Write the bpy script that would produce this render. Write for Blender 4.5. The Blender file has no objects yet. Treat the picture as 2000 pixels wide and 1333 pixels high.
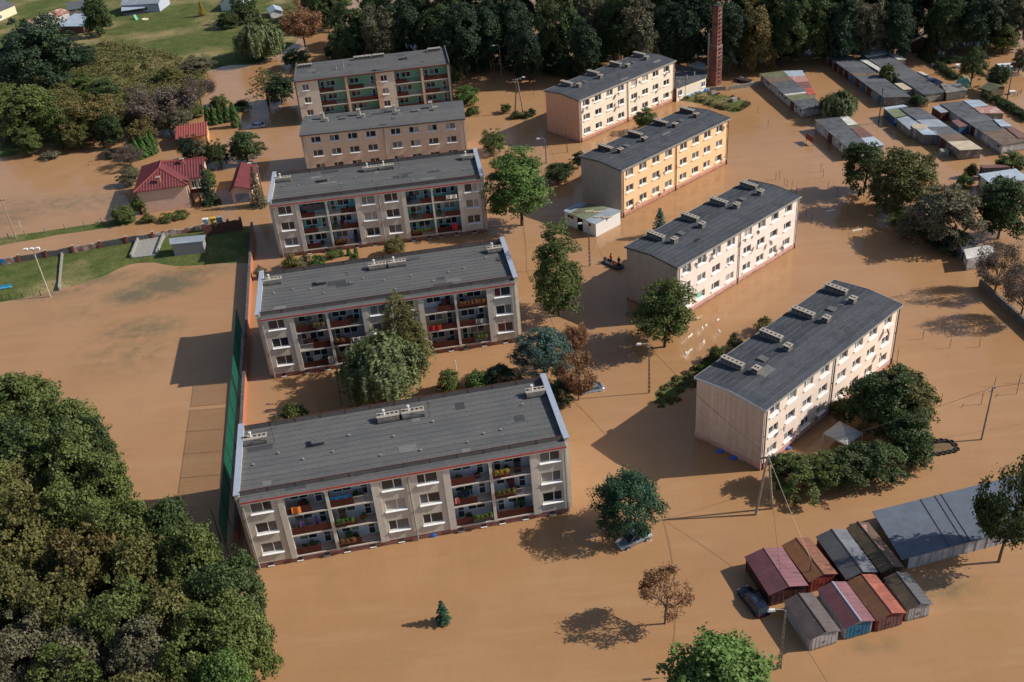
import bpy, math, random
import numpy as np
from mathutils import Vector, Matrix

# ---------------------------------------------------------------- camera, sky, sun, exposure
scene = bpy.context.scene
COL = scene.collection
PITCH, ROLL, CAM_H = 0.5741829, -0.0884666, 82.955
cam_data = bpy.data.cameras.new('camera')
cam_data.sensor_width = 36.0
cam_data.lens = 1992.34 * 36.0 / 2000.0
cam_data.clip_start = 1.0
cam_data.clip_end = 6000.0
cam = bpy.data.objects.new('camera', cam_data)
COL.objects.link(cam)
_fw = Vector((0, math.cos(PITCH), -math.sin(PITCH)))
_up = Vector((0, math.sin(PITCH), math.cos(PITCH)))
_rt = Vector((1, 0, 0))
_r2 = _rt * math.cos(ROLL) + _up * math.sin(ROLL)
_u2 = -_rt * math.sin(ROLL) + _up * math.cos(ROLL)
_m = Matrix((_r2, _u2, -_fw)).transposed().to_4x4()
_m.translation = Vector((0, 0, CAM_H))
cam.matrix_world = _m
scene.camera = cam

SUN_EL, SUN_AZ = 35.6, -0.5            # sun stands towards +X
world = bpy.data.worlds.new('World')
scene.world = world
world.use_nodes = True
_nt = world.node_tree
_bg = _nt.nodes['Background']
_sky = _nt.nodes.new('ShaderNodeTexSky')
_sky.sky_type = 'NISHITA'
_sky.sun_disc = False
_sky.sun_elevation = math.radians(SUN_EL)
_sky.sun_rotation = math.radians(90.0 - SUN_AZ)
_sky.air_density = 1.0
_sky.dust_density = 1.0
_nt.links.new(_sky.outputs[0], _bg.inputs[0])
_bg.inputs[1].default_value = 0.088
sun_data = bpy.data.lights.new('sun', 'SUN')
sun_data.energy = 4.1
sun_data.angle = math.radians(0.53)
sun_data.color = (1.0, 0.95, 0.88)
sun = bpy.data.objects.new('sun', sun_data)
COL.objects.link(sun)
_d = Vector((math.cos(math.radians(SUN_EL)) * math.cos(math.radians(SUN_AZ)), math.cos(math.radians(SUN_EL)) * math.sin(math.radians(SUN_AZ)), math.sin(math.radians(SUN_EL))))
sun.rotation_euler = _d.to_track_quat('Z', 'Y').to_euler()
sun.location = (120, 120, 150)
scene.view_settings.view_transform = 'Standard'
scene.view_settings.look = 'None'
scene.view_settings.exposure = 0.25
scene.view_settings.gamma = 1.0
scene.render.engine = 'CYCLES'
scene.cycles.max_bounces = 5
scene.cycles.diffuse_bounces = 2
scene.cycles.glossy_bounces = 2
scene.cycles.transmission_bounces = 2
scene.cycles.transparent_max_bounces = 12
scene.cycles.use_denoising = True
scene.cycles.use_adaptive_sampling = True
scene.cycles.adaptive_threshold = 0.02

# ---------------------------------------------------------------- helpers
def lin(r, g, b):
    f = lambda c: (c / 255 / 12.92) if c / 255 <= 0.04045 else ((c / 255 + 0.055) / 1.055) ** 2.4
    return (f(r), f(g), f(b), 1.0)

MATS = {}
def mat(name, col, rough=0.8, var=0.12, scale=1.5, bump=0.0, bscale=8.0, streak=0.0, col2=None, patch=0.0, pscale=0.25,
        metal=0.0, spec=0.3, objvar=0.0, mud=0.0):
    """weathered surface: base colour, soft mottling, optional second colour in patches, vertical rain streaks, per-object shift"""
    if name in MATS:
        return MATS[name]
    m = bpy.data.materials.new(name)
    m.use_nodes = True
    nt = m.node_tree
    N, Lk = nt.nodes, nt.links
    b = N['Principled BSDF']
    b.inputs['Roughness'].default_value = rough
    b.inputs['Metallic'].default_value = metal
    b.inputs['Specular IOR Level'].default_value = spec
    tc = N.new('ShaderNodeTexCoord')
    oi = N.new('ShaderNodeObjectInfo')
    def noise(sc, det=4, vec=None):
        n = N.new('ShaderNodeTexNoise')
        n.inputs['Scale'].default_value = sc
        n.inputs['Detail'].default_value = det
        Lk.new(vec if vec is not None else geo.outputs['Position'], n.inputs['Vector'])
        return n.outputs['Fac']
    geo = N.new('ShaderNodeNewGeometry')
    cur = None
    rgb = N.new('ShaderNodeRGB'); rgb.outputs[0].default_value = col
    cur = rgb.outputs[0]
    def mix(a, bcol, fac, mode='MIX'):
        x = N.new('ShaderNodeMix'); x.data_type = 'RGBA'; x.blend_type = mode
        if isinstance(fac, float): x.inputs[0].default_value = fac
        else: Lk.new(fac, x.inputs[0])
        Lk.new(a, x.inputs[6])
        if isinstance(bcol, tuple): x.inputs[7].default_value = bcol
        else: Lk.new(bcol, x.inputs[7])
        return x.outputs[2]
    def ramp(fac, lo, hi, a=0.0, z=1.0):
        r = N.new('ShaderNodeMapRange')
        r.inputs[1].default_value = lo; r.inputs[2].default_value = hi
        r.inputs[3].default_value = a; r.inputs[4].default_value = z
        Lk.new(fac, r.inputs[0])
        return r.outputs[0]
    if col2 is not None:
        cur = mix(cur, col2, ramp(noise(pscale, 6), 0.5 - 0.12, 0.5 + 0.12 - patch * 0.2, 0.0, max(patch, 0.01)))
    if var:
        v = ramp(noise(scale, 5), 0.3, 0.7, 1 - var, 1 + var)
        c = N.new('ShaderNodeVectorMath'); c.operation = 'SCALE'
        Lk.new(cur, c.inputs[0]); Lk.new(v, c.inputs[3]); cur = c.outputs[0]
    if streak:
        mp = N.new('ShaderNodeMapping'); mp.inputs['Scale'].default_value = (2.2, 2.2, 0.12)
        Lk.new(geo.outputs['Position'], mp.inputs[0])
        v = ramp(noise(1.0, 5, mp.outputs[0]), 0.35, 0.7, 1 - streak, 1.0 + streak * 0.3)
        c = N.new('ShaderNodeVectorMath'); c.operation = 'SCALE'
        Lk.new(cur, c.inputs[0]); Lk.new(v, c.inputs[3]); cur = c.outputs[0]
    if objvar:
        v = ramp(oi.outputs['Random'], 0.0, 1.0, 1 - objvar, 1 + objvar)
        c = N.new('ShaderNodeVectorMath'); c.operation = 'SCALE'
        Lk.new(cur, c.inputs[0]); Lk.new(v, c.inputs[3]); cur = c.outputs[0]
    if mud:      # silt left on the wall by the lapping water: ragged, highest where it splashed
        sz = N.new('ShaderNodeSeparateXYZ'); Lk.new(geo.outputs['Position'], sz.inputs[0])
        sm = N.new('ShaderNodeMath'); sm.operation = 'MULTIPLY_ADD'
        Lk.new(noise(1.3, 5), sm.inputs[0]); sm.inputs[1].default_value = -mud*1.6; Lk.new(sz.outputs[2], sm.inputs[2])
        cur = mix(cur, lin(108, 82, 60), ramp(sm.outputs[0], -mud*0.8, mud*0.15, 0.85, 0.0))
    Lk.new(cur, b.inputs['Base Color'])
    if bump:
        bp = N.new('ShaderNodeBump'); bp.inputs['Strength'].default_value = 0.6
        bp.inputs['Distance'].default_value = bump
        Lk.new(noise(bscale, 3), bp.inputs['Height'])
        Lk.new(bp.outputs[0], b.inputs['Normal'])
    MATS[name] = m
    return m

class MB:
    """collects boxes, quads, tubes; build() links them as ONE mesh object"""
    def __init__(s): s.v = []; s.f = []; s.m = []
    def quad(s, a, b, c, d, mi=0):
        n = len(s.v); s.v += [tuple(a), tuple(b), tuple(c), tuple(d)]; s.f.append((n, n+1, n+2, n+3)); s.m.append(mi)
    def tri(s, a, b, c, mi=0):
        n = len(s.v); s.v += [tuple(a), tuple(b), tuple(c)]; s.f.append((n, n+1, n+2)); s.m.append(mi)
    def box(s, x0, x1, y0, y1, z0, z1, mi=0, top=None):
        n = len(s.v)
        s.v += [(x0,y0,z0),(x1,y0,z0),(x1,y1,z0),(x0,y1,z0),(x0,y0,z1),(x1,y0,z1),(x1,y1,z1),(x0,y1,z1)]
        for k, f in enumerate(((3,2,1,0),(4,5,6,7),(0,1,5,4),(1,2,6,5),(2,3,7,6),(3,0,4,7))):
            s.f.append(tuple(n+i for i in f)); s.m.append(top if (top is not None and k == 1) else mi)
        return s
    def hexa(s, pts, mi=0):
        n = len(s.v); s.v += [tuple(p) for p in pts]
        for f in ((3,2,1,0),(4,5,6,7),(0,1,5,4),(1,2,6,5),(2,3,7,6),(3,0,4,7)):
            s.f.append(tuple(n+i for i in f)); s.m.append(mi)
        return s
    def prism(s, poly, z0, z1, mi=0, mtop=None):
        n = len(s.v); k = len(poly)
        z1s = z1 if isinstance(z1, (list, tuple)) else [z1]*k
        s.v += [(p[0], p[1], z0) for p in poly] + [(p[0], p[1], z) for p, z in zip(poly, z1s)]
        s.f.append(tuple(range(n+k, n+2*k))); s.m.append(mi if mtop is None else mtop)
        s.f.append(tuple(range(n+k-1, n-1, -1))); s.m.append(mi)
        for i in range(k):
            j = (i+1) % k
            s.f.append((n+i, n+j, n+k+j, n+k+i)); s.m.append(mi)
        return s
    def tube(s, pts, rad, sides=6, mi=0, cap=True):
        pts = [Vector(p) for p in pts]
        rads = rad if isinstance(rad, (list, tuple)) else [rad]*len(pts)
        base = len(s.v)
        for i, p in enumerate(pts):
            d = (pts[min(i+1, len(pts)-1)] - pts[max(i-1, 0)])
            if d.length < 1e-6: d = Vector((0, 0, 1))
            d.normalize()
            a = d.orthogonal().normalized() if abs(d.z) < 0.95 else Vector((1, 0, 0)) - d * d.x
            a.normalize(); b = d.cross(a)
            for k in range(sides):
                t = 2 * math.pi * k / sides
                q = p + (a * math.cos(t) + b * math.sin(t)) * rads[i]
                s.v.append(tuple(q))
        for i in range(len(pts)-1):
            for k in range(sides):
                k2 = (k+1) % sides
                s.f.append((base+i*sides+k, base+i*sides+k2, base+(i+1)*sides+k2, base+(i+1)*sides+k)); s.m.append(mi)
        if cap:
            s.f.append(tuple(base+(len(pts)-1)*sides+k for k in range(sides))); s.m.append(mi)
            s.f.append(tuple(base+k for k in range(sides-1, -1, -1))); s.m.append(mi)
        return s
    def lathe(s, prof, sides=12, c=(0, 0, 0), mi=0):
        base = len(s.v)
        for r, z in prof:
            for k in range(sides):
                t = 2*math.pi*k/sides
                s.v.append((c[0]+r*math.cos(t), c[1]+r*math.sin(t), c[2]+z))
        for i in range(len(prof)-1):
            for k in range(sides):
                k2 = (k+1) % sides
                s.f.append((base+i*sides+k, base+i*sides+k2, base+(i+1)*sides+k2, base+(i+1)*sides+k)); s.m.append(mi)
        return s
    def wall(s, o, u, n, length, z0, z1, holes, depth=0.18, mi=0, mr=None):
        """vertical wall from o along unit u, outward normal n, with rectangular holes (a0,a1,b0,b1) and reveals going inwards"""
        o = Vector((o[0], o[1], 0)); u = Vector((u[0], u[1], 0)); n = Vector((n[0], n[1], 0))
        mr = mi if mr is None else mr
        xs = sorted({0.0, length} | {h[0] for h in holes} | {h[1] for h in holes})
        zs = sorted({z0, z1} | {h[2] for h in holes} | {h[3] for h in holes})
        P = lambda a, z, d=0.0: tuple(o + u*a - n*d + Vector((0, 0, z)))
        for i in range(len(xs)-1):
            for j in range(len(zs)-1):
                cx, cz = (xs[i]+xs[i+1])/2, (zs[j]+zs[j+1])/2
                if any(h[0] < cx < h[1] and h[2] < cz < h[3] for h in holes): continue
                s.quad(P(xs[i], zs[j]), P(xs[i+1], zs[j]), P(xs[i+1], zs[j+1]), P(xs[i], zs[j+1]), mi)
        for a0, a1, b0, b1 in holes:
            s.quad(P(a0,b0), P(a0,b0,depth), P(a0,b1,depth), P(a0,b1), mr)
            s.quad(P(a1,b0,depth), P(a1,b0), P(a1,b1), P(a1,b1,depth), mr)
            s.quad(P(a0,b1,depth), P(a1,b1,depth), P(a1,b1), P(a0,b1), mr)
            s.quad(P(a0,b0), P(a1,b0), P(a1,b0,depth), P(a0,b0,depth), mr)
        return s
    def mesh(s, name, mats):
        me = bpy.data.meshes.new(name)
        me.from_pydata(s.v, [], s.f)
        for m in (mats if isinstance(mats, (list, tuple)) else [mats]): me.materials.append(m)
        if any(s.m): me.polygons.foreach_set('material_index', s.m)
        me.update()
        return me
    def build(s, name, mats, parent=None, loc=None, rz=None):
        return put(name, s.mesh(name, mats), parent, loc, rz)

def put(name, me, parent=None, loc=None, rz=None, mt=None):
    o = bpy.data.objects.new(name, me)
    COL.objects.link(o)
    if parent is not None: o.parent = parent
    if loc is not None: o.location = loc
    if rz is not None: o.rotation_euler = (0, 0, rz)
    if mt is not None:
        o.material_slots[0].link = 'OBJECT'; o.material_slots[0].material = mt
    return o
def tag(o, label, cat, group=None):
    o['label'] = label; o['category'] = cat
    if group: o['group'] = group
    return o
def thing(name, label, cat, loc=(0, 0, 0), deg=0.0, group=None):
    o = bpy.data.objects.new(name, None)
    COL.objects.link(o)
    o.empty_display_size = 0.5
    o.location = (loc[0], loc[1], loc[2] if len(loc) > 2 else 0.0)
    o.rotation_euler = (0, 0, math.radians(deg))
    return tag(o, label, cat, group)
def structure(o):
    o['kind'] = 'structure'; return o
rnd = random.Random(7)

# ---------------------------------------------------------------- materials
M_white = mat('white_paint', lin(225, 222, 215), 0.5, 0.05, 4)
M_frame = mat('white_window_frame', lin(232, 232, 230), 0.4, 0.03, 4)
M_sill = mat('white_sill', lin(238, 238, 236), 0.4, 0.04, 4)
M_glass = mat('dark_glass', lin(46, 52, 58), 0.06, 0.25, 1.2, spec=0.6, objvar=0.35)
M_glass2 = mat('curtained_glass', lin(112, 112, 110), 0.2, 0.25, 5, spec=0.5, objvar=0.3)
M_blind = mat('window_blind', lin(168, 158, 148), 0.6, 0.08, 5)
M_glassg = mat('green_curtained_glass', lin(90, 190, 160), 0.25, 0.2, 5, spec=0.5)
M_glassr = mat('red_curtained_glass', lin(110, 50, 48), 0.25, 0.2, 5, spec=0.5)
M_felt = mat('roof_felt', lin(92, 92, 92), 0.93, 0.13, 3.5, 0.012, 20, objvar=0.07, col2=lin(104, 102, 99), patch=0.45, pscale=0.3, spec=0.15)
M_felt2 = mat('dark_roof_felt', lin(66, 69, 74), 0.92, 0.13, 3.0, 0.01, 20, objvar=0.12, col2=lin(80, 82, 85), patch=0.5, pscale=0.5, spec=0.15)
M_seam = mat('weathered_felt_seam', lin(98, 100, 103), 0.9, 0.25, 2.0)
M_concrete = mat('concrete', lin(150, 146, 138), 0.9, 0.15, 2, 0.01, 10, streak=0.15)
M_dkconc = mat('dark_concrete', lin(96, 94, 90), 0.9, 0.25, 1.2, 0.01, 10, streak=0.25)
M_ltmetal = mat('zinc_flashing', lin(176, 184, 196), 0.45, 0.08, 2, metal=0.3)
M_grey_pl = mat('grey_render', lin(208, 197, 180), 0.9, 0.07, 1.2, 0.006, 25, streak=0.10)
M_pil_pl = mat('pale_render', lin(214, 205, 190), 0.9, 0.06, 1.2, 0.006, 25, streak=0.10)
M_redfascia = mat('red_fascia', lin(178, 82, 76), 0.7, 0.12, 2)
M_plinth = mat('pink_plinth', lin(168, 116, 108), 0.9, 0.12, 1.5, streak=0.18, mud=0.5)
M_railing = mat('dark_red_railing', lin(80, 38, 30), 0.7, 0.2, 3, objvar=0.25)
M_rustrail = mat('rusty_rail', lin(104, 60, 50), 0.8, 0.2, 3)
M_ltrail = mat('pale_railing', lin(175, 165, 155), 0.7, 0.15, 3)
M_dark = mat('dark_hole', lin(30, 28, 27), 0.9, 0.1, 2)
M_pipe = mat('grey_downpipe', lin(150, 146, 140), 0.6, 0.1, 2)
M_dkpipe = mat('brown_downpipe', lin(84, 66, 56), 0.6, 0.1, 2)
M_wood = mat('weathered_wood', lin(92, 76, 62), 0.9, 0.2, 3, streak=0.2)
M_pole = mat('concrete_pole', lin(150, 138, 124), 0.9, 0.15, 2)
M_steel = mat('dark_steel', lin(62, 58, 56), 0.6, 0.15, 3)
M_rust = mat('rusty_steel', lin(112, 68, 46), 0.85, 0.3, 1.5, col2=lin(142, 94, 56), patch=0.8, pscale=0.8)

# ---------------------------------------------------------------- land and flood water
def in_poly(X, Y, poly):
    ins = np.zeros(X.shape, bool)
    n = len(poly)
    for i in range(n):
        x1, y1 = poly[i]; x2, y2 = poly[(i+1) % n]
        c = ((y1 > Y) != (y2 > Y)) & (X < (x2-x1)*(Y-y1)/(y2-y1+1e-9)+x1)
        ins ^= c
    return ins
def seg_dist(X, Y, poly):
    D = np.full(X.shape, 1e9)
    n = len(poly)
    for i in range(n):
        x1, y1 = poly[i]; x2, y2 = poly[(i+1) % n]
        dx, dy = x2-x1, y2-y1
        t = np.clip(((X-x1)*dx+(Y-y1)*dy)/(dx*dx+dy*dy+1e-9), 0, 1)
        D = np.minimum(D, np.hypot(X-x1-t*dx, Y-y1-t*dy))
    return D
_rng = np.random.default_rng(3)
def vnoise(X, Y, sc, seed):
    r = np.random.default_rng(seed); T = r.random((128, 128))
    x, y = X/sc, Y/sc
    i, j = np.floor(x).astype(int), np.floor(y).astype(int)
    fx, fy = x-i, y-j
    fx, fy = fx*fx*(3-2*fx), fy*fy*(3-2*fy)
    g = lambda a, b: T[a % 128, b % 128]
    return (g(i,j)*(1-fx)+g(i+1,j)*fx)*(1-fy)+(g(i,j+1)*(1-fx)+g(i+1,j+1)*fx)*fy
def fbm(X, Y, sc, seed): return vnoise(X,Y,sc,seed)*0.55+vnoise(X,Y,sc/2.1,seed+1)*0.3+vnoise(X,Y,sc/4.3,seed+2)*0.15
LAND = [   # (outline, crest height, bank slope)
    ([(-165.19, 229.41), (-119.42, 222.79), (-107.16, 227.86), (-96.87, 229.22), (-87.69, 232.83), (-77.3, 237.64), (-72.8, 254.51), (-76.06, 274.89), (-71.71, 279.84), (-63.3, 280.16), (-56.5, 292.27), (-52.07, 304.08), (-45.26, 311.61), (-43.91, 327.22), (-41.32, 338.68), (-39.25, 380.14), (-36.92, 473.94), (-421.61, 650.3)], 1.1, 0.10),
    ([(-106.17, 166.4), (-92.74, 170.34), (-83.78, 171.87), (-70.09, 174.21), (-65.25, 174.11), (-56.21, 177.04), (-46.95, 176.52), (-44.63, 161.41), (-51.35, 162.27), (-58.23, 162.4), (-62.74, 164.0), (-67.0, 164.79), (-70.6, 160.91), (-75.63, 158.16), (-86.94, 154.86), (-100.42, 153.43)], 0.35, 0.12),
    ([(-106.2, 179.87), (-96.77, 181.07), (-84.34, 182.59), (-75.35, 184.4), (-70.7, 183.92), (-70.92, 181.71), (-84.5, 179.98), (-95.38, 177.38), (-104.68, 176.22)], 0.2, 0.25),
    ([(42.18, 222.6), (47.46, 226.76), (51.8, 224.91), (56.21, 219.65), (57.68, 215.3), (53.1, 211.31), (49.59, 214.75), (46.24, 219.54)], 0.6, 0.5),
    ([(18.62, 112.33), (21.45, 114.83), (24.84, 116.81), (28.49, 120.4), (29.35, 118.94), (25.83, 114.65), (22.17, 111.08), (18.91, 108.31)], 0.05, 0.12),
    ([(35.89, 305.47), (54.25, 306.22), (85.03, 307.47), (185.4, 295.63), (236.32, 387.23), (-55.01, 533.6), (-37.66, 357.41)], 0.8, 0.10),
]
xs = np.arange(-330, 320.1, 1.6); ys = np.arange(40, 470.1, 1.6)
X, Y = np.meshgrid(xs, ys)
Z = np.full(X.shape, -1.2)
for poly, top, slope in LAND:
    sd = np.where(in_poly(X, Y, poly), 1.0, -1.0) * seg_dist(X, Y, poly)
    z = np.clip(sd*slope + (fbm(X, Y, 9, 11)-0.5)*0.5*min(1, top*1.4), -1.2, top+(fbm(X, Y, 14, 5)-0.5)*0.5*top)
    Z = np.maximum(Z, z)
# two drowned patches of turf that just break the surface of the pitch
for (cx, cy), r in (((-58.59, 155.48), 1.6),):
    Z = np.maximum(Z, 0.04-np.hypot(X-cx, Y-cy)/r*0.12+(fbm(X, Y, 3, 9)-0.5)*0.2)
ny, nx = X.shape
idx = np.arange(nx*ny).reshape(ny, nx)
keep = (np.maximum.reduce([Z[:-1,:-1], Z[1:,:-1], Z[:-1,1:], Z[1:,1:]]) > -0.35)
fq = np.stack([idx[:-1,:-1], idx[:-1,1:], idx[1:,1:], idx[1:,:-1]], -1)[keep]
used = np.unique(fq); remap = np.zeros(nx*ny, int); remap[used] = np.arange(len(used))
co = np.stack([X.ravel(), Y.ravel(), Z.ravel()], -1)[used]
fq = remap[fq]
def np_mesh(name, co, quads, mats, cols=None, smooth=False):
    me = bpy.data.meshes.new(name)
    co = np.asarray(co, np.float32); quads = np.asarray(quads, np.int32)
    me.vertices.add(len(co)); me.vertices.foreach_set('co', co.ravel())
    k = quads.shape[1]
    me.loops.add(quads.size); me.loops.foreach_set('vertex_index', quads.ravel())
    me.polygons.add(len(quads))
    me.polygons.foreach_set('loop_start', np.arange(0, quads.size, k, dtype=np.int32))
    me.polygons.foreach_set('loop_total', np.full(len(quads), k, np.int32))
    if smooth: me.polygons.foreach_set('use_smooth', np.ones(len(quads), bool))
    for m in (mats if isinstance(mats, (list, tuple)) else [mats]): me.materials.append(m)
    if cols is not None:
        a = me.color_attributes.new('tint', 'FLOAT_COLOR', 'POINT')
        a.data.foreach_set('color', np.asarray(cols, np.float32).ravel())
    me.update(calc_edges=True)
    return me

def node_mat(name):
    m = bpy.data.materials.new(name); m.use_nodes = True
    return m, m.node_tree.nodes, m.node_tree.links, m.node_tree.nodes['Principled BSDF']
def n_noise(N, Lk, vec, sc, det=4, rough=0.55):
    n = N.new('ShaderNodeTexNoise'); n.inputs['Scale'].default_value = sc; n.inputs['Detail'].default_value = det
    n.inputs['Roughness'].default_value = rough
    Lk.new(vec, n.inputs['Vector']); return n.outputs['Fac']
def n_range(N, Lk, f, lo, hi, a=0.0, z=1.0):
    r = N.new('ShaderNodeMapRange'); r.inputs[1].default_value = lo; r.inputs[2].default_value = hi
    r.inputs[3].default_value = a; r.inputs[4].default_value = z; Lk.new(f, r.inputs[0]); return r.outputs[0]
def n_mix(N, Lk, a, b, f):
    x = N.new('ShaderNodeMix'); x.data_type = 'RGBA'
    if isinstance(f, float): x.inputs[0].default_value = f
    else: Lk.new(f, x.inputs[0])
    for s, v in ((6, a), (7, b)):
        if isinstance(v, tuple): x.inputs[s].default_value = v
        else: Lk.new(v, x.inputs[s])
    return x.outputs[2]
def n_math(N, Lk, op, a, b=None):
    x = N.new('ShaderNodeMath'); x.operation = op
    for s, v in ((0, a), (1, b)):
        if v is None: continue
        if isinstance(v, (int, float)): x.inputs[s].default_value = v
        else: Lk.new(v, x.inputs[s])
    return x.outputs[0]

m, N, Lk, B = node_mat('meadow_grass')
g = N.new('ShaderNodeNewGeometry').outputs['Position']
c = n_mix(N, Lk, lin(76, 88, 44), lin(98, 102, 58), n_range(N, Lk, n_noise(N, Lk, g, 0.35, 6), 0.35, 0.65))
c = n_mix(N, Lk, c, lin(152, 134, 96), n_range(N, Lk, n_noise(N, Lk, g, 0.055, 5), 0.50, 0.66, 0, 0.9))
c = n_mix(N, Lk, c, lin(56, 68, 34), n_range(N, Lk, n_noise(N, Lk, g, 1.6, 5), 0.5, 0.75, 0, 0.8))
Lk.new(c, B.inputs['Base Color']); B.inputs['Roughness'].default_value = 0.95; B.inputs['Specular IOR Level'].default_value = 0.1
bp = N.new('ShaderNodeBump'); bp.inputs['Distance'].default_value = 0.25; bp.inputs['Strength'].default_value = 0.7
Lk.new(n_noise(N, Lk, g, 3.0, 5), bp.inputs['Height']); Lk.new(bp.outputs[0], B.inputs['Normal'])
M_meadow = m
structure(put('ground', np_mesh('ground', co, fq, M_meadow, smooth=True)))
mb = MB(); mb.box(-2500, 2500, -2500, 2500, -3.0, -1.3)
structure(mb.build('terrain', mat('river_mud', lin(110, 84, 58), 0.9)))

# flood water: thick brown silt, almost opaque, with a light ripple and the sky in it
m, N, Lk, B = node_mat('silty_flood_water')
g = N.new('ShaderNodeNewGeometry').outputs['Position']
c = n_mix(N, Lk, lin(162, 121.5, 83), lin(173, 133, 96), n_range(N, Lk, n_noise(N, Lk, g, 0.03, 5), 0.35, 0.65))
c = n_mix(N, Lk, c, lin(152, 118, 84), n_range(N, Lk, n_noise(N, Lk, g, 0.16, 6, 0.65), 0.5, 0.8, 0, 0.6))
fl = N.new('ShaderNodeMapping'); fl.inputs['Rotation'].default_value = (0, 0, 0.5); fl.inputs['Scale'].default_value = (0.05, 0.35, 1.0); Lk.new(g, fl.inputs[0])
c = n_mix(N, Lk, c, lin(180, 146, 110), n_range(N, Lk, n_noise(N, Lk, fl.outputs[0], 1.0, 6, 0.65), 0.52, 0.8, 0, 0.5))
c = n_mix(N, Lk, c, lin(148, 108, 70), n_range(N, Lk, n_noise(N, Lk, fl.outputs[0], 2.3, 5, 0.6), 0.55, 0.85, 0, 0.45))
# drowned turf showing through the shallow water over the pitch and by the metal garages
acc = None
for (px, py), rx, ry, k in (((-58.5, 155.82), 7.0, 4.5, 1.1), ((-63.33, 152.99), 6.0, 3.5, 0.95), ((-58.83, 141.57), 7.5, 4.0, 0.55), ((-59.4, 134.49), 9.0, 7.0, 0.28), ((-73.66, 160.54), 9.0, 3.0, 0.7), ((-78.5, 156.0), 9.0, 2.2, 0.5), ((-54.48, 159.84), 8.0, 3.0, 0.55), ((-70.49, 148.65), 6, 5, 0.2), ((42.53, 73.43), 5.0, 2.2, 0.45), ((32.77, 66.94), 3.2, 1.2, 0.35), ((-89.12, 194.26), 22.0, 6.0, 0.35), ((-98.56, 191.39), 9, 9, 0.35)):
    sub = N.new('ShaderNodeVectorMath'); sub.operation = 'SUBTRACT'; Lk.new(g, sub.inputs[0]); sub.inputs[1].default_value = (px, py, 0)
    dv = N.new('ShaderNodeVectorMath'); dv.operation = 'DIVIDE'; Lk.new(sub.outputs[0], dv.inputs[0]); dv.inputs[1].default_value = (rx, ry, 1e6)
    ln = N.new('ShaderNodeVectorMath'); ln.operation = 'LENGTH'; Lk.new(dv.outputs[0], ln.inputs[0])
    f = n_range(N, Lk, ln.outputs['Value'], 0.1, 1.25, k, 0.0)
    acc = f if acc is None else n_math(N, Lk, 'MAXIMUM', acc, f)
tn = n_range(N, Lk, n_noise(N, Lk, g, 0.5, 7, 0.72), 0.3, 0.7, -0.55, 0.45)
tf = n_range(N, Lk, n_math(N, Lk, 'ADD', n_math(N, Lk, 'MULTIPLY', acc, 1.25), n_math(N, Lk, 'MULTIPLY', tn, n_range(N, Lk, acc, 0.0, 0.25))), 0.0, 1.0, 0.0, 0.8)
c = n_mix(N, Lk, c, lin(92, 92, 66), tf)
Lk.new(c, B.inputs['Base Color'])
B.inputs['Roughness'].default_value = 0.10; B.inputs['IOR'].default_value = 1.33; B.inputs['Specular IOR Level'].default_value = 0.5
mp = N.new('ShaderNodeMapping'); mp.inputs['Scale'].default_value = (1.0, 0.55, 1.0); Lk.new(g, mp.inputs[0])
h1 = n_noise(N, Lk, mp.outputs[0], 1.4, 4, 0.6)
h2 = n_noise(N, Lk, mp.outputs[0], 5.0, 3, 0.6)
hh = n_math(N, Lk, 'ADD', h1, n_math(N, Lk, 'MULTIPLY', h2, 0.35))
bp = N.new('ShaderNodeBump'); bp.inputs['Strength'].default_value = 0.35; bp.inputs['Distance'].default_value = 0.06
Lk.new(hh, bp.inputs['Height']); Lk.new(bp.outputs[0], B.inputs['Normal'])
mb = MB(); mb.quad((-2500, -2500, 0), (2500, -2500, 0), (2500, 2500, 0), (-2500, 2500, 0))
structure(mb.build('flood_water', m))

# ---------------------------------------------------------------- apartment blocks
WIN = {}
def win_meshes(w, h, split=0.5, deep=0.16, sill=0.18, bar=0.075):
    k = (w, h, split, deep, sill)
    if k in WIN: return WIN[k]
    f = MB(); t = bar; y0, y1 = deep-0.07, deep
    xm = w*split
    f.box(0, w, y0, y1, 0, t).box(0, w, y0, y1, h-t, h).box(0, t, y0, y1, t, h-t).box(w-t, w, y0, y1, t, h-t).box(xm-t*0.7, xm+t*0.7, y0, y1, t, h-t)
    pl = MB(); pl.box(t, xm-t*0.7, deep-0.03, deep+0.02, t, h-t)
    pr = MB(); pr.box(xm+t*0.7, w-t, deep-0.03, deep+0.02, t, h-t)
    s = MB(); e = 0.08; s.hexa([(-e,-sill,-0.16),(w+e,-sill,-0.16),(w+e,deep-0.075,-0.05),(-e,deep-0.075,-0.05),(-e,-sill,-0.11),(w+e,-sill,-0.11),(w+e,deep-0.075,0.0),(-e,deep-0.075,0.0)])
    WIN[k] = (f.mesh('window', M_frame), pl.mesh('pane', M_glass), pr.mesh('pane', M_glass), s.mesh('sill', M_sill))
    return WIN[k]
def pane_pick(r):
    a = r.random()
    return M_glass if a < 0.68 else (M_glass2 if a < 0.96 else M_blind)
def add_window(parent, x, y, z, w, h, split=0.5, r=rnd, mats=None, deep=0.16, sill=0.18, rz=0.0):
    f, pl, pr, s = win_meshes(w, h, split, deep, sill)
    o = put('window', f, parent, (x, y, z), rz)
    put('pane', pl, o, None, None, (mats[0] if mats else pane_pick(r)))
    put('pane', pr, o, None, None, (mats[1] if mats else pane_pick(r)))
    if sill: put('sill', s, o)
    return o

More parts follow.
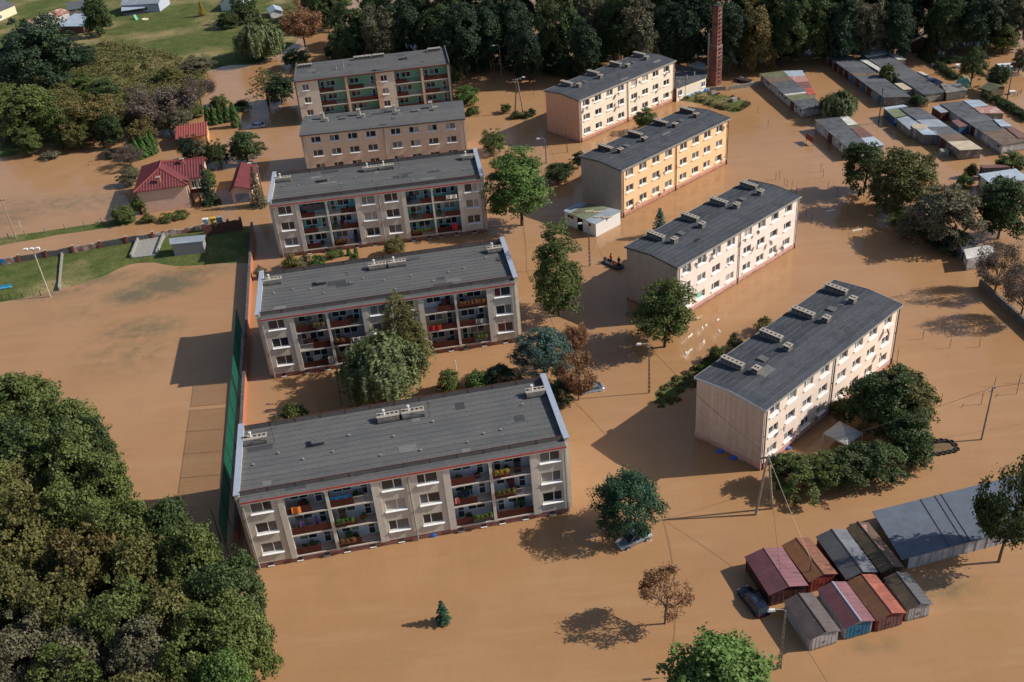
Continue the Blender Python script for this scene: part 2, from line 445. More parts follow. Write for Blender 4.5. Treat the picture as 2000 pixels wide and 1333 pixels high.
def dish_mesh():
    mb = MB()
    pr = [(0.0, 0.0), (0.15, 0.015), (0.28, 0.05), (0.38, 0.10), (0.40, 0.10), (0.29, 0.035), (0.15, 0.0), (0.0, -0.02)]
    mb.lathe(pr, 12)
    mb.tube([(0, 0, 0.0), (0, 0.28, 0.32)], 0.02, 4); mb.box(-0.04, 0.04, 0.24, 0.32, 0.28, 0.36)
    mb.tube([(0, 0, -0.02), (0, 0.0, -0.45)], 0.025, 4)
    return mb.mesh('satellite_dish', mat('grey_dish', lin(120, 114, 110), 0.5, 0.2, 3, objvar=0.3))
DISH = dish_mesh()
def add_dish(parent, x, y, z, az=0.6, s=1.0):
    o = put('satellite_dish', DISH, parent, (x, y, z))
    o.rotation_euler = (math.radians(75), 0, az); o.scale = (s, s, s)
    return o

def vent_stack(parent, x0, x1, y0, y1, z, h, wallm, holes=4, along='x'):
    """brick ventilation stack: body, paler cap slab, dark flue openings under and in the cap"""
    b = MB(); b.box(x0, x1, y0, y1, z-0.3, z+h)
    o = b.build('vent_stack', wallm, parent)
    c = MB(); c.box(x0-0.07, x1+0.07, y0-0.07, y1+0.07, z+h, z+h+0.1); c.build('cap', M_capst, o)
    d = MB()
    for i in range(holes):
        t = (i+0.5)/holes
        if along == 'x':
            cx = x0+(x1-x0)*t; d.box(cx-0.13, cx+0.13, (y0+y1)/2-0.14, (y0+y1)/2+0.14, z+h+0.09, z+h+0.115)
            d.box(cx-0.11, cx+0.11, y0-0.012, y0+0.02, z+h-0.28, z+h-0.06); d.box(cx-0.11, cx+0.11, y1-0.02, y1+0.012, z+h-0.28, z+h-0.06)
        else:
            cy = y0+(y1-y0)*t; d.box((x0+x1)/2-0.14, (x0+x1)/2+0.14, cy-0.13, cy+0.13, z+h+0.09, z+h+0.115)
            d.box(x0-0.012, x0+0.02, cy-0.11, cy+0.11, z+h-0.28, z+h-0.06); d.box(x1-0.02, x1+0.012, cy-0.11, cy+0.11, z+h-0.28, z+h-0.06)
    d.build('flue_openings', M_dark, o)['kind'] = 'stuff'
    return o
M_capst = mat('pale_cap_slab', lin(160, 150, 138), 0.9, 0.15, 3)
M_stack = mat('sooty_stack_brick', lin(112, 106, 102), 0.9, 0.25, 2, 0.01, 12)
M_stack2 = mat('dark_stack_brick', lin(84, 68, 62), 0.9, 0.25, 2, 0.01, 12)

def felt_roof(parent, x0, x1, prof, n, m, seam=0.05):
    """roof covering of lapped felt strips laid lengthwise along x; prof gives z for a given y; every strip laps over the one below"""
    roof = MB()
    ys_ = sorted({p[0] for p in prof})
    def zf(y):
        for (a, za), (b, zb) in zip(prof, prof[1:]):
            if a <= y <= b: return za+(zb-za)*(y-a)/(b-a)
        return prof[-1][1]
    for (a, za), (b, zb) in zip(prof, prof[1:]):
        roof.hexa([(x0, a, za-0.22), (x1, a, za-0.22), (x1, b, zb-0.22), (x0, b, zb-0.22), (x0, a, za), (x1, a, za), (x1, b, zb), (x0, b, zb)])
    ro = roof.build('roof', m, parent)
    ya, yb = prof[0][0], prof[-1][0]
    ridge = max(prof, key=lambda p: p[1])[0]
    st = (yb-ya)/n
    for i in range(n):
        a, b = ya+st*i, ya+st*(i+1)
        if a < ridge-0.01 < b-0.02 and abs(ridge-ya) > 0.1 and abs(ridge-yb) > 0.1:
            pass
        up_a = 0.035 if (a+b)/2 > ridge else 0.012
        up_b = 0.012 if (a+b)/2 > ridge else 0.035
        s = MB(); e = 0.03
        s.hexa([(x0+e, a, zf(a)+0.004), (x1-e, a, zf(a)+0.004), (x1-e, b-0.03, zf(b)+0.004), (x0+e, b-0.03, zf(b)+0.004),
                (x0+e, a, zf(a)+up_a), (x1-e, a, zf(a)+up_a), (x1-e, b-0.03, zf(b)+up_b), (x0+e, b-0.03, zf(b)+up_b)])
        s.build('felt_strip', m, ro)
        if seam:
            rr = random.Random(i*13+int(x1*7))
            q = MB(); xx = x0+rr.random()*2
            while xx < x1-0.6:
                l = rr.uniform(1.5, 7.0); e2 = min(x1-0.1, xx+l)
                q.box(xx, e2, b-0.035-seam, b-0.03, zf(b)+max(up_a, up_b)-0.01, zf(b)+0.045)
                xx = e2+rr.uniform(0.2, 2.5)
            if q.f: q.build('lap_seam', M_seam, ro)['kind'] = 'stuff'
    # later repairs: odd felt patches laid over the strips
    rp = random.Random(int(x1*31)+n+PATCH[0]); PATCH[0] += 17
    for i in range(9):
        w_, d_ = rp.uniform(0.7, 3.2), rp.uniform(0.5, 1.4)
        xa = rp.uniform(x0+0.5, x1-w_-0.5); yc = rp.uniform(ya+0.6, yb-d_-0.6)
        if (yc-ridge)*(yc+d_-ridge) < 0 and ya < ridge < yb: continue
        za, zb_ = zf(yc)+0.045, zf(yc+d_)+0.045
        q = MB(); q.hexa([(xa, yc, za-0.03), (xa+w_, yc, za-0.03), (xa+w_, yc+d_, zb_-0.03), (xa, yc+d_, zb_-0.03), (xa, yc, za), (xa+w_, yc, za), (xa+w_, yc+d_, zb_), (xa, yc+d_, zb_)])
        q.build('felt_patch', rp.choice((M_patchd, M_patchl, M_patchd)), ro)
    return ro
PATCH = [0]
M_patchd = mat('fresh_felt_patch', lin(66, 67, 69), 0.9, 0.12, 2, objvar=0.1)
M_patchl = mat('bleached_felt_patch', lin(112, 111, 108), 0.9, 0.12, 2, objvar=0.1)

# ---- the four plain blocks with the shallow gabled roofs (loc is the corner nearest the camera, x runs along the lit front)
RL, RW, RH = 30.62, 9.89, 9.3
RCOLS = [1.2, 4.75, 8.3, 11.82, 16.1, 19.65, 23.12, 26.8]
def plain_block(label, corner, deg, wall_front, wall_gable, plinth, seed, stackm, dishes, pipem, special=None):
    r = random.Random(seed)
    t = thing('apartment_block', label, 'apartment block', corner, deg, 'plain flat-fronted apartment blocks')
    ww, wh = 1.95, 1.22
    holes = [(x, x+ww, z, z+wh) for x in RCOLS for z in (1.5, 4.53, 7.5)]
    w = MB(); w.wall((0, 0), (1, 0), (0, -1), RL, 0.9, RH, holes, 0.26); w.build('front_wall', wall_front, t)
    w = MB()
    w.wall((RL, RW), (-1, 0), (0, 1), RL, 0.9, RH, [(RL-x-ww, RL-x, z, z+wh) for x in RCOLS for z in (1.5, 4.53, 7.5)], 0.26)
    w.build('rear_wall', wall_front, t)
    g = MB(); zr = RH+0.42
    g.v += [(0, 0, 0.9), (0, RW, 0.9), (0, RW, RH), (0, RW/2, zr), (0, 0, RH)]; g.f.append((4, 3, 2, 1, 0)); g.m.append(0); g.build('gable_wall', wall_gable, t)
    g = MB(); g.v += [(RL, 0, 0.9), (RL, RW, 0.9), (RL, RW, RH), (RL, RW/2, zr), (RL, 0, RH)]; g.f.append((0, 1, 2, 3, 4)); g.m.append(0)
    g.build('gable_wall', wall_gable, t)
    p = MB(); p.box(-0.05, RL+0.05, -0.05, RW+0.05, -1.2, 0.9); p.build('plinth', plinth, t)
    for x in RCOLS:
        for k, z in enumerate((1.5, 4.53, 7.5)):
            mats = (special or {}).get((RCOLS.index(x), k))
            add_window(t, x, 0, z, ww, wh, r.choice((0.36, 0.62, 0.5)), r, mats, deep=0.24, sill=0.22)
            add_window(t, x+ww, RW, z, ww, wh, 0.5, r, None, deep=0.24, sill=0.2, rz=math.pi)
    ro = felt_roof(t, -0.2, RL+0.2, [(-0.28, RH+0.02), (RW/2, zr+0.05), (RW+0.28, RH+0.02)], 12, M_felt2)
    for y in (-0.31, RW+0.28):
        e = MB(); e.box(-0.22, RL+0.22, y, y+0.03, RH-0.24, RH+0.10); e.build('eaves_flashing', M_concrete, t)
    for x in (-0.24, RL+0.2):
        v = MB()
        v.hexa([(x,-0.28,RH-0.2),(x+0.04,-0.28,RH-0.2),(x+0.04,RW/2,zr-0.16),(x,RW/2,zr-0.16),(x,-0.28,RH+0.09),(x+0.04,-0.28,RH+0.09),(x+0.04,RW/2,zr+0.13),(x,RW/2,zr+0.13)])
        v.hexa([(x,RW/2,zr-0.16),(x+0.04,RW/2,zr-0.16),(x+0.04,RW+0.28,RH-0.2),(x,RW+0.28,RH-0.2),(x,RW/2,zr+0.13),(x+0.04,RW/2,zr+0.13),(x+0.04,RW+0.28,RH+0.09),(x,RW+0.28,RH+0.09)])
        vo = v.build('verge_flashing', M_ltmetal if seed == 1 else M_dkconc, t)
    for x in (4.6, 12.75, 20.0, 27.9):
        vent_stack(t, x-0.38, x+0.32, RW-3.45, RW-0.35, RH+0.24, 0.75, stackm, 5, 'y')
    for x in (5.0, 11.6, 20.3, 26.6):
        vent_stack(t, x-0.45, x+0.45, RW-5.55, RW-4.75, RH+0.42, 0.72, stackm, 2, 'y')
    for x in (7.9, 23.3):
        h = MB(); h.box(x-0.5, x+0.5, RW-4.6, RW-3.5, RH+0.2, RH+0.62); h.build('roof_hatch', M_felt, t)
    for i, (x, y) in enumerate(((0.35, -0.09), (14.9, -0.09), (RL-0.35, -0.09))):
        q = MB(); q.tube([(x, y-0.06, 0.05), (x, y-0.06, RH-0.05)], 0.085, 6); q.box(x-0.1, x+0.1, y-0.05, y+0.1, 5.0, 5.06); q.build('downpipe', pipem, t)
    for (x, z, s) in dishes: add_dish(t, x, -0.5, z, r.uniform(-0.2, 1.0), s)
    return t
S = lambda *a: {(c, k): m for c, k, m in a}
W1 = mat('peach_render', lin(236, 214, 195), 0.9, 0.05, 1.5, 0.005, 25, streak=0.06)
W1g = mat('stained_peach_gable', lin(212, 184, 162), 0.9, 0.07, 1.2, 0.005, 25, streak=0.18)
W2 = mat('pale_pink_render', lin(240, 222, 208), 0.9, 0.05, 1.5, 0.005, 25, streak=0.05)
W2g = mat('dull_beige_gable', lin(188, 168, 150), 0.9, 0.06, 1.2, 0.005, 25, streak=0.07)
W3 = mat('apricot_render', lin(240, 199, 152), 0.9, 0.05, 1.5, 0.005, 25, streak=0.06)
W3g = mat('bare_grey_gable', lin(162, 152, 142), 0.9, 0.06, 1.2, 0.005, 25, streak=0.07)
W4 = mat('cream_pink_render', lin(238, 220, 196), 0.9, 0.05, 1.5, 0.005, 25, streak=0.06)
W4g = mat('salmon_gable', lin(206, 158, 128), 0.9, 0.06, 1.2, 0.005, 25, streak=0.06)
P1 = mat('pink_block_plinth', lin(204, 158, 146), 0.9, 0.10, 1.5, streak=0.12, mud=0.5)
P2 = mat('salmon_block_plinth', lin(200, 146, 124), 0.9, 0.10, 1.5, streak=0.12, mud=0.5)
def bcorner(b):   # corner nearest the camera and heading of the lit front
    x, y, yaw = b
    return (x+9.894*math.cos(math.radians(yaw)), y+9.894*math.sin(math.radians(yaw))), yaw+90
for b, lab, wf, wg, pl, sd, st, ds, pm, sp in (
    ((22.285, 101.911, -49.5), 'peach apartment block with rain-streaked gable, nearest of the plain blocks, hedge at its foot', W1, W1g, P1, 1, M_stack,
     [(3.5, 7.7, .6), (3.6, 4.5, .9), (7.2, 1.9, 1.0), (11.0, 1.8, 1.0), (22.2, 1.9, 1.2), (25.9, 3.9, .9), (27.0, 7.0, 1.1)], M_dkpipe, None),
    ((18.646, 137.298, -50.2), 'pale pink apartment block with dark roof, tree at its corner and boat beside it', W2, W2g, P1, 2, M_stack,
     [(3.6, 8.3, 1), (7.3, 8.4, .9), (8.5, 8.0, .9), (15.6, 7.5, .9), (18.9, 7.6, .9), (18.9, 5.0, .9), (22.6, 4.2, 1), (25.8, 1.9, 1.2), (12.9, 5.0, .6)], M_pipe, S((1, 0, (M_glassg, M_glass2)), (4, 2, (M_blind, M_blind)))),
    ((15.409, 173.353, -50.1), 'bright apricot apartment block with bare grey gable and a kiosk at its end', W3, W3g, P2, 3, M_stack2,
     [(3.4, 1.6, .9), (4.6, 1.9, .7), (10.9, 5.0, .9), (10.9, 1.5, .9), (15.8, 5.0, .5), (29.3, 8.2, 1.0), (29.2, 1.9, .9)], M_dkpipe, None),
    ((11.712, 210.091, -50.0), 'cream apartment block with salmon gable beside the tall brick chimney', W4, W4g, P2, 4, M_stack,
     [(1.7, 7.2, 1), (3.6, 8.3, .7), (11.4, 7.4, 1), (11.4, 5.6, .8), (11.4, 4.6, .9), (18.2, 8.0, .9), (18.0, 4.7, .9), (25.0, 4.6, .8), (28.0, 7.6, 1), (25.4, 1.6, .8)], M_dkpipe, S((4, 2, (M_blind, M_blind)), (5, 2, (M_blind, M_blind))))):
    (cx, cy), dg = bcorner(b)
    plain_block(lab, (cx, cy), dg, wf, wg, pl, sd, st, ds, pm, sp)

# ---- the three grey blocks with gable fins and loggias
LL, LD = 37.5, 12.84
FY = -0.95                       # front wall stands proud of the gable fins
L_WIN = [1.45, 15.9, 19.85, 33.9]
L_PIL = [(4.45, 5.12), (14.75, 15.6), (22.8, 23.6), (32.75, 33.6)]
L_LOG = [(5.12, 9.62), (9.98, 14.75), (23.6, 28.02), (28.38, 32.75)]
FL = [0.95, 4.0, 7.05]
def bars_mesh(w, h=0.95, m=None):
    b = MB(); b.box(0, w, -0.02, 0.02, h-0.05, h).box(0, w, -0.02, 0.02, 0.06, 0.10)
    n = int(w/0.16)
    for i in range(n+1): x = w*i/n; b.box(max(0, x-0.012), min(w, x+0.012), -0.012, 0.012, 0.1, h-0.05)
    return b.mesh('railing', m or M_railing)
def loggia(t, x0, x1, z, hgt, depth, fy, backm, r, railm=M_railing, bare=False):
    """one recessed balcony: floor slab, back wall with window and door, railing of sheet panel and bars"""
    s = MB(); s.box(x0+0.002, x1-0.002, fy-0.04, fy+depth+0.01, z-0.18, z); s.build('balcony_slab', M_pil_pl, t)
    bw = MB(); bw.wall((x0, fy+depth), (1, 0), (0, -1), x1-x0, z, z+hgt-0.18, [], 0.1)
    wl = bw.build('back_wall', backm, t)
    w = x1-x0
    flip = r.random() < 0.5
    xd = w-1.3 if flip else 0.35
    d = MB(); d.box(xd, xd+0.86, -0.05, -0.005, 0.03, 2.2, 0); d.box(xd+0.1, xd+0.76, -0.07, -0.04, 0.15, 1.0, 1); d.box(xd+0.1, xd+0.76, -0.07, -0.04, 1.1, 2.1, 1)
    dd = d.build('balcony_door', [M_frame, M_glass], wl); dd.location = (x0, fy+depth, z)
    xw = 0.45 if flip else xd+1.25
    ws = min(2.1, w-2.0)
    f, pl, pr, si = win_meshes(round(ws, 2), 1.25, 0.5, 0.0, 0.0)
    o = put('window', f, wl, (x0+xw, fy+depth-0.012, z+0.95))
    put('pane', pl, o, None, None, pane_pick(r)); put('pane', pr, o, None, None, pane_pick(r))
    if bare: return
    wp = w*r.choice((0.45, 0.55, 0.62, 0.99))
    left = r.random() < 0.65
    a0, a1 = (x0+0.02, x0+wp) if left else (x1-wp, x1-0.02)
    p = MB(); p.box(a0, a1, fy+0.03, fy+0.06, z+0.08, z+0.98)
    p.box(a0, a1, fy+0.02, fy+0.07, z+0.98, z+1.03)
    p.build('railing_panel', railm, t)
    if wp < w*0.9:
        b0, b1 = (a1, x1-0.02) if left else (x0+0.02, a0)
        o = put('railing', bars_mesh(round(b1-b0, 2), 1.02, r.choice((M_railing, M_steel, M_ltrail))), t, (b0, fy+0.05, z))

def fin_block(label, loc, deg, seed, wallm, backs, rearrail=True, cellar=True):
    r = random.Random(seed)
    t = thing('balcony_block', label, 'apartment block', loc, deg, 'grey apartment blocks with balconies')
    ww, wh = 2.35, 1.5
    zs_ = (2.15, 5.2, 8.25)
    EZ = 10.02
    # front: window bays between the loggia openings
    bays = [(0.5, 4.45), (15.6, 22.8), (33.6, 37.0)]
    for a, b in bays:
        w = MB()
        hs = [(x-a, x+ww-a, z, z+wh) for x in L_WIN for z in zs_ if a < x < b]
        w.wall((a, FY), (1, 0), (0, -1), b-a, 0.75, EZ, hs, 0.2)
        if a < 1: w.quad((0.5, 0, 0.75), (0.5, FY, 0.75), (0.5, FY, EZ), (0.5, 0, EZ))
        if b > 36: w.quad((37.0, FY, 0.75), (37.0, 0, 0.75), (37.0, 0, EZ), (37.0, FY, EZ))
        w.build('front_wall', wallm, t)
    bk = MB(); bk.wall((37.0, LD), (-1, 0), (0, 1), 36.5, 0.75, 9.7, [], 0.1); bk.build('rear_wall', wallm, t)
    for x0, x1 in L_PIL:
        p = MB(); p.box(x0, x1, FY-0.10, FY+1.5, 0.7, EZ-0.05); p.build('pilaster', M_pil_pl, t)
    for x in (9.8, 28.2):
        p = MB(); p.box(x-0.18, x+0.18, FY-0.05, FY+0.4, 0.7, EZ-0.05)
        p.hexa([(x-0.18,FY-0.06,EZ-0.75),(x+0.18,FY-0.06,EZ-0.75),(x+0.18,FY+0.3,EZ-0.75),(x-0.18,FY+0.3,EZ-0.75),(x-0.36,FY-0.06,EZ-0.3),(x+0.36,FY-0.06,EZ-0.3),(x+0.36,FY+0.3,EZ-0.3),(x-0.36,FY+0.3,EZ-0.3)])
        p.build('column', M_pil_pl, t)
        d = MB(); d.box(x-0.06, x+0.06, FY+0.4, FY+1.5, 0.7, EZ-0.05); d.build('partition', M_grey_pl, t)
    for x in (0.0, 37.0):
        p = MB(); p.box(x, x+0.5, -0.12, LD+0.1, -1.2, 10.5); o = p.build('gable_fin', wallm, t)
        c = MB(); c.box(x-0.1, x+0.6, -0.22, LD+0.2, 10.5, 10.6); c.build('fin_capping', M_ltmetal, o)
    p = MB(); p.box(0.5, 37.0, FY+0.06, LD-0.06, -1.2, 0.75); p.build('plinth', M_plinth, t)
    if cellar:
        for x in (2.0, 5.3, 8.4, 10.7, 13.7, 17.0, 24.0, 26.7, 28.9, 31.7, 34.9):
            c = MB(); c.box(x-0.3, x+0.3, FY+0.035, FY+0.07, 0.18, 0.6); o = c.build('cellar_window', M_glass, t)
            c = MB(); c.box(x-0.38, x+0.38, FY-0.06, FY+0.07, 0.1, 0.17); c.build('sill', M_sill, o)
    for x in L_WIN:
        for k, z in enumerate(zs_):
            mm = None
            if r.random() < 0.16: mm = (M_glassr, M_glass)
            add_window(t, x, FY, z, ww, wh, r.choice((0.4, 0.5, 0.58)), r, mm, deep=0.18, sill=0.2)
    for i, (x0, x1) in enumerate(L_LOG):
        for k, z in enumerate(FL):
            loggia(t, x0, x1, z, 3.05 if k < 2 else EZ-z+0.18, 1.5, FY, r.choice(backs), r)
    for x0, x1 in ((4.8, 15.2), (23.2, 33.2)):
        sp = MB(); sp.box(x0, x1, FY+0.1, FY+1.5, EZ-0.06, EZ); sp.build('loggia_soffit', M_pil_pl, t)
    # roof
    felt_roof(t, 0.5, 37.0, [(FY-0.22, 10.12), (LD-0.05, 9.86)], 14, M_felt, 0.03)
    e = MB(); e.box(0.5, 37.0, FY-0.26, FY-0.22, 9.98, 10.22); e.build('red_fascia', M_redfascia, t)
    e = MB(); e.box(0.5, 37.0, FY-0.24, FY-0.02, 9.82, 9.975); e.build('eaves_soffit', M_pil_pl, t)
    for y, m, zb in ((0.15, M_rustrail, 10.08), (LD-0.35, M_rustrail, 9.9)):
        q = MB(); n = 12
        for i in range(n+1):
            x = 0.62+36.2*i/n; q.box(x-0.04, x+0.04, y-0.04, y+0.04, zb-0.05, zb+0.66)
        q.box(0.55, 36.95, y-0.03, y+0.03, zb+0.62, zb+0.67)
        q.build('roof_railing', m, t)
        for i in range(n):
            x = 0.62+36.2*i/n
            k = MB(); k.box(x+0.05, x+36.2/n-0.05, y-0.02, y+0.02, zb+0.02, zb+0.60); k.build('edge_screen', M_screen, t)
    for x0, x1 in ((0.62, 3.3), (16.4, 19.0), (19.35, 22.0), (34.5, 36.9)):
        b = MB(); b.box(x0, x1, 9.5, 10.35, 9.6, 10.55)
        n = 8                                   # rounded sheet hood on the side towards the front
        for i in range(n):
            a0, a1 = math.pi*(0.5+i/n), math.pi*(0.5+(i+1)/n)
            P = lambda a, x: (x, 9.5+0.42*math.cos(a), 10.12+0.42*math.sin(a))
            b.quad(P(a0, x0), P(a1, x0), P(a1, x1), P(a0, x1), 1)
        for x in (x0, x1):
            b.v += [(x, 9.5+0.42*math.cos(math.pi*(0.5+i/n)), 10.12+0.42*math.sin(math.pi*(0.5+i/n))) for i in range(n+1)]
            b.f.append(tuple(range(len(b.v)-n-1, len(b.v)))); b.m.append(1)
        o = b.build('vent_stack', [M_stack2, M_dkconc], t)
        c = MB(); c.box(x0-0.06, x1+0.06, 9.42, 10.42, 10.55, 10.64); c.build('cap', M_capst, o)
        d = MB()
        for i in range(5):
            x = x0+(x1-x0)*(i+0.5)/5
            if i == 1: continue
            d.box(x-0.16, x+0.16, 9.9, 10.2, 10.63, 10.66); d.box(x-0.14, x+0.14, 9.405, 9.45, 10.34, 10.53)
        d.build('flue_openings', M_dark, o)['kind'] = 'stuff'
        xp = x0+(x1-x0)*0.33
        p = MB(); p.tube([(xp, 9.95, 10.6), (xp, 9.95, 11.3)], 0.09, 8); p.tube([(xp, 9.95, 11.25), (xp, 9.95, 11.36)], 0.17, 8); p.build('flue_pipe', M_white, o)
    h = MB(); h.box(8.6, 10.0, 6.9, 7.9, 9.7, 10.45); h.box(8.5, 10.1, 6.8, 8.0, 10.45, 10.52); h.build('roof_hatch', M_felt, t)
    for i in range(13):
        x, y = 2.5+i*2.6+r.uniform(-0.8, 0.8), r.uniform(2.2, 8.2)
        v = MB(); v.tube([(x, y, 9.9), (x, y, 10.22)], 0.07, 6); v.tube([(x, y, 10.2), (x, y, 10.26)], 0.13, 6); v.build('roof_vent', M_concrete, t)
    for x in (0.72, 18.95, 36.78):
        q = MB(); q.tube([(x, FY-0.12, 0.1), (x, FY-0.12, 9.85)], 0.08, 6); q.build('downpipe', M_pipe, t)
    return t
M_screen = mat('roof_edge_mesh', lin(104, 98, 94), 0.9, 0.2, 4, objvar=0.1)
BW = mat('bluish_white_loggia', lin(196, 204, 214), 0.9, 0.06, 2)
BG = mat('grey_loggia', lin(170, 166, 160), 0.9, 0.06, 2)
BT = mat('turquoise_loggia', lin(120, 190, 186), 0.9, 0.06, 2)
BY = mat('sand_loggia', lin(196, 170, 130), 0.9, 0.06, 2)
BP = mat('pink_loggia', lin(196, 160, 150), 0.9, 0.06, 2)
BGR = mat('mint_loggia', lin(136, 180, 150), 0.9, 0.06, 2)
fin_block('grey balcony block nearest the camera with orange towel on a balcony', (-31.78, 86.03), 7.58, 11, M_grey_pl, [BW, BW, BW, BG])
fin_block('grey balcony block in the middle, half hidden by a weeping willow', (-35.73, 124.68), 6.42, 12, M_grey_pl, [BG, BW, BY, BP, BG])
fin_block('grey balcony block with turquoise balcony walls beside the red-roofed house', (-39.84, 162.89), 4.6, 13, M_grey_pl, [BT, BT, BT, BW])

# ---- pale block with plain rear front
L4 = (-38.83, 196.86, 2.25, 33.24, 10.42)
W5 = mat('beige_pink_render', lin(220, 197, 172), 0.9, 0.06, 1.5, 0.005, 25, streak=0.08)
t = thing('apartment_block', 'beige apartment block with white windows and light roof stacks, between two balcony blocks', 'apartment block', L4[:2], L4[2])
n_, ln, dp = 8, L4[3], 10.4
cols = [1.95+i*3.72 for i in range(4)]+[18.1+i*3.72 for i in range(4)]
holes = [(x, x+2.0, z, z+1.25) for x in cols for z in (1.5, 4.5, 7.35)]
w = MB(); w.wall((0, 0), (1, 0), (0, -1), ln, -1.2, 9.2, holes, 0.2)
w.quad((0, dp, -1.2), (0, 0, -1.2), (0, 0, 9.2), (0, dp, 9.2)); w.quad((ln, 0, -1.2), (ln, dp, -1.2), (ln, dp, 9.2), (ln, 0, 9.2)); w.quad((ln, dp, -1.2), (0, dp, -1.2), (0, dp, 9.2), (ln, dp, 9.2))
w.tri((0, dp, 9.2), (0, 0, 9.2), (0, dp/2, 9.5)); w.tri((ln, 0, 9.2), (ln, dp, 9.2), (ln, dp/2, 9.5))
w.build('wall', W5, t)
r = random.Random(44)
for x in cols:
    for z in (1.5, 4.5, 7.35): add_window(t, x, 0, z, 2.0, 1.25, r.choice((0.4, 0.5)), r, None, 0.18, 0.2)
felt_roof(t, -0.2, ln+0.2, [(-0.3, 9.26), (dp/2, 9.58), (dp+0.3, 9.26)], 12, M_felt, 0.04)
q = MB(); q.box(-0.2, ln+0.2, -0.33, -0.3, 9.05, 9.3); q.build('eaves_flashing', M_dkconc, t)
LS = mat('pale_stack_render', lin(188, 176, 162), 0.9, 0.15, 2)
for x in (4.1, 11.6, 18.9, 26.6):
    vent_stack(t, x-0.35, x+0.35, dp-3.3, dp-2.3, 9.3, 1.35, LS, 1, 'y')
    vent_stack(t, x+0.6, x+1.3, dp-5.2, dp-4.5, 9.4, 0.8, LS, 1, 'y')
for x in (8.4, 23.3):
    h = MB(); h.box(x-0.6, x+0.6, 5.6, 6.6, 9.3, 9.85); h.build('roof_hatch', M_felt, t)
for x in (0.3, 16.7, ln-0.3):
    q = MB(); q.tube([(x, -0.12, 0.1), (x, -0.12, 9.1)], 0.09, 6); q.build('downpipe', M_pipe, t)

# ---- cream block with mint-green loggias, farthest of the row
L5 = (-43.76, 228.1, 5.09, 35.06, 13.27)
W6 = mat('cream_render', lin(222, 207, 186), 0.9, 0.06, 1.5, 0.005, 25, streak=0.08)
W6b = mat('apricot_pilaster', lin(214, 182, 150), 0.9, 0.06, 1.5, streak=0.06)
t = thing('balcony_block', 'cream balcony block with mint-green balcony walls, farthest of its row', 'apartment block', L5[:2], L5[2])
ln, dp = L5[3], 12.6
sc5 = ln/910.0
w = MB(); r = random.Random(55)
bays = [(0.0, 130*sc5), (470*sc5, 582*sc5), (898*sc5, ln)]
logs = [(132*sc5, 287*sc5), (302*sc5, 470*sc5), (582*sc5, 737*sc5), (752*sc5, 897*sc5)]
for i, (a, b) in enumerate(bays):
    w = MB()
    hs = [] if i == 2 else [((b-a)*0.42-0.75, (b-a)*0.42+0.75, z, z+1.35) for z in (2.0, 5.0, 8.0)]
    w.wall((a, 0), (1, 0), (0, -1), b-a, -1.2, 10.2, hs, 0.2); w.build('front_wall', W6, t)
    for h in hs: add_window(t, a+h[0], 0, h[2], 1.5, 1.35, 0.5, r, None, 0.18, 0.18)
w = MB(); w.quad((0, dp, -1.2), (0, 0, -1.2), (0, 0, 10.2), (0, dp, 10.2)); w.quad((ln, 0, -1.2), (ln, dp, -1.2), (ln, dp, 10.2), (ln, 0, 10.2)); w.quad((ln, dp, -1.2), (0, dp, -1.2), (0, dp, 10.2), (ln, dp, 10.2))
w.build('wall', W6, t)
for a in (287*sc5, 737*sc5):
    p = MB(); p.box(a, a+15*sc5, -0.07, 1.5, -1.2, 10.15); p.build('pilaster', W6b, t)
p = MB(); p.box(470*sc5+0.01, 500*sc5, -0.09, 1.5, -1.2, 10.15); p.build('pilaster', W6b, t)
for x0, x1 in logs:
    for k, z in enumerate((0.9, 3.9, 6.95)): loggia(t, x0, x1, z, 3.05 if k < 2 else 3.2, 1.5, 0.0, BGR, r)
p = MB(); p.box(0.01, ln-0.01, 0.05, dp-0.05, -1.2, 0.7); p.build('plinth', M_plinth, t)
felt_roof(t, 0.0, ln, [(-0.3, 10.3), (dp+0.1, 10.3)], 12, M_felt, 0.03)
q = MB(); q.box(0, ln, -0.34, -0.3, 10.12, 10.36); q.build('red_fascia', mat('dull_red_fascia', lin(128, 58, 52), 0.7, 0.1), t)
for x in (-0.25, ln):
    q = MB(); q.box(x, x+0.25, -0.2, dp+0.2, -1.2, 10.75); q.build('gable_fin', M_dkconc, t)
for x0, x1, y in ((0.6, 3.6, dp-3.4), (13.5, 17.5, dp-2.2), (17.8, 20.6, dp-2.2), (31.0, 34.0, dp-2.5)):
    vent_stack(t, x0, x1, y, y+0.9, 10.3, 0.7, M_stack, 4, 'x')
h = MB(); h.box(24.5, 25.9, 6.5, 7.6, 10.2, 10.9); h.build('roof_hatch', M_felt, t)
for x, hh in ((11.0, 2.0), (9.3, 1.0)):
    q = MB(); q.tube([(x, 5.0, 10.2), (x, 5.0, 10.3+hh)], 0.13, 6); q.build('flue_pipe', M_concrete, t)

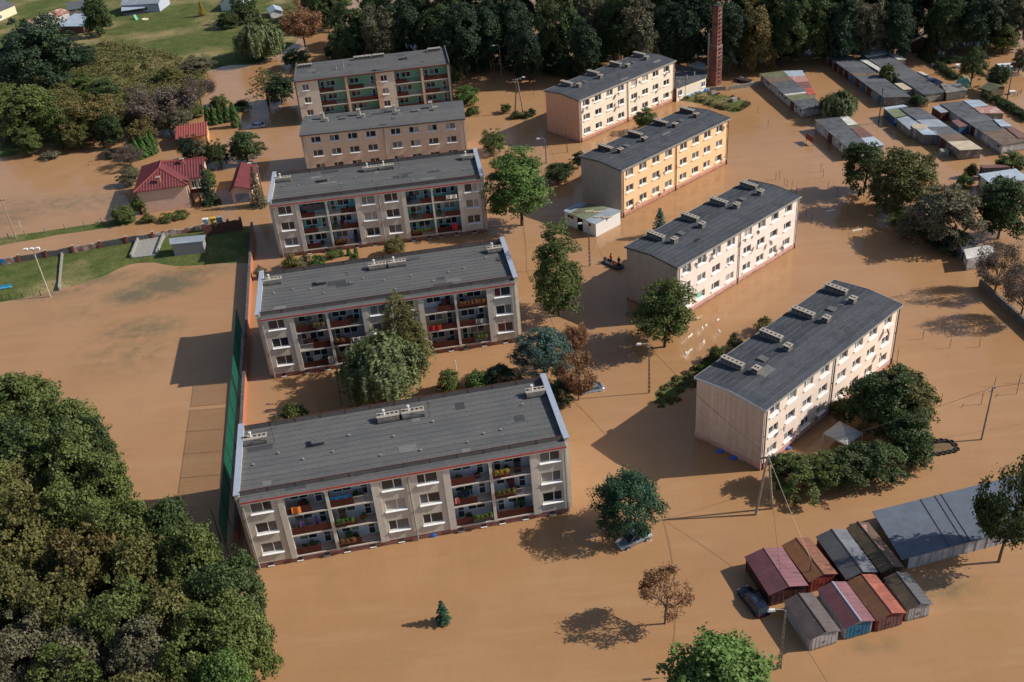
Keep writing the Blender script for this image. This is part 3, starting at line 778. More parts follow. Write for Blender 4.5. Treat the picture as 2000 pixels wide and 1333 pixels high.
# ---------------------------------------------------------------- other buildings
def sub2(p, o): return (p[0]-o[0], p[1]-o[1])
def lerp2(a, b, t): return (a[0]+(b[0]-a[0])*t, a[1]+(b[1]-a[1])*t)
def quad_at(Q, u, v):
    """point inside the four corners: u along P0->P1, v along P0->P3"""
    a = lerp2(Q[0], Q[1], u); b = lerp2(Q[3], Q[2], u)
    return lerp2(a, b, v)
SHEET = {}
def sheet(name, c, c2=None, patch=0.6, pscale=0.6, rough=0.6, metal=0.0):
    return mat(name, lin(*c), rough, 0.14, 1.2, 0.01, 6, col2=(lin(*c2) if c2 else None), patch=patch, pscale=pscale, metal=metal, objvar=0.06)
R_dk = sheet('black_felt_roof', (72, 74, 78), (92, 94, 96), rough=0.9)
R_md = sheet('grey_felt_roof', (98, 100, 104), (84, 86, 90), rough=0.9)
R_lt = sheet('light_grey_sheet', (150, 158, 166), (130, 136, 142))
R_bl = sheet('pale_blue_sheet', (172, 184, 194), (146, 156, 166))
R_wh = sheet('whitish_sheet', (206, 204, 198), (176, 168, 156))
R_br = sheet('brown_felt_roof', (98, 82, 72), (116, 98, 84), rough=0.9)
R_ms = sheet('mossy_felt_roof', (96, 94, 76), (112, 112, 84), rough=0.9)
R_gn = sheet('moss_green_roof', (122, 128, 102), (102, 106, 82), rough=0.9)
R_rd = sheet('faded_red_sheet', (124, 88, 82), (110, 82, 76))
R_pk = sheet('red_and_white_sheet', (190, 168, 160), (164, 112, 102), 0.8, 0.9)
R_or = sheet('orange_red_sheet', (180, 92, 76), (160, 82, 68))
R_cr = sheet('cream_sheet', (198, 184, 160), (166, 150, 126))
R_nv = sheet('navy_sheet', (72, 92, 122), (60, 76, 100))
R_rw = sheet('rusty_white_sheet', (196, 178, 170), (150, 96, 74), 0.9, 0.35)
Wa = mat('limewashed_wall', lin(206, 202, 200), 0.9, 0.12, 1.0, 0.01, 10, col2=lin(150, 144, 138), patch=0.6, pscale=0.7, streak=0.2, mud=0.6)
Wb = mat('flaking_plaster_wall', lin(172, 166, 156), 0.9, 0.2, 1.0, 0.01, 10, col2=lin(116, 108, 98), patch=0.8, pscale=0.8, streak=0.2, mud=0.6)
Wc = mat('bare_block_wall', lin(128, 122, 114), 0.9, 0.2, 1.5, 0.02, 6, streak=0.2, mud=0.6)
D_rb = mat('oxblood_door', lin(88, 50, 42), 0.7, 0.15, 3, objvar=0.2)
D_bl = mat('blue_door', lin(62, 96, 128), 0.6, 0.15, 3, objvar=0.2)
D_gr = mat('grey_door', lin(130, 134, 138), 0.6, 0.15, 3, objvar=0.2)
D_wh = mat('white_door', lin(190, 192, 194), 0.6, 0.12, 3, objvar=0.1)

def low_row(name, label, cat, Q, h, roofs, wallm, doors=None, windows=None, group=None, over=0.16, drop=0.25, doorside='left'):
    """flat-roofed row; Q = near-left, near-right, far-right, far-left roof corners; roofs = [(share end, material)] from near to far"""
    o = Q[0]
    t = thing(name, label, cat, (o[0], o[1], 0), 0, group)
    q = [sub2(p, o) for p in Q]
    ins = lambda u, v: quad_at(q, u, v)
    wl = MB()
    poly = [ins(0.02, 0.008), ins(0.98, 0.008), ins(0.98, 0.992), ins(0.02, 0.992)]
    zz = [h-0.12, h-0.12-drop, h-0.12-drop, h-0.12]
    wl.prism(poly, -1.2, zz)
    wl.build('wall', wallm, t)
    v0 = 0.0
    r = random.Random(len(label)*7+int(abs(o[0])*10))
    for v1, m in roofs:
        dz = r.uniform(0.0, 0.07)
        a, b, c, d = ins(-0.03, v0+0.002), ins(1.03, v0+0.002), ins(1.03, v1), ins(-0.03, v1)
        s = MB(); zl, zr = h+dz, h+dz-drop
        s.hexa([(*a, zl-0.11), (*b, zr-0.11), (*c, zr-0.11), (*d, zl-0.11), (*a, zl), (*b, zr), (*c, zr), (*d, zl)])
        s.build('roof_panel', m, t)
        v0 = v1
    L = math.hypot(q[3][0]-q[0][0], q[3][1]-q[0][1])
    ux, uy = (q[3][0]-q[0][0])/L, (q[3][1]-q[0][1])/L
    nx, ny = -uy, ux                      # outward on the left side
    if nx*(q[1][0]-q[0][0])+ny*(q[1][1]-q[0][1]) > 0: nx, ny = uy, -ux
    def patch(v0, v1, z0, z1, m, nm, proud=0.05):
        a, b = ins(0.02, v0), ins(0.02, v1)
        s = MB()
        A, Bq = (a[0]+nx*proud, a[1]+ny*proud), (b[0]+nx*proud, b[1]+ny*proud)
        s.hexa([(*A, z0), (*a, z0), (*b, z0), (*Bq, z0), (*A, z1), (*a, z1), (*b, z1), (*Bq, z1)])
        return s.build(nm, m, t)
    for v0, v1, m in (doors or []): patch(v0, v1, -0.5, h-0.32, m, 'garage_door')
    for v in (windows or []): patch(v-0.35/L, v+0.35/L, h-0.95, h-0.5, M_dark, 'window', 0.03)
    return t

GA = [(65.65, 204.94), (70.48, 206.06), (68.44, 230.51), (62.75, 229.29)]
low_row('garage_row', 'whitewashed garage row with patchwork roof of mossy, brown and grey sections, by the willow', 'garages', GA, 2.1,
        [(0.22, R_dk), (0.36, R_ms), (0.40, R_wh), (0.52, R_md), (0.72, R_dk), (0.84, R_br), (1.0, R_ms)], Wa, windows=[0.05, 0.15, 0.38, 0.46, 0.52, 0.78, 0.83, 0.95],
        doors=[(0.19, 0.27, D_rb)], group='garage rows')
GAx = [(71.45, 214.01), (73.0, 214.27), (72.0, 229.75), (68.48, 229.98)]
low_row('lean_to', 'lean-to sheds with pink, red and white sheet roofs behind the whitewashed garage row', 'shed', [(69.5, 213.48), (71.13, 214.05), (72.64, 229.88), (68.57, 230.26)], 1.9,
        [(0.25, R_or), (0.5, R_rd), (0.75, R_pk), (1.0, R_bl)], Wb, drop=0.1)
GB = [(83.95, 207.36), (89.42, 207.1), (86.51, 236.51), (80.9, 238.13)]
low_row('garage_row', 'long dark-roofed garage row with blue and oxblood doors between white piers', 'garages', GB, 2.1,
        [(0.17, R_dk), (0.33, R_dk), (0.47, R_md), (0.55, R_br), (0.68, R_dk), (0.84, R_md), (1.0, R_dk)], Wb,
        doors=[(0.02+i*0.096, 0.02+i*0.096+0.07, [D_bl, D_gr, D_rb, D_bl, D_rb, D_bl, D_rb, D_rb, D_rb, D_rb][i]) for i in range(10)], group='garage rows')
GC = [(92.5, 206.9), (97.37, 208.23), (94.67, 235.74), (89.11, 233.4)]
low_row('garage_row', 'dark garage row with blue lean-to roof and ruined end near the dome tent', 'garages', GC, 2.1,
        [(0.16, R_dk), (0.4, R_dk), (0.6, R_md), (0.8, R_dk), (1.0, R_md)], Wb, doors=[(0.3, 0.36, D_rb), (0.42, 0.48, D_gr)], group='garage rows')
for nm, lb, Q, h, m, w in (
    ('shed', 'white-roofed shed at the far end of the dark garage rows', [(89.13, 233.53), (94.21, 235.22), (94.05, 239.6), (88.92, 237.57)], 2.3, R_wh, Wb),
    ('shed', 'small shed with pale sheet roof beside the white-roofed shed', [(94.78, 236.03), (96.46, 235.95), (95.96, 239.33), (94.47, 238.95)], 2.0, R_bl, Wb),
    ('canopy', 'white sheet canopy on the far side of the dark garage row', [(95.4, 230.75), (97.33, 230.78), (96.75, 235.07), (95.09, 235.55)], 2.0, R_wh, Wb),
    ('canopy', 'cream sheet canopy over the lane between two dark garage rows', [(89.48, 211.26), (91.85, 211.63), (91.3, 215.85), (89.05, 215.6)], 2.0, R_cr, Wb),
    ('shed', 'shed with pale roof squeezed between the two long garage rows', [(88.62, 224.4), (90.28, 225.77), (89.21, 233.3), (87.21, 233.09)], 2.0, R_wh, Wb),
    ('lean_to', 'lean-to with navy blue roof on the dark garage row', [(97.97, 213.52), (99.26, 214.2), (98.55, 217.52), (96.89, 217.97)], 1.95, R_nv, Wb),
    ('lean_to', 'small whitish lean-to above the navy blue one', [(97.08, 219.33), (98.08, 219.23), (97.61, 221.88), (96.5, 222.0)], 1.95, R_wh, Wb),
    ('ruined_shed', 'ruined shed with patched black roof at the garage row end', [(97.33, 207.51), (102.04, 208.23), (102.48, 212.45), (98.42, 213.21)], 1.9, sheet('patched_black_roof', (66, 66, 66), (150, 146, 140), 0.7, 0.5), Wc)):
    low_row(nm, lb, 'shed', Q, h, [(1.0, m)], w, drop=0.12)
GD = [(87.62, 177.31), (91.86, 177.44), (89.03, 200.88), (84.8, 201.03)]
low_row('garage_row', 'garage row with cream-roofed end and coloured canopies along its front', 'garages', GD, 2.1,
        [(0.19, R_cr), (0.34, R_br), (0.52, R_md), (0.7, R_lt), (0.82, R_md), (1.0, R_dk)], Wb, doors=[(0.22, 0.3, D_rb), (0.32, 0.36, D_bl), (0.6, 0.68, D_rb)], group='garage rows')
for nm, lb, Q, h, m, w in (
    ('canopy', 'moss-green canopy roof in front of a garage row', [(82.12, 196.28), (85.37, 197.39), (84.9, 201.28), (81.9, 200.66)], 2.0, R_gn, D_bl),
    ('canopy', 'long pale grey canopy roof in front of a garage row', [(82.55, 189.6), (85.86, 190.76), (85.32, 196.96), (82.31, 195.65)], 2.0, R_lt, Wb),
    ('canopy', 'bright pale-blue canopy roof beside the round white tank', [(83.94, 185.88), (86.84, 185.32), (86.45, 189.96), (83.67, 190.21)], 2.2, R_bl, Wc),
    ('canopy', 'strip of pale skylight sheets at the far garage end', [(81.95, 200.8), (86.69, 201.75), (86.32, 203.08), (81.95, 202.33)], 2.0, R_bl, Wb)):
    low_row(nm, lb, 'canopy', Q, h, [(0.5, m), (1.0, m)], w, drop=0.1)
GE = [(95.93, 177.92), (101.18, 179.27), (98.56, 202.15), (93.38, 201.31)]
low_row('garage_row', 'dark garage row with white gable wall at the picture edge', 'garages', GE, 2.1,
        [(0.3, R_br), (0.5, R_dk), (0.62, R_md), (0.8, R_dk), (1.0, R_dk)], Wa, windows=[0.06, 0.33], doors=[(0.32, 0.38, D_gr), (0.42, 0.48, D_rb)], group='garage rows')
for nm, lb, Q, h, m, w in (
    ('lean_to', 'white lean-to roof behind the last garage row', [(98.96, 198.02), (102.2, 198.41), (101.81, 201.91), (98.69, 202.4)], 2.0, R_bl, Wb),
    ('lean_to', 'red-and-white chequered lean-to roof behind the last garage row', [(99.08, 194.41), (103.33, 193.65), (103.26, 197.69), (99.06, 198.0)], 2.0, R_pk, Wb),
    ('lean_to', 'pale blue lean-to roof near the right picture edge', [(99.73, 186.84), (101.75, 186.63), (101.54, 190.61), (99.94, 190.72)], 2.0, R_bl, Wb),
    ('lean_to', 'faded red lean-to roof at the right picture edge', [(100.33, 180.77), (102.51, 180.78), (101.91, 186.31), (100.34, 186.42)], 2.0, R_rd, Wb),
    ('shed', 'little shed with blue-grey roof between two garage rows', [(91.69, 196.55), (93.46, 197.01), (93.37, 200.97), (91.42, 200.39)], 2.0, R_lt, D_rb),
    ('shed', 'little blue shed with red-and-white roof between two garage rows', [(92.2, 188.65), (94.29, 189.26), (94.03, 193.02), (92.18, 192.32)], 1.9, R_rd, D_bl)):
    low_row(nm, lb, 'shed', Q, h, [(0.45, m), (1.0, m)], w, drop=0.1)
GF = [(68.2, 181.63), (73.07, 182.99), (71.59, 199.3), (66.3, 198.39)]
low_row('garage_row', 'white garage row with dark roof beside the red sign board', 'garages', GF, 2.2,
        [(0.3, R_md), (0.62, R_dk), (1.0, R_dk)], Wa, windows=[0.12, 0.28], doors=[(0.5, 0.62, D_rb)], group='garage rows')
low_row('lean_to', 'lean-to with white, brown and pale blue roof sections beside the white garage row', 'shed', [(72.36, 182.61), (75.27, 183.24), (73.42, 199.62), (71.76, 199.44)], 2.0,
        [(0.28, R_bl), (0.6, R_rd), (0.7, R_ms), (1.0, R_wh)], Wb, drop=0.1)
# the big grey garage, lower right
GG = [(39.67, 76.42), (58.57, 80.4), (58.9, 88.14), (39.19, 84.02)]
t = low_row('garage_row', 'large grey garage row with tree shadow on its blue-grey roof', 'garages', GG, 1.75, [(1.0, sheet('blue_grey_felt', (100, 108, 120), (90, 96, 106), rough=0.75))], mat('grey_sheet_wall', lin(168, 168, 172), 0.7, 0.12, 1.5, streak=0.3), drop=0.0)
q = [sub2(p, GG[0]) for p in GG]
for u in (0.27, 0.36, 0.40):
    a, b = quad_at(q, u, 0.0), quad_at(q, u, 1.0)
    s = MB(); s.tube([(*a, 1.80), (*b, 1.80)], 0.05, 4); s.build('roof_seam', M_seam, t)
for i in range(14):
    a = quad_at(q, 0.02+i*0.07, 0.008)
    s = MB(); s.box(a[0]-0.04, a[0]+0.04, a[1]-0.05, a[1]+0.01, -0.5, 1.6); s.build('wall_batten', MATS['grey_sheet_wall'], t)

def gable_garage(label, fr, eave, rise, roofL, roofR, wallm, doorm, ridgem, ridge=0.5, sidem=None, sheetlines=True, open_door=False):
    """single sheet-metal garage: walls, two roof slopes of lapped sheets, ridge cap, verge trim, double door"""
    x, y, dg, w, d = fr
    t = thing('metal_garage', label, 'garage', (x, y), dg, 'sheet metal garages')
    b = MB(); xr = w*ridge; zr = eave+rise
    b.box(0.06, w-0.06, 0.06, d-0.06, -1.0, eave-0.04)
    b.v += [(0.06,0.06,eave-0.05),(w-0.06,0.06,eave-0.05),(xr,0.06,zr-0.06),(0.06,d-0.06,eave-0.05),(w-0.06,d-0.06,eave-0.05),(xr,d-0.06,zr-0.06)]
    n = len(b.v); b.f += [(n-6,n-5,n-4), (n-2,n-3,n-1)]; b.m += [0, 0]
    b.build('wall', wallm, t)
    for nm, a, za, c, zc, m in (('roof_slope', -0.08, eave-0.06, xr, zr, roofL), ('roof_slope', w+0.08, eave-0.06, xr, zr, roofR)):
        nsh = 5
        s = MB()
        y0, y1 = -0.14, d+0.12
        P = lambda xx, z, yy: (xx, yy, z)
        s.hexa([P(a, za-0.04, y0), P(c, zc-0.04, y0), P(c, zc-0.04, y1), P(a, za-0.04, y1), P(a, za, y0), P(c, zc, y0), P(c, zc, y1), P(a, za, y1)] if a < c else
               [P(c, zc-0.04, y0), P(a, za-0.04, y0), P(a, za-0.04, y1), P(c, zc-0.04, y1), P(c, zc, y0), P(a, za, y0), P(a, za, y1), P(c, zc, y1)])
        o = s.build(nm, m, t)
        k = 9
        sb = MB()
        for i in range(1, k):
            yy = y0+(y1-y0)*i/k
            lo, hi = (a, c) if a < c else (c, a)
            zl, zh = (za, zc) if a < c else (zc, za)
            sb.hexa([(lo, yy-0.025, zl-0.002), (hi, yy-0.025, zh-0.002), (hi, yy+0.025, zh-0.002), (lo, yy+0.025, zl-0.002), (lo, yy-0.015, zl+0.03), (hi, yy-0.015, zh+0.03), (hi, yy+0.015, zh+0.03), (lo, yy+0.015, zl+0.03)])
        so = sb.build('sheet_ribs', m, o); so['kind'] = 'stuff'
    s = MB(); s.hexa([(xr-0.12,-0.16,zr-0.03),(xr+0.12,-0.16,zr-0.03),(xr+0.12,d+0.14,zr-0.03),(xr-0.12,d+0.14,zr-0.03),(xr-0.03,-0.16,zr+0.05),(xr+0.03,-0.16,zr+0.05),(xr+0.03,d+0.14,zr+0.05),(xr-0.03,d+0.14,zr+0.05)]); s.build('ridge_cap', ridgem, t)
    for i in range(2):
        a0, a1 = (0.28, w/2-0.015) if i == 0 else (w/2+0.015, w-0.28)
        s = MB(); s.box(a0, a1, 0.0, 0.05, -0.6, eave-0.12)
        for f in (0.33, 0.66): s.box(a0+(a1-a0)*f-0.02, a0+(a1-a0)*f+0.02, -0.02, 0.0, -0.6, eave-0.14)
        o = s.build('door_leaf', doorm, t)
        h = MB(); xx = a1-0.1 if i == 0 else a0+0.1; h.box(xx-0.03, xx+0.03, -0.06, -0.02, 0.75, 0.95); h.build('handle', M_steel, o)
    return t
K_mauve = sheet('mauve_painted_sheet', (106, 68, 72), (96, 62, 66), 0.5, 0.5)
K_mauve2 = sheet('pinkish_mauve_sheet', (132, 92, 96), (120, 84, 88), 0.5, 0.5)
K_rustg = sheet('mossy_rusty_sheet', (112, 92, 58), (128, 84, 58), 0.9, 0.5)
K_rust2 = sheet('orange_rusty_sheet', (150, 98, 78), (124, 84, 66), 0.9, 0.7)
K_grey = sheet('weathered_grey_sheet', (92, 92, 94), (80, 78, 78), 0.7, 0.6)
K_grey2 = sheet('light_weathered_sheet', (116, 118, 124), (100, 100, 104), 0.7, 0.6)
K_moss = sheet('brown_mossy_sheet', (98, 84, 64), (84, 72, 58), 0.8, 0.7)
K_mossp = sheet('peeling_brown_sheet', (160, 122, 108), (92, 74, 62), 0.95, 0.8)
K_taupe = sheet('taupe_felt_sheet', (92, 80, 78), (82, 72, 70), 0.6, 0.8, 0.9)
K_taupe2 = sheet('grey_taupe_sheet', (104, 94, 92), (92, 82, 80), 0.6, 0.8, 0.9)
K_brn = sheet('brown_rusty_sheet', (128, 92, 62), (110, 76, 54), 0.9, 0.6)
K_red = sheet('flaking_red_sheet', (170, 100, 82), (144, 84, 68), 0.9, 0.9)
W_mar = mat('maroon_sheet_wall', lin(82, 46, 44), 0.7, 0.15, 2, streak=0.2, mud=0.4)
W_red = mat('red_sheet_wall', lin(150, 66, 56), 0.7, 0.2, 2, streak=0.3, mud=0.4)
W_gry = mat('pale_grey_sheet_wall', lin(176, 172, 168), 0.7, 0.1, 2, streak=0.2, mud=0.4)
W_blu = mat('petrol_blue_door', lin(44, 108, 138), 0.6, 0.12, 2, streak=0.15, mud=0.4)
W_dk = mat('dark_rusty_wall', lin(84, 70, 64), 0.8, 0.2, 2, streak=0.3, mud=0.4)
W_pink = mat('dusty_pink_wall', lin(122, 84, 80), 0.8, 0.2, 2, streak=0.3, mud=0.4)
gable_garage('mauve metal garage with dark car parked beside it', (24.15, 73.03, 11.76, 4.3, 5.61), 1.9, 0.55, K_mauve, K_mauve2, W_mar, W_mar, K_mauve2)
gable_garage('rusty moss-streaked metal garage with red front, next to the mauve garage', (28.67, 74.38, 13.62, 3.23, 5.49), 1.9, 0.5, K_rustg, K_rust2, W_red, W_red, K_brn)
gable_garage('dark grey metal garage, third in the rear row', (32.53, 74.25, 10.65, 3.51, 6.43), 1.9, 0.55, K_grey, K_grey2, W_mar, W_pink, K_grey)
gable_garage('narrow brown mossy metal garage against the large grey garage', (36.36, 74.74, 11.46, 2.55, 6.87), 1.9, 0.5, K_moss, K_mossp, W_dk, W_dk, K_moss)
gable_garage('pale grey metal garage with taupe roof beside the street lamp', (26.63, 66.92, 13.5, 3.19, 5.12), 1.9, 0.5, K_taupe, K_taupe2, W_gry, W_gry, K_taupe)
gable_garage('mauve-roofed metal garage with petrol blue double doors', (30.38, 67.9, 12.21, 3.15, 5.3), 1.9, 0.5, K_mauve, K_mauve2, W_gry, W_blu, M_ltmetal)
gable_garage('rust-red metal garage with orange roof slope in the front row', (33.75, 68.53, 12.64, 3.12, 5.32), 1.9, 0.5, K_brn, K_red, W_red, W_pink, K_red)
gable_garage('small grey-doored metal garage with dark rusty roof, last in the front row', (37.15, 69.52, 10.39, 2.71, 4.3), 1.9, 0.45, K_moss, K_grey, W_gry, W_gry, K_grey)

# kiosk at the grey gable
KQ = [(16.25, 159.18), (21.29, 163.34), (14.47, 168.7), (11.31, 165.52)]
t = low_row('kiosk', 'white kiosk with green mossy roof at the foot of the grey gable', 'kiosk', KQ, 2.6,
        [(0.3, R_lt), (0.62, R_gn), (0.8, R_ms), (1.0, R_lt)], M_white, doors=[(0.42, 0.58, M_dark)], windows=[0.2, 0.75, 0.85], drop=0.0)
q = [sub2(p, KQ[0]) for p in KQ]
r = random.Random(5)
for i in range(6):
    a, b = quad_at(q, r.uniform(0.1, 0.5), i/6+0.05), None
    s = MB(); s.box(a[0], a[0]+1.6, a[1], a[1]+0.5, 2.66, 2.72); o = s.build('loose_roof_sheet', r.choice((R_lt, R_ms, R_cr)), t)

# boiler house and chimney stack
AQ = [(41.74, 221.37), (49.79, 226.99), (50.33, 230.14), (44.72, 236.61)]
t = low_row('boiler_house', 'low cream boiler house with dark roof at the foot of the brick chimney', 'boiler house', AQ, 3.1, [(1.0, R_dk)], W4, drop=0.0)
a = AQ[0]; b = AQ[1]; dg = math.atan2(b[1]-a[1], b[0]-a[0]); ln_ = math.hypot(b[0]-a[0], b[1]-a[1])
for x, wd in ((0.9, 1.0), (ln_-1.6, 1.1)):
    f = add_window(t, x*math.cos(dg)+0.05*math.sin(dg), x*math.sin(dg)-0.05*math.cos(dg), 1.3, wd, 1.2, 0.5, r, (M_glass, M_glass), 0.06, 0.1, dg)
for u, v in ((0.1, 0.15), (0.35, 0.35), (0.6, 0.55)):
    p = quad_at([sub2(p, AQ[0]) for p in AQ], u, v); s = MB(); s.tube([(*p, 3.0), (*p, 4.0)], 0.16, 8); s.build('flue_pipe', M_concrete, t)
k = MB(); qq = [sub2(p, AQ[0]) for p in AQ]
k.hexa([(*quad_at(qq,-0.02,0.97),3.0),(*quad_at(qq,1.02,0.9),3.0),(*quad_at(qq,1.02,1.03),3.0),(*quad_at(qq,-0.02,1.03),3.0),(*quad_at(qq,-0.02,0.97),3.6),(*quad_at(qq,1.02,0.9),3.6),(*quad_at(qq,1.02,1.03),3.6),(*quad_at(qq,-0.02,1.03),3.6)]); k.build('parapet', M_dkconc, t)
low_row('shed', 'white-roofed low building behind the boiler house', 'shed', [(46.59, 236.11), (50.97, 233.74), (51.72, 238.54), (50.43, 240.68)], 2.6, [(1.0, R_wh)], Wb, drop=0.0)
m, N, Lk, B = node_mat('chimney_brick')
g = N.new('ShaderNodeTexCoord').outputs['Object']
br = N.new('ShaderNodeTexBrick'); br.inputs['Scale'].default_value = 1.0; br.inputs['Brick Width'].default_value = 0.5; br.inputs['Row Height'].default_value = 0.16; br.inputs['Mortar Size'].default_value = 0.015
br.inputs['Color1'].default_value = lin(126, 66, 54); br.inputs['Color2'].default_value = lin(108, 56, 48); br.inputs['Mortar'].default_value = lin(150, 120, 104)
mp = N.new('ShaderNodeMapping'); mp.inputs['Rotation'].default_value = (math.radians(90), 0, 0); Lk.new(g, mp.inputs[0]); Lk.new(mp.outputs[0], br.inputs['Vector'])
c = n_mix(N, Lk, br.outputs[0], lin(56, 44, 42), n_range(N, Lk, n_noise(N, Lk, g, 0.6, 5), 0.45, 0.75, 0, 0.7))
Lk.new(c, B.inputs['Base Color']); B.inputs['Roughness'].default_value = 0.9
M_brick = m
t = thing('chimney', 'tall square red-brick chimney with ladder rungs standing in the flood', 'chimney', (51.8, 229.88), -50)
H1, H2 = 9.3, 18.2
s = MB(); s.hexa([(-1.05,0,-1),(1.05,0,-1),(1.05,2.1,-1),(-1.05,2.1,-1),(-1.0,0.05,H1),(1.0,0.05,H1),(1.0,2.05,H1),(-1.0,2.05,H1)]); s.build('lower_shaft', M_brick, t)
s = MB(); s.hexa([(-0.85,0.2,H1),(0.85,0.2,H1),(0.85,1.9,H1),(-0.85,1.9,H1),(-0.72,0.33,H2),(0.72,0.33,H2),(0.72,1.77,H2),(-0.72,1.77,H2)]); s.build('upper_shaft', M_brick, t)
s = MB(); s.box(-0.98, 0.98, 0.07, 2.03, H1-0.02, H1+0.12); s.build('offset_course', M_capst, t)
s = MB(); s.box(-0.8, 0.8, 0.25, 1.85, H2-0.05, H2+0.2); s.build('rim', M_steel, t)
s = MB(); s.box(-0.4, 0.4, 0.65, 1.45, H2+0.19, H2+0.215); s.build('flue_opening', M_dark, t)
for i in range(18):
    z = 1.0+i*0.95; hw = 0.98-0.0*z if z < H1 else 0.84-(z-H1)*0.014
    s = MB(); s.box(hw+0.02, hw+0.3, 0.75, 1.35, z, z+0.22); s.build('ladder_rung', M_steel, t)
for i in range(5):
    z = 2.0+i*1.6
    s = MB(); s.box(-1.07, 1.07, -0.02, 2.12, z, z+0.09); s.build('iron_band', M_steel, t)
s = MB(); s.tube([(-1.5, 0.3, -1), (-1.5, 0.3, 12)], 0.28, 8); s.build('flue_pipe', M_concrete, t)

# red-roofed house
def tile_mat(nm, c1, c2):
    m, N, Lk, B = node_mat(nm)
    g = N.new('ShaderNodeNewGeometry').outputs['Position']
    c = n_mix(N, Lk, c1, c2, n_range(N, Lk, n_noise(N, Lk, g, 0.9, 5), 0.35, 0.7))
    Lk.new(c, B.inputs['Base Color']); B.inputs['Roughness'].default_value = 0.5
    return m
M_tile = tile_mat('red_roof_tiles', lin(102, 44, 46), lin(118, 54, 54))
M_tile2 = tile_mat('faded_red_tiles', lin(150, 78, 66), lin(134, 66, 58))
def tiled_slope(parent, pts, m, pitch=0.55, courses=6):
    """roof slope as a thick slab with rolled tile ribs running from eave to ridge and course steps across"""
    P = [Vector(p) for p in pts]               # eave a, eave b, top b, top a (top may be one point)
    nrm = (P[1]-P[0]).cross(P[-1]-P[0]).normalized()
    if nrm.z < 0: nrm = -nrm
    k = len(P)
    s = MB(); s.v += [tuple(p) for p in P]+[tuple(p-nrm*0.12) for p in P]
    s.f.append(tuple(range(k))); s.m.append(0); s.f.append(tuple(range(2*k-1, k-1, -1))); s.m.append(0)
    for i in range(k): j = (i+1) % k; s.f.append((i, k+i, k+j, j)); s.m.append(0)
    o = s.build('roof_slope', m, parent)
    e = P[1]-P[0]; L = e.length; eu = e/L
    up = nrm.cross(eu)
    if up.z < 0: up = -up
    # slope outline in (along, up) coordinates to clip ribs
    poly = [((p-P[0]).dot(eu), (p-P[0]).dot(up)) for p in P]
    def span(a):
        ts = []
        for i in range(k):
            (x1, y1), (x2, y2) = poly[i], poly[(i+1) % k]
            if (x1-a)*(x2-a) < 0: ts.append(y1+(y2-y1)*(a-x1)/(x2-x1))
        return (min(ts), max(ts)) if len(ts) >= 2 else None
    rb = MB(); x = min(p[0] for p in poly)+pitch/2; xm = max(p[0] for p in poly)
    while x < xm:
        sp = span(x)
        if sp and sp[1]-sp[0] > 0.2:
            a = P[0]+eu*x+up*sp[0]; b = P[0]+eu*x+up*sp[1]
            h = nrm*0.09; w2 = eu*pitch*0.28
            n = len(rb.v); rb.v += [tuple(a-w2), tuple(a+h), tuple(a+w2), tuple(b-w2), tuple(b+h), tuple(b+w2)]
            rb.f += [(n, n+1, n+4, n+3), (n+1, n+2, n+5, n+4)]; rb.m += [0, 0]
        x += pitch
    q = rb.build('tile_rolls', m, o); q['kind'] = 'stuff'
    return o
HF = (-70.69, 185.29, 7.69, 10.44)
t = thing('house', 'pink house with dark red tiled hip roof on the flooded lane', 'house', HF[:2], HF[2])
M_pinkw = mat('salmon_house_wall', lin(222, 184, 160), 0.9, 0.04, 1.5, streak=0.05)
w = MB(); w.box(0.5, 9.9, 0.5, 13.0, -1.2, 4.9); w.build('wall', M_pinkw, t)
w = MB(); w.box(9.85, 12.9, 4.0, 11.6, -1.2, 4.85); w.build('wing_wall', M_pinkw, t)
E_, RZ = 4.95, 7.3
tiled_slope(t, [(0, 0, E_), (10.44, 0, E_), (5.0, 5.0, RZ)], M_tile)
tiled_slope(t, [(0, 13.5, E_), (0, 0, E_), (5.0, 5.0, RZ), (5.0, 9.0, RZ)], M_tile)
tiled_slope(t, [(10.44, 13.5, E_), (0, 13.5, E_), (5.0, 9.0, RZ)], M_tile)
tiled_slope(t, [(10.44, 0, E_), (10.44, 13.5, E_), (5.0, 9.0, RZ), (5.0, 5.0, RZ)], M_tile)
tiled_slope(t, [(8.2, 3.2, E_+0.02), (13.5, 3.2, E_+0.02), (13.5, 7.8, RZ-0.1), (5.2, 7.8, RZ-0.1)], M_tile)
tiled_slope(t, [(13.5, 12.4, E_+0.02), (8.2, 12.4, E_+0.02), (5.2, 7.8, RZ-0.1), (13.5, 7.8, RZ-0.1)], M_tile)
for x, y, z in ((5.0, 1.6, 5.4), (9.3, 7.0, 6.4)):
    s = MB(); s.box(x-0.35, x+0.35, y-0.3, y+0.3, z, z+1.4); o = s.build('chimney', mat('house_chimney_brick', lin(170, 110, 92), 0.9, 0.15), t)
    c = MB(); c.box(x-0.42, x+0.42, y-0.37, y+0.37, z+1.4, z+1.48); c.build('cap', M_capst, o)
for a, b in (((0, 0, E_), (5, 5, RZ)), ((10.44, 0, E_), (5, 5, RZ)), ((5, 5, RZ), (5, 9, RZ)), ((5.2, 7.8, RZ-0.08), (13.5, 7.8, RZ-0.08))):
    s = MB(); s.tube([(a[0], a[1], a[2]+0.04), (b[0], b[1], b[2]+0.04)], 0.13, 6); s.build('ridge_tiles', M_tile2, t)
s = MB(); s.box(10.0, 13.0, 2.2, 4.0, 1.9, 2.1); s.build('porch_floor', M_concrete, t)
for x in (10.2, 11.6, 12.9):
    s = MB(); s.box(x-0.1, x+0.1, 2.3, 2.5, -1, 4.8); s.build('porch_post', M_wood, t)
s = MB(); s.box(10.1, 12.9, 2.25, 2.3, 2.2, 3.0); s.build('porch_railing', M_railing, t)
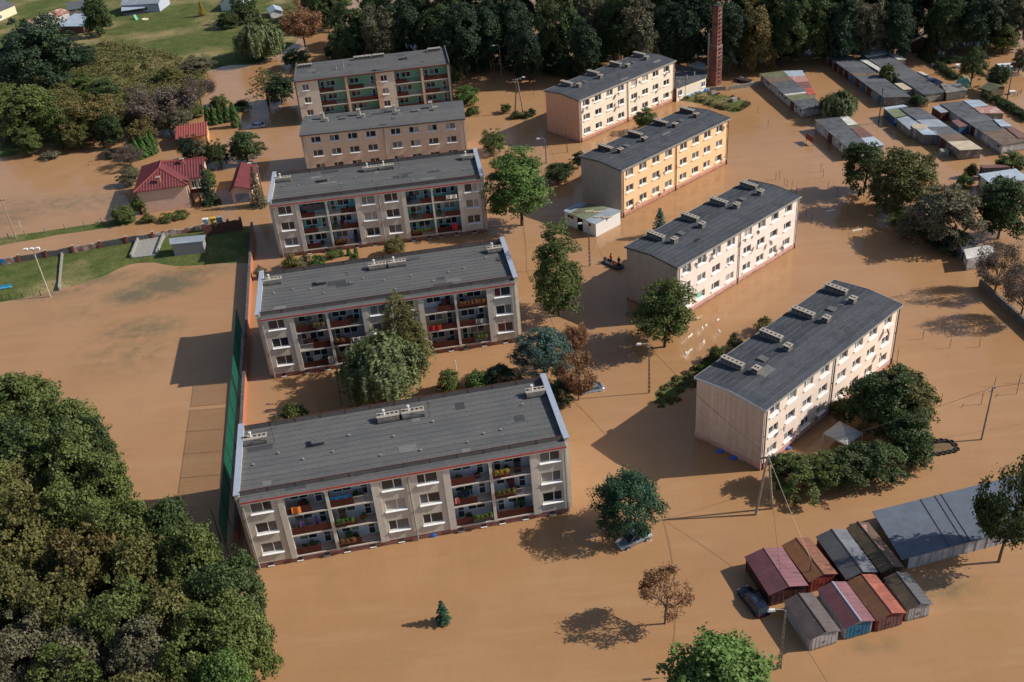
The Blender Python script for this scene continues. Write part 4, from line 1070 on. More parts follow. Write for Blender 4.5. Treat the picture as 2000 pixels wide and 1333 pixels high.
for x in (10.5, 11.7): add_window(t, x, 3.98, 2.6, 0.95, 1.5, 0.5, r, (M_glass, M_glass), 0.03, 0.1)
for y in (2.0, 6.0, 10.0): add_window(t, 0.5, y+1.4, 2.3, 1.4, 1.3, 0.5, r, None, 0.03, 0.1, -math.pi/2)

CF = (-52.77, 186.71, 0.03, 4.54, 14.46)
t = thing('garage', 'small pink garage with red tiled roof beside the red-roofed house', 'garage', CF[:2], CF[2]+3)
w, d = 4.6, 12.0
s = MB(); s.box(0.3, w-0.3, 0.4, d-0.4, -1.2, 2.85); s.v += [(0.3,0.4,2.85),(w-0.3,0.4,2.85),(1.2,0.4,3.7)]; n = len(s.v); s.f.append((n-3,n-2,n-1)); s.m.append(0); s.build('wall', M_pinkw, t)
tiled_slope(t, [(w, 0, 2.75), (w, d, 2.75), (1.2, d, 3.9), (1.2, 0, 3.9)], M_tile)
tiled_slope(t, [(0, d, 2.75), (0, 0, 2.75), (1.2, 0, 3.9), (1.2, d, 3.9)], M_tile)
s = MB(); s.box(0.9, w-0.9, 0.34, 0.42, -0.6, 1.9); o = s.build('garage_door', D_gr, t)
s = MB()
for i in range(4): s.box(0.95, w-0.95, 0.32, 0.34, i*0.5-0.1, i*0.5-0.04)
s.build('door_ribs', D_gr, o)
CF = (-70.82, 218.78, 10.29, 7.07, 9.57)
t = thing('carport', 'open carport with faded red tiled roof behind the red-roofed house', 'carport', CF[:2], CF[2])
tiled_slope(t, [(0, 0, 2.6), (CF[3], 0, 2.6), (CF[3], 6.0, 3.5), (0, 6.0, 3.5)], M_tile2)
tiled_slope(t, [(CF[3], 8.4, 2.7), (0, 8.4, 2.7), (0, 6.0, 3.5), (CF[3], 6.0, 3.5)], M_tile2)
for x in (0.4, CF[3]/2, CF[3]-0.4):
    for y in (0.5, 7.8):
        s = MB(); s.box(x-0.09, x+0.09, y-0.09, y+0.09, -1.0, 2.6); s.build('post', M_wood, t)
s = MB(); s.box(CF[3]*0.5, CF[3]-0.3, 1.4, 7.8, -1, 2.45); s.build('store_wall', mat('ochre_wall', lin(206, 160, 110), 0.9, 0.08), t)

# houses and sheds on the dry ground, upper left
def simple_house(name, label, cat, fr, eave, rise, wallm, roofm, axis='x', wins=(), z0=0.4, over=0.3, roofm2=None):
    x, y, dg, w, d = fr
    t = thing(name, label, cat, (x, y, z0), dg)
    s = MB(); s.box(0, w, 0, d, -1.5, eave)
    if axis == 'x':
        s.v += [(0,0,eave),(0,d,eave),(0,d/2,eave+rise),(w,0,eave),(w,d,eave),(w,d/2,eave+rise)]; n = len(s.v); s.f += [(n-6,n-4,n-5),(n-3,n-2,n-1)]; s.m += [0,0]
    elif axis == 'y':
        s.v += [(0,0,eave),(w,0,eave),(w/2,0,eave+rise),(0,d,eave),(w,d,eave),(w/2,d,eave+rise)]; n = len(s.v); s.f += [(n-6,n-5,n-4),(n-3,n-1,n-2)]; s.m += [0,0]
    s.build('wall', wallm, t)
    def slab(P, m):
        b = MB(); b.v += [tuple(p) for p in P]+[(p[0], p[1], p[2]+0.12) for p in P]
        for f in ((3,2,1,0),(4,5,6,7),(0,1,5,4),(1,2,6,5),(2,3,7,6),(3,0,4,7)): b.f.append(f); b.m.append(0)
        b.build('roof_slope', m, t)
    o = over; e = eave+0.0
    if axis == 'x':
        slab([(-o,-o,e-0.08),(w+o,-o,e-0.08),(w+o,d/2,e+rise),(-o,d/2,e+rise)], roofm); slab([(-o,d/2,e+rise),(w+o,d/2,e+rise),(w+o,d+o,e-0.08),(-o,d+o,e-0.08)], roofm2 or roofm)
    elif axis == 'y':
        slab([(-o,-o,e-0.08),(w/2,-o,e+rise),(w/2,d+o,e+rise),(-o,d+o,e-0.08)], roofm); slab([(w/2,-o,e+rise),(w+o,-o,e-0.08),(w+o,d+o,e-0.08),(w/2,d+o,e+rise)], roofm2 or roofm)
    else:
        slab([(-o,-o,e+0.01),(w+o,-o,e+0.01),(w+o,d+o,e+rise),(-o,d+o,e+rise)], roofm)
    for (wx, wz, ww_, hh_) in wins: add_window(t, wx, -0.02, wz, ww_, hh_, 0.5, rnd, (M_glass, M_glass), 0.03, 0.08)
    return t
Wd = mat('charcoal_board_wall', lin(62, 66, 74), 0.8, 0.1, 2)
We = mat('light_grey_house_wall', lin(172, 178, 188), 0.9, 0.06, 2)
simple_house('house', 'cream house with grey roof in the top left picture corner', 'house', (-160.66, 341.91, 70.49, 14.26, 9.0), 3.6, 1.6, mat('cream_house_wall', lin(220, 204, 170), 0.9, 0.06), R_md, 'x', ((2, 1.2, 1.2, 1.2), (6, 1.2, 1.2, 1.2)))
simple_house('shed', 'long whitewashed shed with rusty white corrugated roof, beside a big dark tree', 'shed', (-145.77, 332.25, -27.31, 6.45, 14.0), 3.0, 0.9, Wa, R_rw, 'y', ((0.8, 1.0, 0.9, 1.0),))
simple_house('shed', 'brown brick shed with pale blue sheet roof, upper left', 'shed', (-132.51, 326.08, -17.39, 9.45, 10.0), 2.6, 0.9, mat('brown_brick_wall', lin(112, 78, 64), 0.9, 0.15, 2), R_bl, 'flat')
simple_house('shed', 'grey-roofed shed behind the pale blue roof, upper left', 'shed', (-134.22, 342.87, 17.45, 6.07, 8.0), 3.2, 0.6, Wb, R_md, 'flat')
simple_house('house', 'light grey house at the top picture edge behind the meadow shed', 'house', (-116.54, 342.48, -7.52, 12.5, 9.0), 3.4, 1.8, We, R_lt, 'x', ((7.0, 1.3, 1.6, 1.2), (2.0, 1.3, 1.6, 1.2)))
simple_house('shed', 'charcoal shed with light blue pent roof at the meadow edge', 'shed', (-115.47, 338.97, 13.18, 6.73, 4.2), 2.4, 0.5, Wd, R_bl, 'flat')
simple_house('house', 'white house with a window at the top of the meadow, left of the willow', 'house', (-82.89, 334.49, -9.14, 7.15, 9.0), 3.4, 1.8, mat('white_house_wall', lin(214, 216, 220), 0.9, 0.05), R_md, 'y', ((3.2, 1.2, 2.2, 1.3),))
simple_house('greenhouse', 'white garden hut beside dark trees at the top edge', 'hut', (-64.95, 320.41, 17.47, 3.8, 6.0), 2.2, 0.9, M_white, R_bl, 'y')
simple_house('garden_hut', 'dark allotment hut with brown roof under trees at the far shore', 'hut', (102.0, 240.76, -39.28, 4.12, 6.5), 2.2, 1.2, mat('dark_timber_wall', lin(86, 56, 48), 0.9, 0.15, 2), R_br, 'y', z0=0.0)
simple_house('garden_hut', 'small weathered hut among the flooded allotments', 'hut', (105.29, 208.4, -62.43, 2.57, 4.0), 1.9, 0.7, M_wood, R_ms, 'x', z0=0.0)
# metal shed, right edge
SQ = [(86.38, 160.74), (93.23, 161.89), (92.93, 166.71), (86.1, 165.69)]
low_row('shed', 'metal-roofed shed with open front at the right edge, red roof behind', 'shed', SQ, 2.5, [(0.5, R_bl), (1.0, R_bl)], Wc, doors=[(0.1, 0.45, M_dark), (0.55, 0.9, M_white)], drop=0.1)
low_row('shed', 'shed with dark red roof behind the metal-roofed shed', 'shed', [(88.08, 168.25), (92.51, 167.73), (92.15, 168.98), (87.96, 169.68)], 2.3, [(1.0, R_rd)], Wc, drop=0.0)
low_row('shed', 'white-roofed shed behind the garden wall beside bare trees', 'shed', [(71.74, 136.75), (77.3, 138.08), (76.65, 140.64), (72.56, 139.84)], 2.2, [(1.0, R_wh)], Wa, drop=0.1)
low_row('shed', 'dark low shed in the shade of the round tree, right side', 'shed', [(72.37, 140.09), (75.63, 141.58), (75.41, 144.13), (73.0, 143.15)], 2.0, [(1.0, R_dk)], Wc, drop=0.1)

# small grey brick shed on the strip of lawn
DQ = [(-59.35, 165.71), (-53.63, 165.81), (-53.9, 168.49), (-60.1, 168.27)]
t = low_row('brick_shed', 'grey brick shed with pale flat roof on the strip of lawn', 'shed', DQ, 2.7, [(1.0, R_lt)], None or mat('grey_brick_wall', lin(150, 146, 144), 0.9, 0.12, 5, 0.03, 5), drop=0.0)

# ---------------------------------------------------------------- trees and shrubs
def leaf_mat(name, c1, c2, rough=0.6, trans=0.22):
    m = bpy.data.materials.new(name); m.use_nodes = True
    N, Lk = m.node_tree.nodes, m.node_tree.links
    B = N['Principled BSDF']; out = N['Material Output']
    at = N.new('ShaderNodeAttribute'); at.attribute_name = 'tint'
    sp = N.new('ShaderNodeSeparateColor'); Lk.new(at.outputs['Color'], sp.inputs[0])
    oi = N.new('ShaderNodeObjectInfo')
    c = n_mix(N, Lk, c1, c2, sp.outputs[0])
    v = n_math(N, Lk, 'MULTIPLY', n_range(N, Lk, sp.outputs[1], 0, 1, 0.72, 1.28), n_range(N, Lk, oi.outputs['Random'], 0, 1, 0.86, 1.14))
    s = N.new('ShaderNodeVectorMath'); s.operation = 'SCALE'; Lk.new(c, s.inputs[0]); Lk.new(v, s.inputs[3])
    Lk.new(s.outputs[0], B.inputs['Base Color']); B.inputs['Roughness'].default_value = rough
    B.inputs['Specular IOR Level'].default_value = 0.25
    tr = N.new('ShaderNodeBsdfTranslucent'); Lk.new(s.outputs[0], tr.inputs['Color'])
    mx = N.new('ShaderNodeMixShader'); mx.inputs[0].default_value = trans
    Lk.new(B.outputs[0], mx.inputs[1]); Lk.new(tr.outputs[0], mx.inputs[2]); Lk.new(mx.outputs[0], out.inputs['Surface'])
    return m
F = dict(
    green=leaf_mat('green_foliage', lin(81, 94, 47), lin(106, 115, 62)),
    fresh=leaf_mat('fresh_green_foliage', lin(80, 104, 50), lin(104, 128, 66)),
    dark=leaf_mat('dark_green_foliage', lin(60, 75, 42), lin(82, 94, 54)),
    deep=leaf_mat('deep_green_foliage', lin(44, 60, 42), lin(62, 78, 54)),
    olive=leaf_mat('olive_foliage', lin(92, 93, 50), lin(116, 111, 64)),
    autumn=leaf_mat('turning_foliage', lin(94, 92, 50), lin(124, 106, 62)),
    brown=leaf_mat('withered_foliage', lin(132, 96, 68), lin(158, 120, 88)),
    bare=leaf_mat('twiggy_crown', lin(98, 86, 76), lin(118, 104, 92)),
    greyleaf=leaf_mat('greyish_foliage', lin(96, 94, 70), lin(120, 114, 88)),
    blue=leaf_mat('blue_needles', lin(64, 86, 78), lin(90, 112, 100)),
    pine=leaf_mat('pine_needles', lin(48, 78, 56), lin(66, 98, 70)),
    willow=leaf_mat('willow_foliage', lin(90, 102, 64), lin(130, 138, 94)),
    thuja=leaf_mat('thuja_foliage', lin(64, 96, 44), lin(84, 116, 54)),
    yellow=leaf_mat('yellow_conifer', lin(150, 128, 50), lin(176, 150, 66)),
    red=leaf_mat('red_flowering', lin(150, 60, 46), lin(110, 110, 60)),
)
M_bark = mat('bark', lin(78, 66, 56), 0.95, 0.25, 3)
M_bark2 = mat('grey_bark', lin(98, 86, 76), 0.95, 0.2, 3)

def leaves_mesh(name, pts, nrm, size, rng, clump, jit=0.7, stretch=1.3, axis=None):
    """leaf-sized four-sided faces: pts centres, nrm preferred facing, clump index tints whole clumps alike"""
    n = len(pts)
    d = nrm + rng.normal(0, jit, (n, 3)); d /= np.linalg.norm(d, axis=1)[:, None]+1e-9
    ref = rng.normal(0, 1, (n, 3)) if axis is None else axis + rng.normal(0, 0.25, (n, 3))
    u = np.cross(d, ref); u /= np.linalg.norm(u, axis=1)[:, None]+1e-9
    v = np.cross(d, u)
    s = (size*rng.uniform(0.6, 1.35, n))[:, None]*0.5
    st = stretch
    co = np.stack([pts-u*s, pts-v*s*st+d*s*0.15, pts+u*s, pts+v*s*st+d*s*0.15], 1).reshape(-1, 3)
    q = np.arange(4*n).reshape(n, 4)
    cl = rng.random(int(clump.max())+1); c2 = rng.random(int(clump.max())+1)
    col = np.zeros((n, 4)); col[:, 0] = np.clip(cl[clump]*0.75+rng.random(n)*0.25, 0, 1); col[:, 1] = np.clip(c2[clump]*0.6+rng.random(n)*0.4, 0, 1); col[:, 3] = 1
    return np_mesh(name, co, q, F['green'], np.repeat(col, 4, 0))

def limb(mb, a, b, r0, r1, rng, bend=0.12, segs=4, sides=5):
    a, b = Vector(a), Vector(b); L = (b-a).length
    off = Vector(rng.normal(0, bend*L, 3)); off.z = abs(off.z)*0.6
    pts, rad = [], []
    for i in range(segs+1):
        t = i/segs; pts.append(a.lerp(b, t)+off*math.sin(math.pi*t)*0.7); rad.append(r0+(r1-r0)*t)
    mb.tube(pts, rad, sides, 0, False)
    return pts

ARCH = {}
def broadleaf(key, seed, r0, h0, nblob, nleaf, leaf, cz=0.52, rv=0.48, blob=(0.24, 0.42), flat=0.5, taper=0.0, trunk=0.22, skirt=0.75):
    """crown of many flattened, tilted leaf sprays of very different size hung through an uneven envelope"""
    rng = np.random.default_rng(seed)
    c = np.array([0, 0, h0*cz]); rad = np.array([r0*0.86, r0*0.86, h0*rv*0.90])
    lob = rng.normal(0, 1, (7, 3)); lob /= np.linalg.norm(lob, axis=1)[:, None]; lw = rng.uniform(-0.45, 0.32, 7)
    B, R, D = [], [], []
    while len(B) < nblob:
        d = rng.normal(0, 1, 3); d /= np.linalg.norm(d)
        if d[2] < -0.85: continue
        t = rng.uniform(0.25, 1.0)**0.5*(1.0 if rng.random() < 0.85 else 1.13)
        env = 1.0+np.sum(lw*np.clip((lob@d-0.55)/0.45, 0, 1))
        w = 1.0-taper*max(0, d[2])
        if d[2] < 0: w = (1.0/max(0.35, math.sqrt(1-d[2]**2)))**skirt
        B.append(c+d*rad*t*env*np.array([w, w, 1])); D.append(d)
        u = rng.random(); R.append((blob[0]+(blob[1]-blob[0])*u**2.2)*r0)
    B, R, D = np.array(B), np.array(R), np.array(D)
    pr = R**2/np.sum(R**2); k = rng.choice(nblob, nleaf, p=pr)
    # local frames: first axis runs outwards, third is the flat direction, tipped at random
    up = np.array([0, 0, 1.0])+D*0.55+rng.normal(0, 0.38, D.shape); up /= np.linalg.norm(up, axis=1)[:, None]
    e1 = np.cross(up, rng.normal(0, 1, D.shape)); e1 /= np.linalg.norm(e1, axis=1)[:, None]; e2 = np.cross(up, e1)
    st = rng.uniform(0.75, 1.45, nblob)
    g = rng.normal(0, 1, (nleaf, 3)); g /= np.linalg.norm(g, axis=1)[:, None]
    q = g*(rng.random(nleaf)**0.42)[:, None]
    q *= (0.75+0.5*vnoise(np.arctan2(q[:, 1], q[:, 0])*2.0+k*7.3, k*3.1, 1.0, seed))[:, None]
    q[:, 2] = np.where(q[:, 2] < 0, q[:, 2]*0.55, q[:, 2])
    pts = B[k]+(e1[k]*(q[:, 0]*st[k])[:, None]+e2[k]*(q[:, 1]/st[k])[:, None]+up[k]*(q[:, 2]*flat)[:, None])*R[k][:, None]
    pts += rng.normal(0, leaf*0.35, pts.shape)
    nrm = up[k]*0.9+e1[k]*q[:, :1]*0.6+e2[k]*q[:, 1:2]*0.6+D[k]*0.25
    keep = pts[:, 2] > h0*0.02
    pts, nrm, k = pts[keep], nrm[keep], k[keep]
    crown = leaves_mesh('crown', pts, nrm, leaf, rng, k, 0.75)
    tm = MB()
    tp = limb(tm, (0, 0, -1.3), (rng.normal(0, 0.05)*r0, rng.normal(0, 0.05)*r0, h0*0.72), trunk, trunk*0.3, rng, 0.03, 6, 7)
    for i in np.argsort(-R)[:16]:
        s_ = tp[rng.integers(2, 6)]
        limb(tm, s_, B[i], trunk*0.4, trunk*0.07, rng, 0.12, 4, 4)
    ARCH[key] = (tm.mesh('trunk', M_bark), crown, r0, h0)

def branching(key, seed, r0, h0, nleaf, leaf, depth=4, first=0.28, spread=0.75, trunk=0.2, up=0.35, twig=True):
    """open crown: forking limbs, the leaves sit along the twigs"""
    rng = np.random.default_rng(seed)
    tm = MB(); tips = []
    c = np.array([0, 0, h0*0.62]); rad = np.array([r0, r0, h0*0.40])
    def grow(p, d, L, r, lv):
        q = p+d*L+rng.normal(0, 0.05*L, 3)
        e = (q-c)/rad; le = np.linalg.norm(e)
        if le > 1.0: q = c+(e/le)*rad*rng.uniform(0.93, 1.0)
        limb(tm, p, q, r, r*0.55, rng, 0.06, 2 if lv > 1 else 3, 6 if lv == 0 else (4 if lv < 3 else 3))
        if lv >= 2:
            for t in (0.35, 0.7, 1.0): tips.append(p+(q-p)*t)
        if lv >= depth: return
        for i in range(3 if lv < 2 else rng.integers(2, 4)):
            nd = d+rng.normal(0, spread, 3)+np.array([0, 0, up*0.4]); nd /= np.linalg.norm(nd)
            o = (q-c)/rad; nd = nd+o*0.35; nd /= np.linalg.norm(nd)
            grow(q if rng.random() < 0.6 else p+(q-p)*0.75, nd, L*rng.uniform(0.62, 0.82), r*0.55, lv+1)
    top = np.array([0, 0, h0*first])
    limb(tm, (0, 0, -1.3), top, trunk, trunk*0.8, rng, 0.02, 3, 7)
    for i in range(8):
        a = 2*math.pi*(i+rng.random()*0.6)/5; el = rng.uniform(0.05, 1.35)
        grow(top+np.array([0, 0, rng.uniform(0, h0*0.08)]), np.array([math.cos(a)*math.cos(el), math.sin(a)*math.cos(el), math.sin(el)]), h0*0.22, trunk*0.55, 0)
    tips = np.array(tips)
    k = rng.integers(0, len(tips), nleaf)
    pts = tips[k]+rng.normal(0, r0*0.075, (nleaf, 3))
    crown = leaves_mesh('crown', pts, np.tile([0, 0, 0.6], (nleaf, 1)), leaf, rng, (k//6).astype(int), 0.9, 1.5)
    ARCH[key] = (tm.mesh('trunk', M_bark2), crown, r0, h0)

def willow(key, seed, r0, h0, nstr, leaf, low=0.12, nb=46):
    """weeping crown: arching boughs, each with its own curtain of hanging strands"""
    rng = np.random.default_rng(seed); P, Nn, K = [], [], []
    tm = MB(); tp = limb(tm, (0, 0, -1.3), (0, 0, h0*0.55), 0.35, 0.2, rng, 0.04, 5, 7)
    for b in range(nb):
        a = rng.random()*6.283; rr = r0*math.sqrt(rng.uniform(0.02, 0.8)); zt = h0*(0.97-0.42*(rr/r0)**1.6)*rng.uniform(0.84, 1.04)
        tip = np.array([math.cos(a)*rr, math.sin(a)*rr, zt]); o = np.array([math.cos(a), math.sin(a), 0])
        if b % 4 == 0: limb(tm, tp[rng.integers(2, 5)], tip, 0.12, 0.03, rng, 0.12, 4, 4)
        Lb = rng.uniform(0.35, 0.85)*zt; wid = rng.uniform(0.10, 0.24)*r0
        for i in range(nstr//nb):
            s0 = tip+rng.normal(0, 1, 3)*np.array([wid, wid, 0.10*r0])*0.7
            L = min(Lb*rng.uniform(0.6, 1.1), s0[2]-h0*low*rng.uniform(0.2, 1.2))
            if L < 0.4: continue
            m = int(L/(leaf*0.5))+2; t = np.linspace(0, 1, m)
            p = s0[None]+o[None]*(np.sqrt(t)*(1-t*0.35))[:, None]*r0*0.16-np.array([0, 0, 1])[None]*(t**1.25*L)[:, None]+rng.normal(0, leaf*0.3, (m, 3))
            P.append(p); Nn.append(np.tile(o*0.9+np.array([0, 0, 0.55]), (m, 1))-np.array([0, 0, 0.3])*t[:, None]); K.append(np.full(m, b*3+i % 3))
    P, Nn, K = np.concatenate(P), np.concatenate(Nn), np.concatenate(K)
    crown = leaves_mesh('crown', P, Nn, leaf, rng, K, 0.55, 2.2, np.array([1.0, 0.2, 0.0]))
    ARCH[key] = (tm.mesh('trunk', M_bark), crown, r0, h0)

def conifer(key, seed, r0, h0, layers, per, leaf, droop=0.25, base=0.06, power=0.85, density=26, gap=0.0):
    """whorls of boughs; every bough carries flat sprays of needles"""
    rng = np.random.default_rng(seed); P, Nn, K = [], [], []; tm = MB(); ci = 0
    limb(tm, (0, 0, -1.3), (0, 0, h0*0.98), 0.045*h0*0.5, 0.02, rng, 0.005, 6, 6)
    for i in range(layers):
        t = (i+rng.uniform(-0.3, 0.3))/layers
        z = h0*(base+(1-base)*max(0, t)); R = r0*(1-max(0, t))**power*rng.uniform(0.82, 1.12)+0.06*r0
        a0 = rng.random()*6.28
        for j in range(per):
            a = a0+6.283*(j+rng.uniform(-0.25, 0.25))/per; L = R*rng.uniform(0.75, 1.1)
            if rng.random() < gap: continue
            m = max(4, int(density*L/r0))
            s = rng.random(m)**0.75
            w = (1-s*0.75)*L*0.36
            lat = rng.uniform(-1, 1, m)*w
            x = np.cos(a)*s*L-np.sin(a)*lat; y = np.sin(a)*s*L+np.cos(a)*lat
            zz = z-droop*L*s**1.4+0.06*L*s-np.abs(lat)*0.25+rng.normal(0, leaf*0.12, m)
            P.append(np.stack([x, y, zz], -1)); Nn.append(np.tile([math.cos(a)*0.35, math.sin(a)*0.35, 0.9], (m, 1))); K.append(np.full(m, ci)); ci += 1
            if L > 0.35*r0: tm.tube([(0, 0, z), (math.cos(a)*L*0.8, math.sin(a)*L*0.8, z-droop*L*0.6)], [0.05, 0.015], 3, 0, False)
    crown = leaves_mesh('crown', np.concatenate(P), np.concatenate(Nn), leaf, rng, np.concatenate(K), 0.35, 1.5)
    ARCH[key] = (tm.mesh('trunk', M_bark), crown, r0, h0)

def column(key, seed, r0, h0, n, leaf, cone=0.55):
    rng = np.random.default_rng(seed)
    t = rng.random(n)**0.85; a = rng.random(n)*6.283
    R = r0*np.minimum(1, (1-t)**cone*1.15)*(0.9+0.12*np.sin(a*5+t*20)+rng.normal(0, 0.05, n))
    P = np.stack([R*np.cos(a), R*np.sin(a), t*h0*0.98+0.05], -1)
    crown = leaves_mesh('crown', P, np.stack([np.cos(a), np.sin(a), np.full(n, 0.5)], -1), leaf, rng, (t*14).astype(int)*8+(a/6.2832*7.99).astype(int), 0.45, 1.6)
    tm = MB(); limb(tm, (0, 0, -1.3), (0, 0, h0*0.9), 0.1, 0.02, rng, 0.0, 3, 5)
    ARCH[key] = (tm.mesh('trunk', M_bark), crown, r0, h0)

for i in range(4): broadleaf('big%d' % i, 20+i, 4.5, 12.0, 150, 17000, 0.26, 0.51, 0.49, (0.12, 0.40))
for i in range(3): broadleaf('mid%d' % i, 40+i, 3.0, 7.5, 90, 10000, 0.20, 0.50, 0.49, (0.13, 0.42))
for i in range(3): broadleaf('oak%d' % i, 60+i, 5.5, 13.0, 240, 27000, 0.27, 0.51, 0.49, (0.09, 0.34))
for i in range(2): broadleaf('locust%d' % i, 80+i, 4.0, 13.0, 190, 21000, 0.19, 0.51, 0.49, (0.12, 0.36), 0.45, 0.3)
for i in range(4): broadleaf('bush%d' % i, 100+i, 1.4, 2.3, 34, 3400, 0.13, 0.45, 0.52, (0.2, 0.5), 0.6)
broadleaf('pineball', 120, 4.0, 8.0, 150, 24000, 0.15, 0.51, 0.47, (0.12, 0.32), 0.6)
broadleaf('pineball2', 121, 3.6, 9.0, 130, 17000, 0.15, 0.54, 0.45, (0.12, 0.34), 0.55, 0.3)
for i in range(2): branching('open%d' % i, 140+i, 4.0, 9.5, 11000, 0.20, 5, 0.2)
for i in range(2): branching('bare%d' % i, 150+i, 4.0, 9.5, 9000, 0.14, 5, 0.2)
branching('small_open', 160, 2.4, 7.4, 5200, 0.14, 5, 0.28, 0.6, 0.12)
branching('brown0', 161, 2.8, 7.0, 9000, 0.16, 5, 0.2, 0.6, 0.13)
branching('brown1', 162, 2.8, 6.5, 9000, 0.16, 5, 0.2, 0.6, 0.13)
willow('willow0', 170, 5.2, 9.0, 1300, 0.22)
willow('willow1', 171, 4.5, 8.5, 900, 0.24, 0.2)
conifer('spruce0', 180, 2.2, 8.0, 17, 9, 0.26)
conifer('spruce1', 181, 3.2, 13.0, 20, 10, 0.36, 0.3)
conifer('larch', 182, 3.4, 10.0, 11, 6, 0.30, 0.30, 0.35, 0.6, 18, 0.25)
conifer('spruce_small', 183, 0.75, 2.4, 11, 7, 0.13, 0.2, 0.02)
column('thuja0', 190, 0.8, 4.2, 2200, 0.17)
column('thuja1', 191, 1.1, 4.0, 2400, 0.18, 0.4)

def tree(key, leaf, T, label, name='tree', cat='tree', group=None, z=0.0, rot=None, wide=1.0):
    x, y, h, rr = T
    tm, cm, r0, h0 = ARCH[key]
    t = thing(name, label, cat, (x, y, z), 0, group)
    t.rotation_euler = (0, 0, rot if rot is not None else rnd.uniform(0, 6.28))
    s = rr/r0*wide
    t.scale = (s, s, h/h0)
    put('trunk' if cat == 'tree' else 'stem', tm, t)
    put('crown' if cat == 'tree' else 'foliage', cm, t, None, None, F[leaf])
    return t

